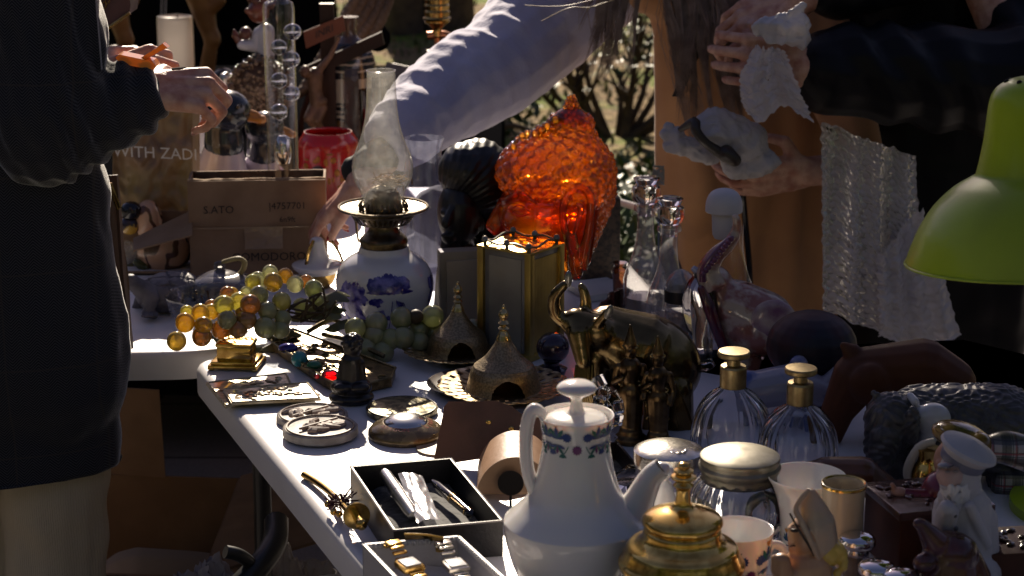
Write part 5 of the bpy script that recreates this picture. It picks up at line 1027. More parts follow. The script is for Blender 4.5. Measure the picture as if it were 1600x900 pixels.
def ridg(c, n_): 
    a = math.atan2(c.z - q(690, 330).z, c.x - q(690, 330).x); return n_ * .0007 * math.sin(a * 52 + 3.0 * fn3(c, 14))
g = MB(); g.ell(q(748, 278, .025), (55 * s_, 60 * s_, 62 * s_)); g.ell(q(728, 268, .01), (44 * s_, 52 * s_, 46 * s_)); g.cap(q(768, 310, .03), 32 * s_, q(758, 385, .03), 22 * s_); g.fuse('ridged_hair', bw, t, vox=.0025, sm=2, disp=ridg)
# ---- tall glass bottles
def tall(u, v, k, label, water=True):
    b = B(u, v); t = thing('glass_bottle', label, 'bottle', b.c, 'tall clear glass bottles'); Z = lambda q: v - q
    pr = [(30, Z(0)), (34, Z(3)), (34, Z(60)), (34, Z(72)), (29, Z(90)), (20, Z(112)), (15, Z(135)), (13, Z(160)), (14, Z(176)), (19, Z(180)), (18, Z(188))]
    g = MB(); g.lat(b, [(r * k, vv) for r, vv in pr], 56, cap=False, sub=3); g.lat(b, [(30 * k, Z(1)), (28 * k, Z(6)), (.5, Z(8))], 48, cap=True); g.build('bottle_body', thin('bottle_glass', (.95, .95, .96), dirt_glow=.30, dirt_glow_col=(.85, .83, .84), gloss=2.0), t)  # dust film thickened to brighten the glass where sunlight is blocked
    g = MB(); g.lat(b, [(13 * k, Z(172)), (14 * k, Z(190)), (20 * k, Z(194)), (23 * k, Z(204)), (22 * k, Z(216)), (16 * k, Z(218)), (17 * k, Z(222)), (20 * k, Z(228)), (19 * k, Z(231)), (.5, Z(230))], 40, sub=2); g.build('stopper', glass, t, ang=.6)
    g = MB(); g.lat(b, [(31 * k, Z(4)), (31 * k, Z(46)), (.5, Z(47))], 40, smooth=False); g.build('contents', glow('cloudy_liquid', (.80, .76, .72), .5, (.92, .90, .9), gl=.1), t)
tall(1006, 508, .98, 'tall stoppered clear glass bottle, the farther and left of the pair'); tall(1042, 540, 1.0, 'tall stoppered clear glass bottle, the nearer and right of the pair')
b = B(1062, 548); t = thing('glass_jar', 'short clear glass jar with a black printed label in front of the tall bottles', 'jar', b.c); g = MB(); g.lat(b, [(22, 548), (25, 545), (25, 490), (24, 484), (27, 482), (27, 477), (24, 475), (24, 440), (12, 425), (.5, 420)], 48, sub=2); g.build('jar_body', thin('bottle_glass', ()), t)
g = MB(); g.lat(BY(1062, 472, b.y), [(24.6, 470), (24.6, 452)], 48, cap=False, smooth=False); g.build('label', M('black_label', (.02, .02, .018), .4), t)
g = MB(); g.lat(b, [(22, 545), (22, 500), (.5, 499)], 32, smooth=False); g.build('contents', glow('cloudy_liquid', ()), t)
b = B(1095, 575); t = thing('glass_fish', 'twisted clear glass vase with a pinched waist left of the glass elephant', 'vase', b.c); q = b.p
g = MB(); g.lat(b, [(16, 575), (22, 570), (16, 555), (20, 530), (28, 500), (30, 470), (24, 445), (16, 432), (15, 425)], 48, rib=lambda a, r, z: r * (1 + .05 * math.cos(a * 6 + z * 60))); g.build('body', glass, t)
g = MB(); g.tube([q(1082, 418), q(1100, 432), q(1118, 442)], [.004, .008, .005], 10); g.build('lip', M('opal_lip', (.55, .55, .68), .15, coat=.5), t)
b = B(968, 470); g = MB(); g.lat(b, [(10, 470), (11, 440), (12, 430), (14, 424), (10, 415), (12, 410)], 24); tag(g.build('small_bottle', glow('amber_bottle', (.3, .12, .06), .4, (.6, .35, .2), gl=.3), None, loc=b.c), 'small brownish glass bottle left of the tall bottles', 'bottle')
# ---- mushroom stoppered decanter and glass elephant
b = B(1140, 560); t = thing('decanter', 'clear glass decanter with a frosted mushroom shaped stopper behind the glass elephant', 'decanter', b.c)
g = MB(); g.lat(b, [(50, 560), (56, 552), (56, 510), (44, 470), (30, 440), (20, 410), (16, 380), (16, 350)], 56, cap=False); g.build('body', thin('decanter_glass', (.86, .86, .9), gloss=1.1), t)
g = MB(); g.lat(BY(1131, 334, b.y), [(14, 372), (17, 366), (19, 336), (18, 332)], 40, smooth=False); g.lat(BY(1131, 334, b.y), [(18, 334), (28, 331), (29, 326), (28, 314), (22, 302), (12, 296), (.5, 294)], 40, sub=3); g.build('stopper', M('frosted_glass', (.52, .50, .54), .45, sheen=.2, bump=60, bs=.2), t)
eg = M('marbled_glass', (.66, .50, .40), .14, trans=.2, c2=(.38, .14, .11), ns=30, nd=8, ramp=(.46, .56), coat=.6)
b = B(1168, 572); t = thing('glass_elephant', 'marbled glass elephant with its trunk raised to the decanter stopper', 'glass ornament', b.c); q = b.p; s_ = b.s
g = MB(); g.ell(q(1160, 500, .0), (48 * s_, 42 * s_, 50 * s_)); g.ell(q(1190, 515, -.02), (50 * s_, 36 * s_, 42 * s_)); g.cap(q(1130, 470), 34 * s_, q(1118, 440), 26 * s_); g.cap(q(1160, 540), 30 * s_, q(1160, 568), 30 * s_); g.tube([q(1115, 450, -.02), q(1106, 425, -.02), q(1118, 400, -.02), q(1140, 380, -.02), q(1152, 355, -.02), q(1148, 335, -.02)], [22 * s_, 18 * s_, 14 * s_, 11 * s_, 8 * s_, 6 * s_], 14)
g.cap(q(1150, 480), 44 * s_, q(1195, 500, -.01), 46 * s_); g.fuse('body', eg, t, vox=.0025, sm=14)
g = MB(); g.ell(q(1208, 505, -.045), (38 * s_, 12 * s_, 38 * s_)); g.fuse('ear', M('marbled_ear', (.66, .50, .42), .12, trans=.1, c2=(.28, .12, .20), ns=20, nd=5, coat=.6), t, vox=.002, sm=2)
g = MB(); g.tube([q(1098, 452, -.03), q(1108, 480, -.035), q(1120, 515, -.035), q(1135, 555, -.03)], [8 * s_, 10 * s_, 9 * s_, 8 * s_], 12); g.ell(q(1098, 452, -.03), 8 * s_); g.build('red_cane', M('red_cane', (.16, .012, .02), .1, coat=.7, c2=(.02, .02, .06), ns=16), t)
g = MB(); g.tube([q(1098, 440, -.04), q(1100, 420, -.04), q(1118, 395, -.04), q(1143, 372, -.035)], .0055, 10, sub=6); 
for k in range(11): a = k / 10; g.ell(q(1099 + 44 * a, 428 - 55 * a, -.046), .0048, seg=8, rings=6)
g.build('purple_thread', M('purple_glass', (.13, .03, .08), .12, coat=.7), t)
# ---- brass bull and deities
bb = M('bull_brass', (.22, .16, .075), .2, 1, c2=(.08, .055, .028), ns=14, ramp=(.35, .7), bump=18, bs=.25, bd=.006)
b = B(975, 668); t = thing('brass_bull', 'dark polished brass bull with curved horns and an arched back behind the coffee pot', 'statue', b.c); q = b.p; s_ = b.s
g = MB(); g.ell(q(1012, 565, .04), (88 * s_, 62 * s_, 74 * s_), Euler((0, R(28), 0)).to_matrix(), 40, 24); g.cap(q(950, 520, .03), 44 * s_, q(1000, 545, .03), 60 * s_); g.cap(q(930, 520, .01), 34 * s_, q(980, 545, .02), 50 * s_); g.cap(q(900, 505, .0), 24 * s_, q(935, 520, .0), 30 * s_); g.cap(q(905, 520, -.015), 20 * s_, q(912, 565, -.03), 13 * s_); g.cap(q(930, 560, 0), 22 * s_, q(925, 650, 0), 26 * s_); g.cap(q(960, 590, .05), 22 * s_, q(955, 655, .05), 20 * s_); g.cap(q(1050, 610, .01), 34 * s_, q(1055, 660, .01), 30 * s_); g.cap(q(1020, 620, .07), 26 * s_, q(1020, 660, .07), 22 * s_)
g.tube([q(885, 505, 0), q(868, 490, 0), q(866, 465, -.005), q(880, 447, -.01), q(888, 440, -.01)], [12 * s_, 11 * s_, 10 * s_, 8 * s_, 5 * s_], 14); g.tube([q(900, 500, .02), q(915, 480, .02), q(912, 455, .02), q(905, 443, .02)], [11 * s_, 10 * s_, 8 * s_, 5 * s_], 14); g.cap(q(935, 505, -.02), 8 * s_, q(952, 485, -.03), 7 * s_)
g.fuse('body', bb, t, vox=.003, sm=6)
each('horn_tip', [lambda g: g.ell(q(888, 436, -.012), (6 * s_, 4 * s_, 13 * s_)), lambda g: g.ell(q(951, 488, -.035), (6 * s_, 3 * s_, 12 * s_), Euler((0, R(20), 0)).to_matrix())], M('horn_tip', (.22, .21, .19), .2, .6), t)
g = MB(); rr = random.Random(4)
for k in range(44): a = rr.uniform(0, 1); g.tube([q(1000 + 60 * a, 600, -.045), q(1005 + 70 * a, 640, -.05), q(1002 + 84 * a, 670, -.05)], [.002, .004, .005], 6)
for k in range(20): a = rr.uniform(0, 1); g.tube([q(900 + 26 * a, 570, -.03), q(896 + 30 * a, 605, -.035), q(890 + 50 * a, 640, -.035)], [.002, .003, .004], 6)
g.build('fringe', bb, t)
def deity(u, v, k, label, ytop):
    b = B(u, v); t = thing('brass_deity', label, 'statuette', b.c, 'standing brass deity statuettes'); q = lambda du, dv_, dy=0: b.p(u + du * k, v - dv_ * k, dy); s_ = b.s * k; g = MB()
    g.lathe(b.c, [(24 * s_, 0), (24 * s_, 8 * s_), (18 * s_, 12 * s_), (16 * s_, 20 * s_)], 32); g.cap(q(0, 18), 12 * s_, q(0, 72), 17 * s_); g.cap(q(-6, 15), 8 * s_, q(-7, 70), 12 * s_); g.cap(q(7, 15), 8 * s_, q(8, 70), 12 * s_); g.cap(q(0, 72), 16 * s_, q(0, 84), 12 * s_); g.cap(q(0, 90), 12 * s_, q(0, 108), 16 * s_); g.cap(q(-18, 108), 6 * s_, q(-24, 86), 5 * s_); g.cap(q(-24, 86), 5 * s_, q(-12, 92, -.02), 4 * s_); g.cap(q(18, 108), 6 * s_, q(24, 82), 5 * s_); g.cap(q(24, 82), 5 * s_, q(20, 62, -.01), 4 * s_)
    g.cap(q(0, 116), 5 * s_, q(0, 122), 6 * s_); g.ell(q(0, 130), (9 * s_, 10 * s_, 11 * s_)); g.cap(q(0, 142), 10 * s_, q(0, 150), 7 * s_); g.cap(q(0, 152), 6 * s_, q(0, 168), 2 * s_); g.ell(q(0, 129, -.011), (2 * s_, 2 * s_, 3 * s_)); g.fuse('body', M('deity_brass', (.20, .13, .06), .32, 1, c2=(.07, .045, .025), ns=50), t, vox=.0016, sm=1)
    for r, h in ((16, 84), (13, 104), (11, 138), (18, 60), (17, 40)): g = MB(); g.tube([q(r * math.cos(a * .52) , h + .3 * r * math.sin(a * .52), -r * .5 * s_ * math.sin(-a * .52) * 0 - .004) for a in range(12)], 1.5 * s_, 5, True); g.build('bangle', oldbrass, t)
deity(985, 690, 1.08, 'brass deity statuette in a pointed crown, left one of two before the bull', 500); deity(1028, 694, 1.0, 'brass deity statuette in a pointed crown, right one of two before the bull', 520)
b = B(862, 585); g = MB(); g.ell(b.p(864, 543), (26 * b.s, 26 * b.s, 25 * b.s)); g.lathe(b.c, [(.02, 0), (.024, .01), (.012, .016), (.012, .02)], 32); tag(g.build('dark_sphere', M('dark_glass_ball', (.02, .012, .035), .08, coat=.6), None, loc=b.c), 'dark purple glass ball on a small foot between the brass casket and the bull', 'ball')
b = B(975, 505); g = MB(); g.sheet(lambda a, c_: b.p(935 + 68 * a, 498 - (14 + 34 * math.sin(min(1, a * 1.25) * 2.3)) * c_, .02 + .01 * math.sin(a * 30)), 60, 14, th=.006); tag(g.build('carved_fan', M('carved_brown', (.085, .035, .025), .35, coat=.3, bump=90, bs=.9, bd=.006), None, loc=b.c), 'dark brown carved wooden fan standing behind the bull, before the tall bottles', 'carving')
# dark box behind the amber head, papers
b = B(915, 455); g = MB(); g.box((Y(925, 400, 3.55).x, 3.55, TZ + .075), (.085, .12, .15), R(6), .003); tag(g.build('dark_carton', M('dark_carton', (.035, .028, .028), .6, c2=(.10, .07, .05), ns=130), None, loc=(b.c.x, b.c.y, TZ)), 'dark speckled carton standing behind the orange glass head', 'box')
g = MB(); c = T(940, 458); g.box((c.x - .005, c.y, TZ + .007), (.085, .10, .012), R(25), .001); tag(g.build('white_booklet', M('white_paper', (.75, .74, .72), .6), None, loc=(c.x, c.y, TZ)), 'white booklet lying in the sun right of the orange glass head', 'booklet')
# ---- green enamel lamp at the right edge
ink_black = M('hole_black', (.004, .004, .004), .9)
gr = M('lime_enamel', (.36, .49, .012), .34, coat=.2, c2=(.26, .33, .012), ns=9, nd=12, ramp=(.50, .85), bump=55, bs=.12, bd=.001)
b = BY(1640, 900, 2.30); axis = Euler((R(-5), R(-3), 0)).to_matrix(); s_ = b.s; top = b.p(1616, 118)
t = thing('desk_lamp', 'lime green enamelled desk lamp whose bell shade hangs in at the right edge', 'lamp', (b.c.x + .06, b.y + .05, TZ))
pr = [(2, 0), (22, 1), (42, 7), (58, 20), (66, 42), (73, 90), (84, 138), (90, 146), (118, 162), (148, 190), (170, 224), (184, 256), (189, 270), (190, 274)]
prof = smooth_prof([(r * s_, -h * s_) for r, h in pr], 3); prof += [(r - .0015, z) for r, z in reversed(prof)]
g = MB(); g.lathe(top, prof, 96, rot=axis, cap=False); g.build('shade', gr, t, ang=.9)
rimp = [top + axis @ Vector((190.5 * s_ * math.cos(k * .2618), 190.5 * s_ * math.sin(k * .2618), -274 * s_)) for k in range(24)]; g = MB(); g.tube(rimp, .0016, 8, True); g.build('rolled_rim', gr, t)
each('vent_hole', [(lambda g, k=k: g.ell(top + axis @ Vector((40 * s_ * math.cos(k * .785), 40 * s_ * math.sin(k * .785), -7.5 * s_)), .0035)) for k in range(8)], ink_black, t)
g = MB(); g.ell(top + axis @ Vector((0, 0, .002)), (.006, .006, .004)); g.build('screw', chrome, t)
g = MB(); base = Vector(t.location); g.lathe(base, [(.10, 0), (.10, .012), (.03, .02), (.012, .024)], 48); tt = top + axis @ Vector((.0, 0, -.02)); g.tube([base + Vector((0, 0, .02)), base + Vector((.17, .06, .20)), base + Vector((.16, .05, .45)), tt + Vector((.08, .02, .05)), tt], .009, 12); g.build('arm', gr, t)
g = MB(); c = top + axis @ Vector((0, 0, -.17)); g.ell(c, .032); g.build('bulb', M('bulb_glass', (.7, .7, .68), .2), t)

b = B(662, 424); g = MB(); g.cap(b.p(640, 400, .10), .035, b.p(700, 395, .10), .045); g.cap(b.p(690, 330, .12), .05, b.p(700, 410, .12), .06); g.cap(b.p(640, 350, .2), .03, b.p(650, 410, .16), .05)  # dark heap added to cover the overly bright tabletop
tag(g.fuse('added_dark_cloth', M('dark_velvet', (.02, .016, .022), .85, sheen=.3, bump=60), None, loc=b.c, vox=.005, sm=3, disp=lambda c, n_: n_ * (.012 * fn3(c, 16) + .004 * fn3(c, 40))), 'heap of dark cloth added to darken the tabletop behind the oil lamp and black head', 'cloth')
# ================================================================= LEFT TABLE AND WHAT STANDS BEHIND
# ---- cardboard carton with writing
t = thing('cardboard_box', 'open brown cardboard carton with scribbled marker writing, in front of the ceramic ducks', 'box', T(405, 432))
b = B(405, 432); P0, P1 = b.p(299, 430), b.p(512, 425, .02); ht = b.z(284) - TZ
d = (P1 - P0); d.z = 0; L = d.length; d.normalize(); nn = Vector((-d.y, d.x, 0)); up = Vector((0, 0, 1)); O = Vector((P0.x, P0.y, TZ + .001)); D = .085
def wav(a, c_): return O + d * L * a + up * ht * c_ + nn * (.0016 * math.sin(c_ * 7 + a * 3) + .0012 * fn3((a * 5, c_ * 4, 0), 1))
g = MB(); g.sheet(wav, 40, 24, th=.004)
g.prism([O + nn * .004, O + nn * D, O + nn * D + up * ht, O + nn * .004 + up * ht], d * .004); g.prism([O + d * L + nn * .004, O + d * L + nn * D, O + d * L + nn * D + up * ht, O + d * L + nn * .004 + up * ht], -d * .004); g.prism([O + nn * D, O + nn * D + d * L, O + nn * D + d * L + up * ht, O + nn * D + up * ht], nn * .004)
g.prism([O + up * .002, O + d * L + up * .002, O + d * L + nn * D + up * .002, O + nn * D + up * .002], up * .003)
g.build('carton_wall', cardboard, t, ang=.4)
g = MB(); g.sheet(lambda a, c_: O + d * L * (.0 + a) + up * (ht + .002 + .002 * fn3((a * 12, c_, 0), 1)) + nn * (.004 - .001 + .006 * c_), 50, 3, th=.004); g.build('torn_edge', M('torn_card', (.42, .29, .18), .9, bump=120, bs=.8), t)
ink = M('marker_ink', (.03, .022, .02), .6); mk = lambda u, v: b.p(u, v, -.003)
def wr(g, txt, u, v, sz, mirror=False):
    o = b.p(u, v) ; o = O + d * ((o - O).dot(d)) + up * (o.z - O.z) - nn * .0075; g.text(txt, o, -d if mirror else d, up, sz, ext=.0 if not mirror else .0)
g = MB(); wr(g, 'S.ATO', 342, 333, .020); wr(g, '|4757701', 449, 328, .018); wr(g, '6n9ft', 449, 348, .014); wr(g, 'COMODORO 1', 428, 408, .022); g.build('writing', ink, t, recalc=False, flat=True)
g = MB(); g.sheet(lambda a, c_: wav(.0 + a, .50 + .02 * c_) - nn * .0062, 30, 1, th=.0004); g.sheet(lambda a, c_: wav(.4 + .28 * a, .28 + .24 * c_) - nn * .0064 + nn * .0008 * fn3((a * 9, c_ * 9, 0), 1), 20, 12, th=.0003); g.build('parcel_tape', M('parcel_tape', (.33, .23, .15), .18, coat=.8, bump=40, bs=.3), t)
# ---- flaps and shopping bag at left
b = B(250, 428); t = thing('paper_bag', 'crumpled tan shopping bag with white lettering under the wrist of the dark coat', 'bag', Vector((Y(250, 300, b.y + .12).x, b.y + .12, TZ))); q = lambda u, v, dy=0: b.p(u, v, .12 + dy)
def bag(a, c_): 
    u = 176 + 124 * a; v = 345 - 175 * c_ - 22 * (1 - a) * (1 - c_) + 8 * math.sin(a * 5) * (1 - c_); return q(u, v, .02 * fn3((a * 3, c_ * 3, 0), 1) + .01 * fn3((a * 9, c_ * 9, 0), 1))
bagm = M('bag_paper', (.30, .19, .11), .45, coat=.25, c2=(.34, .25, .10), ns=7, bump=16, bs=.5, bd=.01)
g = MB(); g.sheet(bag, 60, 60, th=.001); g.sheet(lambda a, c_: bag(a, c_) + Vector((0, .09, 0)), 30, 30, th=.001); g.prism([bag(1, 0), bag(1, 1), bag(1, 1) + Vector((0, .09, 0)), bag(1, 0) + Vector((0, .09, 0))], (.001, 0, 0)); g.prism([bag(0, 0), bag(0, 1), bag(0, 1) + Vector((0, .09, 0)), bag(0, 0) + Vector((0, .09, 0))], (.001, 0, 0)); g.build('body', bagm, t)
g = MB(); g.text('WITH ZADI', q(243, 247, -.032), (1, 0, -.05), (0, 0, 1), .030); g.build('lettering', M('white_print', (.72, .70, .66), .5), t, recalc=False, flat=True)
b = B(245, 430); t = thing('cardboard_box', 'open cardboard carton with its flap folded out, left of the written carton', 'box', b.c); q = b.p
g = MB(); 
def fl1(a, c_): return q(208 + 92 * a, 410 - 40 * a * 1 - 14 * 0 - (40 - 12 * a) * c_ * 1.0 - 0, -.05 * (1 - c_) + .03) 
g.sheet(lambda a, c_: Vector(q(208 + 92 * a, (391 - 24 * a) * (1 - c_) + (372 - 44 * a) * c_, -.05 + .07 * c_)), 16, 8, th=.003); g.build('flap', cardboard, t)
g = MB(); g.prism([q(300, 300, .10), q(300, 425, .10), q(297, 428, 0), q(297, 322, 0)], (.003, 0, 0)); g.prism([q(176, 425, .11), q(300, 425, .11), q(300, 330, .11), q(176, 330, .11)], (0, .003, 0)); g.prism([q(190, 424, 0), q(297, 424, 0), q(297, 432, 0), q(190, 432, 0)], (0, .003, 0)); g.prism([q(190, 430, 0), q(297, 430, 0), q(300, 426, .11), q(176, 426, .11)], (0, 0, .003)); g.build('carton_wall', cardboard, t)
# tiger striped plate
tg = bpy.data.materials.new('tiger_print'); tg.use_nodes = True; n = tg.node_tree.nodes; l = tg.node_tree.links; p = n['Principled BSDF']; tc = n.new('ShaderNodeTexCoord'); wv = n.new('ShaderNodeTexWave'); wv.inputs['Scale'].default_value = 8; wv.inputs['Distortion'].default_value = 14; wv.inputs['Detail'].default_value = 2; wv.inputs['Detail Scale'].default_value = 1.6; wv.bands_direction = 'DIAGONAL'
l.new(tc.outputs['Object'], wv.inputs[0]); cr = n.new('ShaderNodeValToRGB'); cr.color_ramp.elements[0].position = .80; cr.color_ramp.elements[0].color = (.62, .36, .22, 1); cr.color_ramp.elements[1].position = .90; cr.color_ramp.elements[1].color = (.10, .04, .02, 1); l.new(wv.outputs['Fac'], cr.inputs[0]); l.new(cr.outputs[0], p.inputs['Base Color']); p.inputs['Roughness'].default_value = .25; p.inputs['Coat Weight'].default_value = .4
b = B(255, 424); g = MB(); q = b.p; g.ell(q(256, 392, .04), (42 * b.s, 30 * b.s, 40 * b.s), seg=36, rings=24); tag(g.build('tiger_vase', tg, None, loc=b.c + Vector((0, .04, 0))), 'pinkish vase painted with tiger stripes standing in the sun in the open carton', 'vase')
g = MB(); g.ell(q(232, 345, .06), (22 * b.s, 20 * b.s, 34 * b.s), seg=30, rings=20); tag(g.build('tiger_jug', tg, None, loc=q(232, 395, .06)), 'taller tiger striped jug rising behind the folded carton flap', 'jug')
for (u, v, r, m, lb) in ((195, 395, 20, thin('thin_glass_c', (.9, .9, .88), dirt_glow=.4, dirt_glow_col=(.8, .78, .72)), 'clear glass bowl in the sun inside the open carton'), (203, 352, 15, M('dark_yellow_ball', (.03, .02, .03), .2, coat=.4, c2=(.55, .33, .05), ns=12, ramp=(.5, .52)), 'dark and ochre glazed ornament inside the open carton'), (205, 330, 16, blackgloss, 'small black glossy ornament inside the open carton'), (206, 416, 12, glow('yellow_green', (.45, .38, .05), .7, gl=.2), 'yellow stone fruit inside the open carton')):
    g = MB(); g.ell(q(u, v, .05), (r * 1.1 * b.s, r * b.s, r * b.s)); tag(g.build('ornament', m, None, loc=q(u, v + r, .05)), lb, 'ornament')
g = MB(); g.cap(q(214, 410, .02), .008, q(226, 418, .02), .010); tag(g.build('stone_bottle', M('olive_bottle', (.06, .07, .02), .2, coat=.5), None, loc=q(220, 424, .02)), 'small olive green bottle lying beside the tiger vase', 'bottle')
# turtle
gs = M('grey_stone', (.15, .14, .16), .55, c2=(.09, .085, .10), ns=30, bump=70, bs=.7, bd=.003)
b = B(250, 492); q = b.p; s_ = b.s; t = thing('stone_turtle', 'grey carved stone turtle at the left end of the table', 'turtle figure', b.c)
g = MB(); g.ell(q(262, 455, .03), (52 * s_, 50 * s_, 30 * s_), Euler((0, R(-10), 0)).to_matrix()); g.ell(q(280, 440, .04), (30 * s_, 30 * s_, 16 * s_)); g.fuse('shell', gs, t, vox=.0025, sm=2, disp=lambda c, n_: n_ * (-.004 if abs(math.sin((c.x + .3 * c.y) * 95) * math.sin((c.z * 1.2 + c.y) * 95)) < .10 else .0015 * fn3(c, 60)))
g = MB(); g.cap(q(235, 462, -.01), 18 * s_, q(212, 445, -.015), 13 * s_); g.ell(q(204, 440, -.015), (16 * s_, 12 * s_, 12 * s_)); g.cap(q(238, 465, -.02), 13 * s_, q(232, 486, -.03), 9 * s_); g.cap(q(228, 490, -.035), 7 * s_, q(240, 492, -.03), 7 * s_); [g.cap(q(224 + 7 * k, 490, -.04), 3 * s_, q(222 + 8 * k, 494, -.052), 2.4 * s_) for k in range(4)]; g.cap(q(290, 470, .0), 12 * s_, q(296, 488, .0), 9 * s_); g.cap(q(220, 470, .05), 11 * s_, q(214, 486, .05), 9 * s_)
g.ell(q(262, 470, .03), (46 * s_, 42 * s_, 16 * s_)); g.fuse('body', gs, t, vox=.0022, sm=2, disp=lambda c, n_: n_ * .0012 * fn3(c, 110))
# bread plate + white teapot with bamboo handle + clear bowl
b = B(332, 512); g = MB(); g.lat(b, [(26, 512), (40, 509), (58, 494), (66, 478), (70, 460), (68, 461), (63, 478), (54, 492), (36, 505), (.5, 507)], 64, rib=lambda a, r, z: r * (1 + .03 * math.cos(a * 7) * (z > .02))); tag(g.build('glass_bowl', thin('bowl_glass', (.94, .94, .96), gloss=1.1), None, loc=b.c), 'wavy clear glass dish behind the yellow grapes', 'bowl')
b = B(350, 482); q = b.p; t = thing('teapot', 'grey patterned teapot with a plaited bamboo handle standing behind the yellow grapes', 'teapot', b.c); tp = M('teapot_glaze', (.15, .145, .16), .2, coat=.5, c2=(.09, .085, .11), ns=60, nd=1, ramp=(.5, .54))
g = MB(); g.lat(b, [(32, 482), (40, 478), (50, 462), (52, 448), (47, 436), (30, 428), (22, 427)], 48); g.cap(b.p(395, 462), .010, b.p(412, 447), .006); g.build('body', tp, t)
g = MB(); g.lat(BY(345, 436, b.y), [(38, 436), (34, 431), (20, 425), (6, 421), (5, 417)], 40); g.tube([b.p(338, 420), b.p(338, 412), b.p(348, 411), b.p(350, 420)], .0035, 8); g.build('lid', tp, t)
g = MB(); pts = [b.p(345, 445), b.p(362, 438), b.p(378, 424), b.p(382, 410), b.p(372, 404), b.p(350, 409)]; g.tube(pts, .004, 10, sub=6); P_, Q_ = crom([Vector(p_) for p_ in pts], [.0048] * 6, 6); [g.ell(p_, (.0052, .0052, .0034), seg=8, rings=5) for p_ in P_]; g.build('bamboo_handle', M('bamboo', (.40, .33, .14), .45, c2=(.28, .22, .08), ns=40), t)
g = MB(); [g.cap(b.p(306 + 9 * k, 455 + (k % 2) * 8, -.058 + .002 * k), .0022, b.p(310 + 9 * k, 475, -.055), .001) for k in range(7)]; g.build('painted_reeds', M('painted_brown', (.06, .03, .02), .4), t)
# ---- ducks
def duck(u, v, k, label):
    b = B(u, v); t = thing('ceramic_duck', label, 'duck figure', b.c, 'glazed ceramic mallard ducks'); s_ = b.s * k; q = lambda du, dv_, dy=0: b.p(u + du * k, v - dv_ * k, dy)
    g = MB(); g.ell(q(0, 60), (64 * s_, 95 * s_, 62 * s_)); g.cap(q(0, 60, .07), 45 * s_, q(0, 95, .16), 12 * s_); g.cap(q(5, 95, -.05), 40 * s_, q(8, 130, -.06), 28 * s_); g.fuse('body', M('duck_glaze', (.46, .42, .50), .12, coat=.7, c2=(.34, .26, .34), ns=5), t, vox=.006, sm=6)
    g = MB(); g.cap(q(8, 130, -.06), 31 * s_, q(6, 165, -.06), 27 * s_); g.ell(q(12, 182, -.06), (38 * s_, 40 * s_, 32 * s_)); g.fuse('head', M('mallard_head', (.012, .018, .035), .16, coat=.4, c2=(.03, .03, .02), ns=8), t, vox=.004, sm=5)
    g = MB(); g.cap(q(45, 172, -.06), 9 * s_, q(66, 168, -.06), 10 * s_, flat=((0, 0, 1), .7)); g.cap(q(40, 180, -.06), 8 * s_, q(58, 174, -.06), 7 * s_); g.fuse('bill', M('duck_bill', (.50, .20, .03), .25, coat=.5), t, vox=.0025, sm=2)
    each('eye', [(lambda g, e=e: g.ell(q(30, 188, -.06 + e * 34 * s_), 3.4 * s_)) for e in (-1, 1)], M('glass_eye', (.05, .03, .01), .05, coat=1), t)
duck(342, 355, 1.0, 'large ceramic mallard duck with a dark glossy head, the nearer and left one'); duck(404, 345, .80, 'ceramic mallard duck partly hidden behind the glass thermometer')
# ---- galileo thermometer
b = B(447, 400); b = BY(447, 300, 3.66); zb = TZ; t = thing('galileo_thermometer', 'tall glass liquid thermometer tube with floating silvery bulbs', 'thermometer', (b.c.x, b.y, zb)); vb = 407
b = B(447, vb)
while b.y > 3.74: vb += 1; b = B(447, vb)
t.location = b.c; s_ = b.s
g = MB(); g.lat(b, [(24, vb), (24, 40), (24, 12), (22, 4), (15, 0), (12, -6), (3, -14), (.5, -16)], 48, smooth=False); g.build('tube', thin('tube_glass', (.93, .93, .93), gloss=1.5, rough=.02), t)
g = MB(); g.lat(b, [(30, vb), (30, vb - 12), (25, vb - 16)], 40, smooth=False); g.build('foot', M('pale_wood', (.4, .25, .12), .5), t)
for (du, v, r, c_) in ((10, 50, 14, (.02, .02, .05)), (-11, 74, 13, (.03, .03, .04)), (8, 93, 14, (.02, .02, .06)), (-11, 126, 13.5, (.02, .03, .03)), (9, 146, 13, (.01, .01, .08)), (-11, 175, 14, (.02, .04, .03)), (-4, 222, 12, (.10, .08, .08))):
    g = MB(); c0_ = b.p(447 + du, v, -.004 if du > 0 else .004); g.ell(c0_, (r * s_, r * s_, r * .92 * s_), seg=28, rings=18); g.cap(c0_ + Vector((0, 0, r * s_ * .9)), 3 * s_, c0_ + Vector((0, 0, r * s_ * 1.35)), 1.6 * s_); f_ = g.build('float', thin('float_glass', (.85, .88, .92), gloss=2.2, rough=.03), t)
    g = MB(); g.lathe(c0_, [(1e-4, -r * .88 * s_), (r * .55 * s_, -r * .75 * s_), (r * .84 * s_, -r * .45 * s_), (r * .96 * s_, -r * .15 * s_), (r * .97 * s_, -.0005), (1e-4, 0)], 28); g.build('dye', M('dye%d' % int(v), c_, .05, coat=1), f_)
    g = MB(); g.tube([c0_ + Vector((2.5 * s_ * math.cos(k * 1.05), 0, -r * s_ * 1.15 + 3 * s_ * math.sin(k * 1.05))) for k in range(6)], .0007, 5, True); g.build('ring', pewter, f_)
g = MB(); g.lat(b, [(10, 255), (14, 240), (12, 222), (6, 212)], 24); g.build('weight', chrome, t)
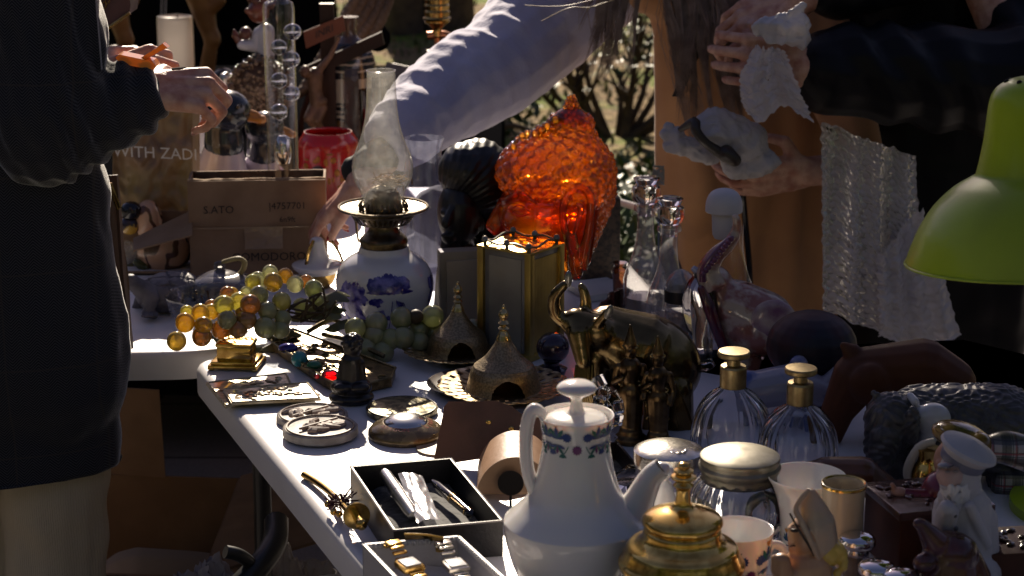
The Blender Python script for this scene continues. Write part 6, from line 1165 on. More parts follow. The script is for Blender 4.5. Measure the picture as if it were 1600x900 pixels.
# ---- red tin
b = B(515, 316); vb = 316
t = thing('red_tin', 'red rimmed glossy tin jar with worn gold print, behind the carton', 'tin', b.c)
g = MB(); g.lat(b, [(46, vb), (49, vb - 4), (48.5, 300), (48, 240), (47, 222), (40, 210), (37, 205), (35, 207), (36, 213), (44, 225), (45, vb - 8)], 56, cap=False); g.lat(b, [(45, vb - 4), (.5, vb - 5)], 40); g.build('body', M('red_lacquer', (.42, .012, .012), .16, coat=.6, c2=(.36, .05, .02), ns=9, ramp=(.45, .75)), t)
g = MB(); 
for k in range(26): a = rnd.uniform(-.75, .6); v_ = rnd.uniform(232, 292); r_ = 48.5 * b.s; g.ell((b.c.x + r_ * math.sin(a), b.c.y - r_ * math.cos(a), b.z(v_)), (rnd.uniform(.002, .008), .0008, rnd.uniform(.002, .009)), rotz(a), 8, 6)
g.build('gold_print', M('worn_gold', (.34, .13, .02), .3, .4), t)
a = -.25; r_ = 48.6 * b.s; g = MB(); g.lathe((b.c.x + r_ * math.sin(a), b.c.y - r_ * math.cos(a), b.z(262)), [(.017, -.001), (.017, .0006), (.011, .0009), (1e-4, .001)], 28, rot=Matrix.Rotation(a, 3, 'Z') @ Matrix.Rotation(R(90), 3, 'X')); g.build('round_emblem', M('emblem_black', (.03, .012, .02), .3), t)
# ---- crucifix
b = B(505, 262); vb = 262
q = b.p; s_ = b.s; cw = M('cross_wood', (.035, .015, .009), .5, spec=.3, c2=(.02, .009, .005), ns=10)
t = thing('crucifix', 'wooden crucifix with a carved pale figure, standing behind the red tin', 'crucifix', b.c)
dR = (q(596, 62) - q(484, 108)).normalized()
g = MB(); c = q(509, 110, .012); g.prism([q(499, 6, .01), q(521, 6, .01), q(527, vb, .01), q(505, vb, .01)], (0, .018, 0)); g.prism([q(478, 104, .009), q(596, 50, .009), q(600, 70, .009), q(478, 126, .009)], (0, .019, 0)); g.build('cross', cw, t, ang=.4)
g = MB(); pl = [q(474, 50, .0), q(536, 24, .0), q(540, 48, .0), q(478, 76, .0)]; g.prism(pl, (0, .006, 0)); g.build('name_plaque', M('plaque_red', (.16, .045, .02), .45), t); g = MB(); pr_ = (pl[1] - pl[0]).normalized(); g.text('INRI', (pl[0] + pl[1] + pl[2] + pl[3]) / 4 + Vector((0, -.0015, -.007)), pr_, (0, 0, 1), .024, ext=.0004); g.build('lettering', M('plaque_ink', (.02, .01, .01), .5), t, recalc=False, flat=True)
g = MB(); q2 = lambda u, v, dy=0: b.p(u, v, dy - .012)
g.cap(q2(492, 118), 13 * s_, q2(492, 138), 11 * s_); g.cap(q2(492, 138), 10 * s_, q2(496, 160), 12 * s_); g.cap(q2(492, 168), 10 * s_, q2(482, 185, -.02), 8 * s_); g.cap(q2(482, 185, -.02), 7 * s_, q2(500, 208), 4 * s_); g.cap(q2(503, 168), 9 * s_, q2(496, 188, -.02), 7 * s_); g.cap(q2(496, 188, -.02), 6 * s_, q2(506, 212), 4 * s_); g.cap(q2(500, 108), 6 * s_, q2(516, 88), 4.5 * s_); g.cap(q2(516, 88), 4.5 * s_, q2(528, 62), 3 * s_); g.cap(q2(484, 112), 5 * s_, q2(470, 112), 3 * s_); g.ell(q2(477, 112, -.02), (8 * s_, 9 * s_, 10 * s_)); g.ell(q2(498, 158, -.004), (14 * s_, 10 * s_, 9 * s_)); g.ell(q2(529, 60), 4 * s_)
g.fuse('figure', M('carved_bone', (.20, .11, .065), .45, c2=(.12, .065, .035), ns=30), t, vox=.002, sm=2)
# ---- painted barrel-shaped ceramic vase
b = B(550, 252); vb = 252
t = thing('painted_vase', 'big ceramic jar banded in black and cream with an arched painted panel', 'vase', b.c)
m = bpy.data.materials.new('banded_glaze'); m.use_nodes = True; n = m.node_tree.nodes; l = m.node_tree.links; p = n['Principled BSDF']; tc = n.new('ShaderNodeTexCoord'); sx = n.new('ShaderNodeSeparateXYZ'); l.new(tc.outputs['Object'], sx.inputs[0])
zr = n.new('ShaderNodeValToRGB'); zr.color_ramp.interpolation = 'CONSTANT'; H1 = b.z(60) - TZ; mp = n.new('ShaderNodeMapRange'); mp.inputs['From Max'].default_value = H1; l.new(sx.outputs[2], mp.inputs[0])
nz = n.new('ShaderNodeTexNoise'); nz.inputs['Scale'].default_value = 90; l.new(tc.outputs['Object'], nz.inputs[0]); ad = n.new('ShaderNodeMath'); ad.operation = 'MULTIPLY_ADD'; ad.inputs[1].default_value = .025; l.new(nz.outputs['Fac'], ad.inputs[0]); l.new(mp.outputs[0], ad.inputs[2]); l.new(ad.outputs[0], zr.inputs[0])
cream = (.38, .32, .24, 1); blk = (.015, .014, .02, 1); els = zr.color_ramp.elements; els[0].color = blk
v2f = lambda v: (b.z(v) - TZ) / H1 + .0125
rows = [(208, (.16, .08, .03, 1)), (182, blk), (178, cream), (174, blk), (170, cream), (166, blk), (160, cream), (158, blk), (155, cream), (118, blk), (108, cream), (105, blk), (98, cream), (95, blk), (88, cream), (85, blk), (80, cream), (77, blk), (66, (.10, .06, .04, 1))]
els[1].position = v2f(rows[0][0]); els[1].color = rows[0][1]
for v_, c_ in rows[1:]: e = els.new(min(.999, v2f(v_))); e.color = c_
l.new(zr.outputs[0], p.inputs['Base Color']); p.inputs['Roughness'].default_value = .15; p.inputs['Coat Weight'].default_value = .6
g = MB(); g.lat(b, [(30, vb), (32, vb - 3), (36, 244), (40, 210), (42, 170), (42, 120), (38, 90), (28, 70), (16, 60), (11, 52), (12, 30), (15, 26)], 56); g.build('body', m, t)
g = MB(); 
for ph in (.12,): g.sheet(lambda a, c_: Vector((b.c.x + (43 - 14 * max(0, c_ - .75) * 4 * .9) * b.s * math.sin(ph + (a - .5) * .5), b.c.y - (43.6 - 14 * max(0, c_ - .75) * 4 * .9) * b.s * math.cos(ph + (a - .5) * .5), b.z(230 - 150 * c_))), 12, 40, th=.003)
g.build('strap_band', M('carved_band', (.045, .03, .025), .3, coat=.4, vor=60, bs=.8, bd=.004), t)
# ---- folded parasol / shawl rolls
b = B(545, 300); b = BY(545, 90, 4.95); fm = M('striped_fabric', (.14, .09, .065), .6, c2=(.28, .19, .13), ns=5, wave=(30, 3, 'DIAGONAL'), bs=.4, bd=.004)
t = thing('folded_parasol', 'folded brown parasol leaning across behind the crucifix', 'parasol', Vector((BY(470, 200, 4.95).c.x, 4.95, TZ)))
g = MB(); q = b.p
for k in range(9): g.tube([q(480 - 6 * k * .3, 125 + 3 * k, .01 * (k % 3)), q(520 + 3 * k, 60 + 4 * k, .012 * (k % 3)), q(560 + 4.5 * k, -10 + 5 * k, .01 * (k % 2)), q(590 + 5 * k, -70, 0)], [.010, .013, .014, .006], 10)
g.build('canopy', fm, t); g = MB(); g.tube([Vector(t.location), q(482, 150), q(570, -30), q(610, -110)], .007, 8); g.build('pole', dw, t)
g = MB(); g.cap(BY(560, 30, 5.2).p(560, 30), .05, BY(600, 50, 5.2).p(590, 60), .035); tag(g.build('dark_bundle', blackcloth, None, loc=(BY(575, 90, 5.2).c.x, 5.2, TZ)), 'dark cloth bundle hanging beside the folded parasol', 'cloth')
# ---- small glassware
for (u, v, r, h, y_, lb) in ((598, 205, 20, 45, 4.0, 'cut crystal tumbler left of the lamp chimney'), (592, 150, 11, 28, 4.3, 'slim dark glass behind the cut crystal tumbler'), (575, 160, 14, 20, 4.2, 'shallow stemmed glass left of the dark slim glass')):
    b = BY(u, v, y_); zf = TZ; s_ = b.s; t = thing('glass', lb, 'glass', (b.c.x, y_, zf)); g = MB(); zt_ = b.z(v - h)
    g.lathe((b.c.x, y_, zf), [(r * .7 * s_, 0), (r * .7 * s_, .004), (r * .25 * s_, .01), (r * .25 * s_, max(.02, (zt_ - zf) * .4)), (r * .9 * s_, (zt_ - zf) * .6), (r * s_, zt_ - zf), (r * .93 * s_, zt_ - zf), (r * .8 * s_, (zt_ - zf) * .62)], 40, rib=(lambda a, r_, z: r_ * (1 + .05 * math.cos(a * 9 + z * 90))) if h == 45 else None, cap=False); g.build('bowl', thin('small_glass', (.8, .8, .8), gloss=1.6, dirt_glow=.08) if h == 45 else thin('smoke_glass', (.35, .28, .22), gloss=1.3), t)
b = BY(665, 330, 3.45); t = thing('glass_carafe', 'ribbed clear glass carafe behind the black carved head', 'carafe', (b.c.x, 3.45, TZ)); b.c.z = TZ; b2_ = B(665, 452); g = MB(); g.lat(b2_, [(34, 452), (38, 445), (38, 330), (34, 290), (30, 262), (26, 235), (30, 215)], 48, rib=lambda a, r, z: r * (1 + .03 * math.cos(a * 16)), cap=False); t.location = b2_.c; g.build('body', thin('ribbed_glass', (.85, .86, .95), dirt_glow=.25, dirt_glow_col=(.6, .62, .8), gloss=1.3), t)
# ---- candle on the back table and statues
b = B(277, 126); t = thing('pillar_candle', 'tall white pillar candle at the back against the dark clothes', 'candle', b.c)
wax = glow('wax', (.95, .88, .82), .97, (1, .95, .9), rough=.4, gl=0, c2=(.92, .84, .78), ns=5, dif=.45); g = MB(); g.lat(b, [(26, 126), (27.5, 123), (27.5, 34), (26, 28), (24, 25), (22, 27), (10, 31), (.5, 32)], 48, sub=2); g.build('wax', wax, t); g = MB(); g.tube([b.p(277, 30), b.p(277, 20)], .0016, 6); g.build('wick', ink, t)
b = BY(318, 140, 4.1); g = MB(); g.lathe((b.c.x, 4.1, TZ), [(.02, 0), (.026, .02), (.026, b.z(152) - TZ), (.030, b.z(150) - TZ), (.030, b.z(141) - TZ), (.028, b.z(139) - TZ), (1e-4, b.z(138) - TZ)], 36); tag(g.build('white_jar', porcelain, None, loc=(b.c.x, 4.1, TZ)), 'white capped jar behind the nearer duck, at the tip of the hand', 'jar')
cw2 = M('carved_ochre', (.36, .17, .05), .5, c2=(.25, .11, .03), ns=12)
def legstat(u, dx, label, v1=128):
    b = B(u, v1); q = lambda a, v, dy=0: b.p(u + a, v, dy); s_ = b.s; t = thing('carved_statue', label, 'statue', b.c)
    g = MB(); g.cap(q(-6, -70), 40 * s_, q(-14, -20), 26 * s_); g.cap(q(-14, -20), 24 * s_, q(2, 40), 15 * s_); g.cap(q(2, 40), 13 * s_, q(10, 62), 14 * s_); g.cap(q(10, 62), 12 * s_, q(-6, 118), 7 * s_); g.cap(q(10, 66), 9 * s_, q(8, 116), 6 * s_); g.cap(q(-8, 120), 7 * s_, q(-14, 126, -.03), 6 * s_); g.cap(q(8, 120), 7 * s_, q(12, 126, -.03), 6 * s_); g.cap(q(4, 10), 16 * s_, q(20, 0), 12 * s_); g.cap(q(-5, -90), 45 * s_, q(0, -160), 55 * s_); g.cap(q(0, -185), 18 * s_, q(0, -190), 18 * s_); g.ell(q(0, -225), (30 * s_, 34 * s_, 38 * s_)); g.cap(q(-50, -165), 16 * s_, q(-70, -90), 12 * s_); g.cap(q(50, -165), 16 * s_, q(66, -90), 12 * s_); g.cap(q(-18, 30, .02) if dx else q(4, 8), 12 * s_, q(-16, 120, .02) if dx else q(4, 20), 9 * s_)
    g.fuse('body', cw2, t, vox=.006, sm=4); g = MB(); g.lathe(b.c, [(30 * s_, 0), (30 * s_, .01), (26 * s_, .012)], 32); g.build('plinth', dw, t)
legstat(322, 0, 'carved wooden statue with slim ochre legs, right of the tall candle'); legstat(186, 0, 'carved ochre wooden statue half hidden behind the orange case', 80)
# clown / nutcracker figure
b = B(412, 190); b = BY(412, 190, 4.5); b.c.z = TZ; q = b.p; s_ = b.s; t = thing('musician_figurine', 'small painted figurine in a white shirt with a wild reddish head, left of the thermometer', 'figurine', (b.c.x, 4.5, TZ))
g = MB(); g.cap(q(405, 52), 10 * s_, q(400, 70), 10 * s_); g.cap(q(400, 72), 10 * s_, q(378, 70), 8 * s_); g.cap(q(415, 50), 14 * s_, q(415, 90), 14 * s_); g.fuse('shirt', M('shirt_white', (.62, .6, .66), .3, coat=.2), t, vox=.0025, sm=2)
g = MB(); g.ell(q(404, 18), (17 * s_, 16 * s_, 18 * s_)); g.cap(q(395, 20, -.01), 7 * s_, q(387, 17, -.015), 5 * s_); g.fuse('head', M('rust_glaze', (.22, .06, .03), .3, coat=.4, c2=(.12, .035, .02), ns=20), t, vox=.0022, sm=1)
g = MB(); g.cap(q(375, 68), 5 * s_, q(368, 56), 6 * s_); g.cap(q(368, 56), 5 * s_, q(366, 48), 3 * s_); g.fuse('hand', M('rust_glaze', ()), t, vox=.0022, sm=1)
g = MB(); rr = random.Random(3); [g.ell(q(408 + rr.gauss(0, 9), 6 + rr.gauss(0, 6), rr.uniform(-.015, .015)), 5 * s_, seg=8, rings=6) for k in range(30)]; g.ell(q(384, 52), 10 * s_); g.build('curly_hair', M('rust_dark', (.12, .04, .025), .4, coat=.3), t)
g = MB(); g.lathe((b.c.x, 4.5, TZ), [(.03, 0), (.03, .01), (.012, .02), (.012, q(400, 100).z - TZ), (.022, q(400, 85).z - TZ)], 24); g.cap(Vector((b.c.x, 4.5, TZ + .05)), .02, q(412, 92), .024); g.build('trousers', blackgloss, t)
# beaded brown round basket
b = BY(408, 130, 4.4); t = thing('shell_basket', 'round dark brown basket crusted with small shells behind the ducks', 'basket', (b.c.x, 4.4, TZ)); rr = random.Random(5); g = MB(); c = b.p(408, 140); r_ = 46 * b.s
g.ell(c, (r_, r_ * .5, r_)); g.lathe((c.x, 4.4, TZ), [(.04, 0), (.03, .02), (.04, c.z - TZ - r_ * .8)], 24); g.build('body', M('basket_brown', (.06, .03, .018), .6, bump=60, bs=.8, bd=.004), t); g = MB()
for k in range(260):
    a = rr.uniform(0, 6.28); e = rr.gauss(1, .08) * r_; g.ell(c + Vector((e * math.cos(a), rr.uniform(-.02, .02) - .01, e * math.sin(a))), rr.uniform(.003, .0065), seg=7, rings=5)
for k in range(200): a = rr.uniform(0, 6.28); e = rr.random() * r_; g.ell(c + Vector((e * math.cos(a), -.5 * math.sqrt(max(0, r_ * r_ - e * e)), e * math.sin(a))), rr.uniform(.003, .006), seg=7, rings=5)
g.build('shells', M('shell_brown', (.10, .06, .035), .25, coat=.3, c2=(.20, .13, .08), ns=60), t)
# small silver egg cup and dark pots behind the hand
b = BY(352, 130, 4.5); g = MB(); q = b.p; g.lathe((b.c.x, 4.5, TZ), [(.022, 0), (.018, .008), (.005, .02), (.005, q(352, 142).z - TZ), (.012, q(352, 132).z - TZ), (.014, q(352, 122).z - TZ), (.009, q(352, 115).z - TZ), (1e-4, q(352, 113).z - TZ)], 28); tag(g.build('silver_bell', M('satin_silver', ()), None, loc=(b.c.x, 4.5, TZ)), 'small silver spoon-like finial standing above the nearer duck head', 'ornament')
b = B(350, 148); g = MB(); 
for (u, v, r) in ((350, 125, 18), (320, 132, 16), (300, 133, 12)): g.ell(BY(u, v, 5.2).p(u, v), r * b.s * 1.0); g.lathe((BY(u, v, 5.2).c.x, 5.2, TZ), [(.02, 0), (.02, BY(u, v, 5.2).c.z - TZ)], 16)
tag(g.build('dark_pots', M('dark_pot', (.03, .025, .02), .25, coat=.4, c2=(.12, .08, .04), ns=14), None, loc=(b.c.x - .01, 5.2, TZ)), 'dark glazed ornament of three joined round pots below the statue', 'ornament')
# ---- brass lamp stem, copper tap, grey case, black carts behind
b = B(683, 260); b = BY(683, 60, 4.8); t = thing('brass_lamp_stem', 'ridged brass lamp stem with a curved copper tube at the top of the picture', 'lamp part', (b.c.x, 4.8, TZ)); q = b.p; s_ = b.s; z0 = TZ
pr = [(8, 56), (7, 48), (10, 42), (20, 34), (19, 32), (22, 28), (19, 25), (20, 18), (18, 15), (20, 8), (18, 5), (20, -2), (18, -6), (19, -30), (8, -36)]
g = MB(); g.lathe((b.c.x, 4.8, 0), smooth_prof([(r * s_, b.z(v)) for r, v in pr], 2), 32); g.build('ridged_stem', brass, t)
g = MB(); g.tube([q(668, 56), q(690, 54), q(708, 60), q(722, 76), q(730, 110)], [.010, .010, .009, .008, .008], 12); g.tube([q(683, 56), q(684, 110), Vector((b.c.x, 4.8, TZ + .01))], .007, 10); g.lathe((b.c.x, 4.8, TZ), [(.05, 0), (.05, .01), (.01, .016)], 32); g.build('copper_tube', M('copper', (.50, .20, .10), .3, 1), t)
b = BY(650, 110, 5.0); c = b.p(640, 122); g = MB(); g.box((c.x + .03, 5.06, TZ + .055), (.24, .03, .17), Euler((R(-18), R(8), R(-20))).to_matrix(), .006); tag(g.build('grey_case', M('grey_case', (.17, .165, .165), .45, bump=120, bs=.2), None, loc=(c.x + .03, 5.06, TZ)), 'grey rectangular case standing tilted behind the lamp chimney', 'case')
t4 = thing('crate_table', 'dark covered table edge running behind the grey case', 'table', (-.24, 5.1, .07)); g = MB(); g.box((-.24, 5.15, TZ - .015), (.30, .9, .03), R(-14), .008); g.build('tabletop', blackcloth, t4); each('leg', [(lambda g, sx=sx, sy=sy: g.tube([(-.24 + sx * .10, 5.15 + sy * .35, TZ - .02), (-.24 + sx * .10, 5.15 + sy * .35, .07)], .012, 8, sub=1)) for sx in (-1, 1) for sy in (-1, 1)], steel_black, t4)
c = BY(690, 100, 4.9).p(682, 96); g = MB(); g.box((c.x, 4.95, c.z), (.05, .05, .04), R(10), .004); g.box((c.x, 4.95, (TZ + c.z) / 2 - .01), (.04, .04, c.z - TZ - .02), R(10), .002); tag(g.build('red_wood_block', M('red_wood', (.16, .05, .03), .35, coat=.3), None, loc=(c.x, 4.95, TZ)), 'reddish wooden block with a bright top beside the lifted sleeve', 'block')
# twig bike-like metal curl behind the head
g = MB(); P_ = [T(770, 205, .25), T(800, 196, .28), T(830, 205, .25), T(860, 215, .1)]; g.tube(P_, .012, 8)
t = g.build('fallen_branch', bark, None, loc=T(815, 210, .07)); tag(t, 'dark fallen branch on the ground above the black carved head', 'branch')
g = MB(); P_ = [Y(955, 312, 4.6), Y(1000, 325, 4.55), Y(1060, 345, 4.5)]; g.tube(P_, .008, 10, sub=1); g.tube([P_[0], Vector((P_[0].x, P_[0].y, .07))], .008, 8, sub=1); g.tube([P_[2], Vector((P_[2].x, P_[2].y, .07))], .008, 8, sub=1)
tag(g.build('metal_rail', M('rail_white', (.62, .6, .6), .3), None, loc=(P_[1].x, P_[1].y, .07)), 'thin white metal rail behind the tall glass bottles', 'rail')
b = BY(1028, 300, 3.5); g = MB(); q = b.p; rr = random.Random(2)
for k in range(16): a = k * .8; g.tube([q(1029 + 9 * math.cos(j * 1.25 + a), 278 + 4 * (k % 5) - 12 + 7 * math.sin(j * 1.25)) for j in range(5)], .0011, 5, True)
b5 = B(1029, 460); g.tube([b5.c + Vector((0, .0, 0)), q(1029, 300)], .0016, 6); g.lathe(b5.c, [(.02, 0), (.018, .004), (.003, .006)], 20); tag(g.build('wire_ornament', M('wire_silver', (.3, .3, .3), .3, 1), None, loc=b5.c), 'dark filigree wire ornament rising behind the tall bottles', 'ornament')
# ================================================================= UNDER THE TABLE, LEFT
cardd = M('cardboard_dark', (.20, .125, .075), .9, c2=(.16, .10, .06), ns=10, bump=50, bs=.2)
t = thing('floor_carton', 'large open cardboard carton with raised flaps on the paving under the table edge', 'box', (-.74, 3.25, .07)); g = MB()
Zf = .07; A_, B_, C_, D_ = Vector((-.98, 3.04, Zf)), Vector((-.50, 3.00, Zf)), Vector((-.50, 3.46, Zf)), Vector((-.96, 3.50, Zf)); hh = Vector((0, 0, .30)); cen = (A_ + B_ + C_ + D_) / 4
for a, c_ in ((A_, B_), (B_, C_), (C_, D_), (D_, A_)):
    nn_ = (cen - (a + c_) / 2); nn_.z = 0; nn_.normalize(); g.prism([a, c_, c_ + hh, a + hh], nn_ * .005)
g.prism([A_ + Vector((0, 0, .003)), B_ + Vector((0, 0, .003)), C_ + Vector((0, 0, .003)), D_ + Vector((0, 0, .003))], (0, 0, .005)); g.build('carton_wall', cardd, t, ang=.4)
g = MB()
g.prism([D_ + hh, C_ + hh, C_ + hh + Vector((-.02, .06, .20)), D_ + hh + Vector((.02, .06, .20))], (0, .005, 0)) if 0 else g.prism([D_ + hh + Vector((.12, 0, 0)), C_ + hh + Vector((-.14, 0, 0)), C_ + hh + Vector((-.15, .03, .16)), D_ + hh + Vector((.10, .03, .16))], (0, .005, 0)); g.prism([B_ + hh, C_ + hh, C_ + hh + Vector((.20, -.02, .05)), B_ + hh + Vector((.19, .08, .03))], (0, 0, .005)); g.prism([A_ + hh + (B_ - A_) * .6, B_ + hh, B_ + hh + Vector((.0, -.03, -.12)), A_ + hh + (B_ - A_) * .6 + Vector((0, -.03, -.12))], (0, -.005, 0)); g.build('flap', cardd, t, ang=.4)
b = Vector((-.66, 3.26, .22)); g = MB(); g.cap(b, .09, b + Vector((.10, .02, 0)), .075); g.ell(b + Vector((0, 0, -.05)), (.12, .1, .07)); tag(g.fuse('cloth_bag', M('grey_felt', (.20, .17, .15), .9, bump=60), None, loc=(b.x, b.y, .08), vox=.006, sm=6), 'rounded greyish felt bundle inside the open floor carton', 'bundle')
def crumple(name, c, rx, ry, rz_, mat, label, cat, seed, amp=.35, sub=60):
    def fn(a, e):
        th = math.pi * e * .55; an = a * 6.28318; N = Vector((math.sin(th) * math.cos(an), math.sin(th) * math.sin(an), math.cos(th))); k = 1 + amp * (fn3(N, 2.2, seed) + .9 * (.3 - abs(fn3(N, 5, seed))) + .5 * (.3 - abs(fn3(N, 11, seed))) + .2 * (.3 - abs(fn3(N, 23, seed)))); return Vector(c) + Vector((N.x * rx * k, N.y * ry * k, max(0, N.z) * rz_ * k))
    g = MB(); g.sheet(fn, sub, sub // 2); o = g.build(name, mat, None, loc=c, ang=.5); return tag(o, label, cat)
plastic_bag = thin('bag_film', (.85, .83, .82), dirt_glow=.55, dirt_glow_col=(.62, .56, .52), rough=.15, ns=14, gloss=1.2)
crumple('plastic_bag', (-.49, 2.92, .08), .12, .10, .32, M('lilac_bag', (.28, .26, .32), .35, coat=.2, bump=20, bs=.5, bd=.01), 'grey lilac crumpled bag at the bottom beside the floor carton', 'bag', 2, .22)
crumple('plastic_bag', (-.36, 2.96, .08), .13, .10, .33, plastic_bag, 'crumpled translucent plastic bag under the table edge', 'bag', 7, .25)
g = MB(); g.tube([Y(432, 815, 2.55), Y(428, 850, 2.50), Y(400, 890, 2.45), Y(360, 930, 2.42)], .017, 12); g.tube([Y(352, 862, 2.42), Y(375, 868, 2.43), Y(395, 885, 2.45), Y(402, 905, 2.46)], .009, 10); tag(g.build('black_hose', steel_black, None, loc=T(425, 870, .07)), 'thick black bent tube under the table edge', 'tube')
g = MB(); c = Y(462, 848, 2.62); g.box((c.x, c.y, .3), (.06, .05, .45), R(20), .01); tag(g.build('red_bag', M('red_bag', (.22, .012, .01), .6, bump=50), None, loc=(c.x, c.y, .07)), 'small dark red bag standing under the table', 'bag')
g = MB(); g.lathe((-.235, 2.45, .07), [(.05, 0), (.055, .1), (.058, .5), (.05, .52)], 24); tag(g.build('cream_canister', M('cream_plastic', (.55, .5, .42), .4), None, loc=(-.235, 2.45, .07)), 'cream canister standing under the near table corner', 'canister')
# ================================================================= PEOPLE
def hand(g, W, a, n, th, curl=(.5, .6, .6), spread=.12, k=1.0, tcurl=(.5, .4), tout=.75, nails=None, per=None):
    """adds a hand to g. W wrist, a towards the fingers, n out of the back of the hand, th towards the thumb"""
    a = Vector(a).normalized(); n = Vector(n); n = (n - a * n.dot(a)).normalized(); t = a.cross(n); t = t if t.dot(Vector(th)) > 0 else -t; W = Vector(W)
    L = [(.034, .098, (.040, .026, .020), .0088), (.011, .102, (.045, .029, .021), .0090), (-.012, .097, (.042, .027, .020), .0086), (-.033, .088, (.033, .021, .018), .0076)]
    for i, (sx, ln, ph, r) in enumerate(L):
        K = W + (a * ln + t * sx) * k + n * (.004 - .003 * abs(i - 1.2)) * k
        g.cap(W + (t * sx * .55 + a * .008) * k, .0155 * k, K - n * .002 * k, (.0115 if i < 3 else .0105) * k)
        c = per[i] if per else curl; ang = 0; p = K; d0 = (a + t * (sx * 3.2) * spread * 3).normalized()
        for j in range(3):
            ang += c[j]; d = d0 * math.cos(ang) - n * math.sin(ang); q = p + d * ph[j] * k; r0 = r * (1 - .08 * j); g.cap(p, r0 * k * 1.04, q, r0 * k * .93); p = q
        if nails is not None: nails.append((p, d, (n * math.cos(ang) + d0 * math.sin(ang)).normalized(), r * k))
    g.cap(W + (a * .02 + t * .012) * k, .019 * k, W + (a * .07 + t * .020) * k - n * .006 * k, .014 * k); g.cap(W + (a * .03 - t * .02) * k, .017 * k, W + (a * .075 - t * .02) * k - n * .004 * k, .013 * k)
    p = W + (a * .022 + t * .024) * k - n * .006 * k; d = (a * (1 - tout) + t * tout - n * .28).normalized(); q = p + d * .040 * k; g.cap(p, .0155 * k, q, .0115 * k); bent = (a * .9 + t * .1 - n * tcurl[0]).normalized(); q2 = q + bent * .032 * k; g.cap(q, .0112 * k, q2, .0095 * k); b2 = (a * .8 - t * tcurl[1] - n * tcurl[0] * 1.1).normalized(); q3 = q2 + b2 * .024 * k; g.cap(q2, .0095 * k, q3, .0080 * k)
    if nails is not None: nails.append((q3, b2, (n + t * .5).normalized(), .0085 * k))
    return W
def nail_part(nails, mat, parent):
    for (p, d, n, r) in nails:
        g = MB(); q = d.to_track_quat('Z', 'Y').to_matrix(); up = n - d * n.dot(d); up.normalize(); x = d.cross(up); rm = Matrix((x, up, d)).transposed()
        g.ell(p + up * r * .72 + d * r * .2, (r * .62, r * .22, r * .85), rm, 12, 8); g.build('nail', mat, parent)
def head_at(g, c, yaw, k=1.0, pitch=0):
    rm = Euler((pitch, 0, yaw)).to_matrix(); w = lambda x, y, z: Vector(c) + rm @ (Vector((x, y, z)) * k)    # the face looks along local -y
    g.ell(w(0, .012, .02), (.076 * k, .095 * k, .105 * k), rm); g.cap(w(0, -.025, -.05), .052 * k, w(0, -.045, -.085), .030 * k); g.cap(w(0, -.088, .015), .009 * k, w(0, -.106, -.022), .012 * k); g.ell(w(0, -.082, -.058), (.024 * k, .011 * k, .010 * k), rm)
    for s_ in (-1, 1): g.ell(w(s_ * .076, .012, -.01), (.010 * k, .018 * k, .030 * k), rm); g.ell(w(s_ * .032, -.078, .035), (.020 * k, .012 * k, .007 * k), rm); g.ell(w(s_ * .04, -.065, -.03), (.022 * k, .02 * k, .02 * k), rm)
    return w
def eyes(w, k, parent):
    for s_ in (-1, 1): g = MB(); g.ell(w(s_ * .032, -.080, .016), .0115 * k, seg=14, rings=10); g.build('eye', M('eye_dark', (.04, .03, .025), .1, coat=.8), parent)
def fold(amp, f, seed=0, dirx=(0, 0, 1)):
    def d(c, n): return n * amp * (fn3((c.x * f, c.y * f, c.z * f * .45), 1, seed) + .5 * fn3(c, f * 2.3, seed + 3))
    return d
# ---- the dark coat at the left
tweed = bpy.data.materials.new('herringbone_wool'); tweed.use_nodes = True; n = tweed.node_tree.nodes; l = tweed.node_tree.links; p = n['Principled BSDF']; tc = n.new('ShaderNodeTexCoord'); sx = n.new('ShaderNodeSeparateXYZ'); l.new(tc.outputs['Object'], sx.inputs[0])
def mth(op, a, b_=None, c_=None):
    q_ = n.new('ShaderNodeMath'); q_.operation = op
    for i, v_ in enumerate((a, b_, c_)):
        if v_ is None: continue
        if isinstance(v_, (int, float)): q_.inputs[i].default_value = v_
        else: l.new(v_, q_.inputs[i])
    return q_.outputs[0]
zig = mth('PINGPONG', sx.outputs[0], .012); dg_ = mth('ADD', sx.outputs[2], zig); st_ = mth('PINGPONG', dg_, .0022); hb = mth('GREATER_THAN', st_, .0012)
lx = mth('FRACT', mth('MULTIPLY', sx.outputs[0], 8.0)); lz = mth('FRACT', mth('MULTIPLY', sx.outputs[2], 7.0)); ck = mth('MAXIMUM', mth('LESS_THAN', lx, .022), mth('LESS_THAN', lz, .020)); nz = n.new('ShaderNodeTexNoise'); nz.inputs['Scale'].default_value = 500; l.new(tc.outputs['Object'], nz.inputs[0])
mx = n.new('ShaderNodeMix'); mx.data_type = 'RGBA'; l.new(hb, mx.inputs[0]); mx.inputs[6].default_value = (.013, .014, .020, 1); mx.inputs[7].default_value = (.055, .057, .068, 1); m2 = n.new('ShaderNodeMix'); m2.data_type = 'RGBA'; l.new(mth('MULTIPLY', ck, mth('MULTIPLY', nz.outputs['Fac'], 1.0)), m2.inputs[0]); l.new(mx.outputs[2], m2.inputs[6]); m2.inputs[7].default_value = (.055, .048, .045, 1)
l.new(m2.outputs[2], p.inputs['Base Color']); p.inputs['Roughness'].default_value = .9; p.inputs['Sheen Weight'].default_value = 1.0; p.inputs['Sheen Roughness'].default_value = .3; p.inputs['Specular IOR Level'].default_value = .1
bp = n.new('ShaderNodeBump'); bp.inputs['Strength'].default_value = .5; bp.inputs['Distance'].default_value = .0015; l.new(nz.outputs['Fac'], bp.inputs['Height']); l.new(bp.outputs[0], p.inputs['Normal'])
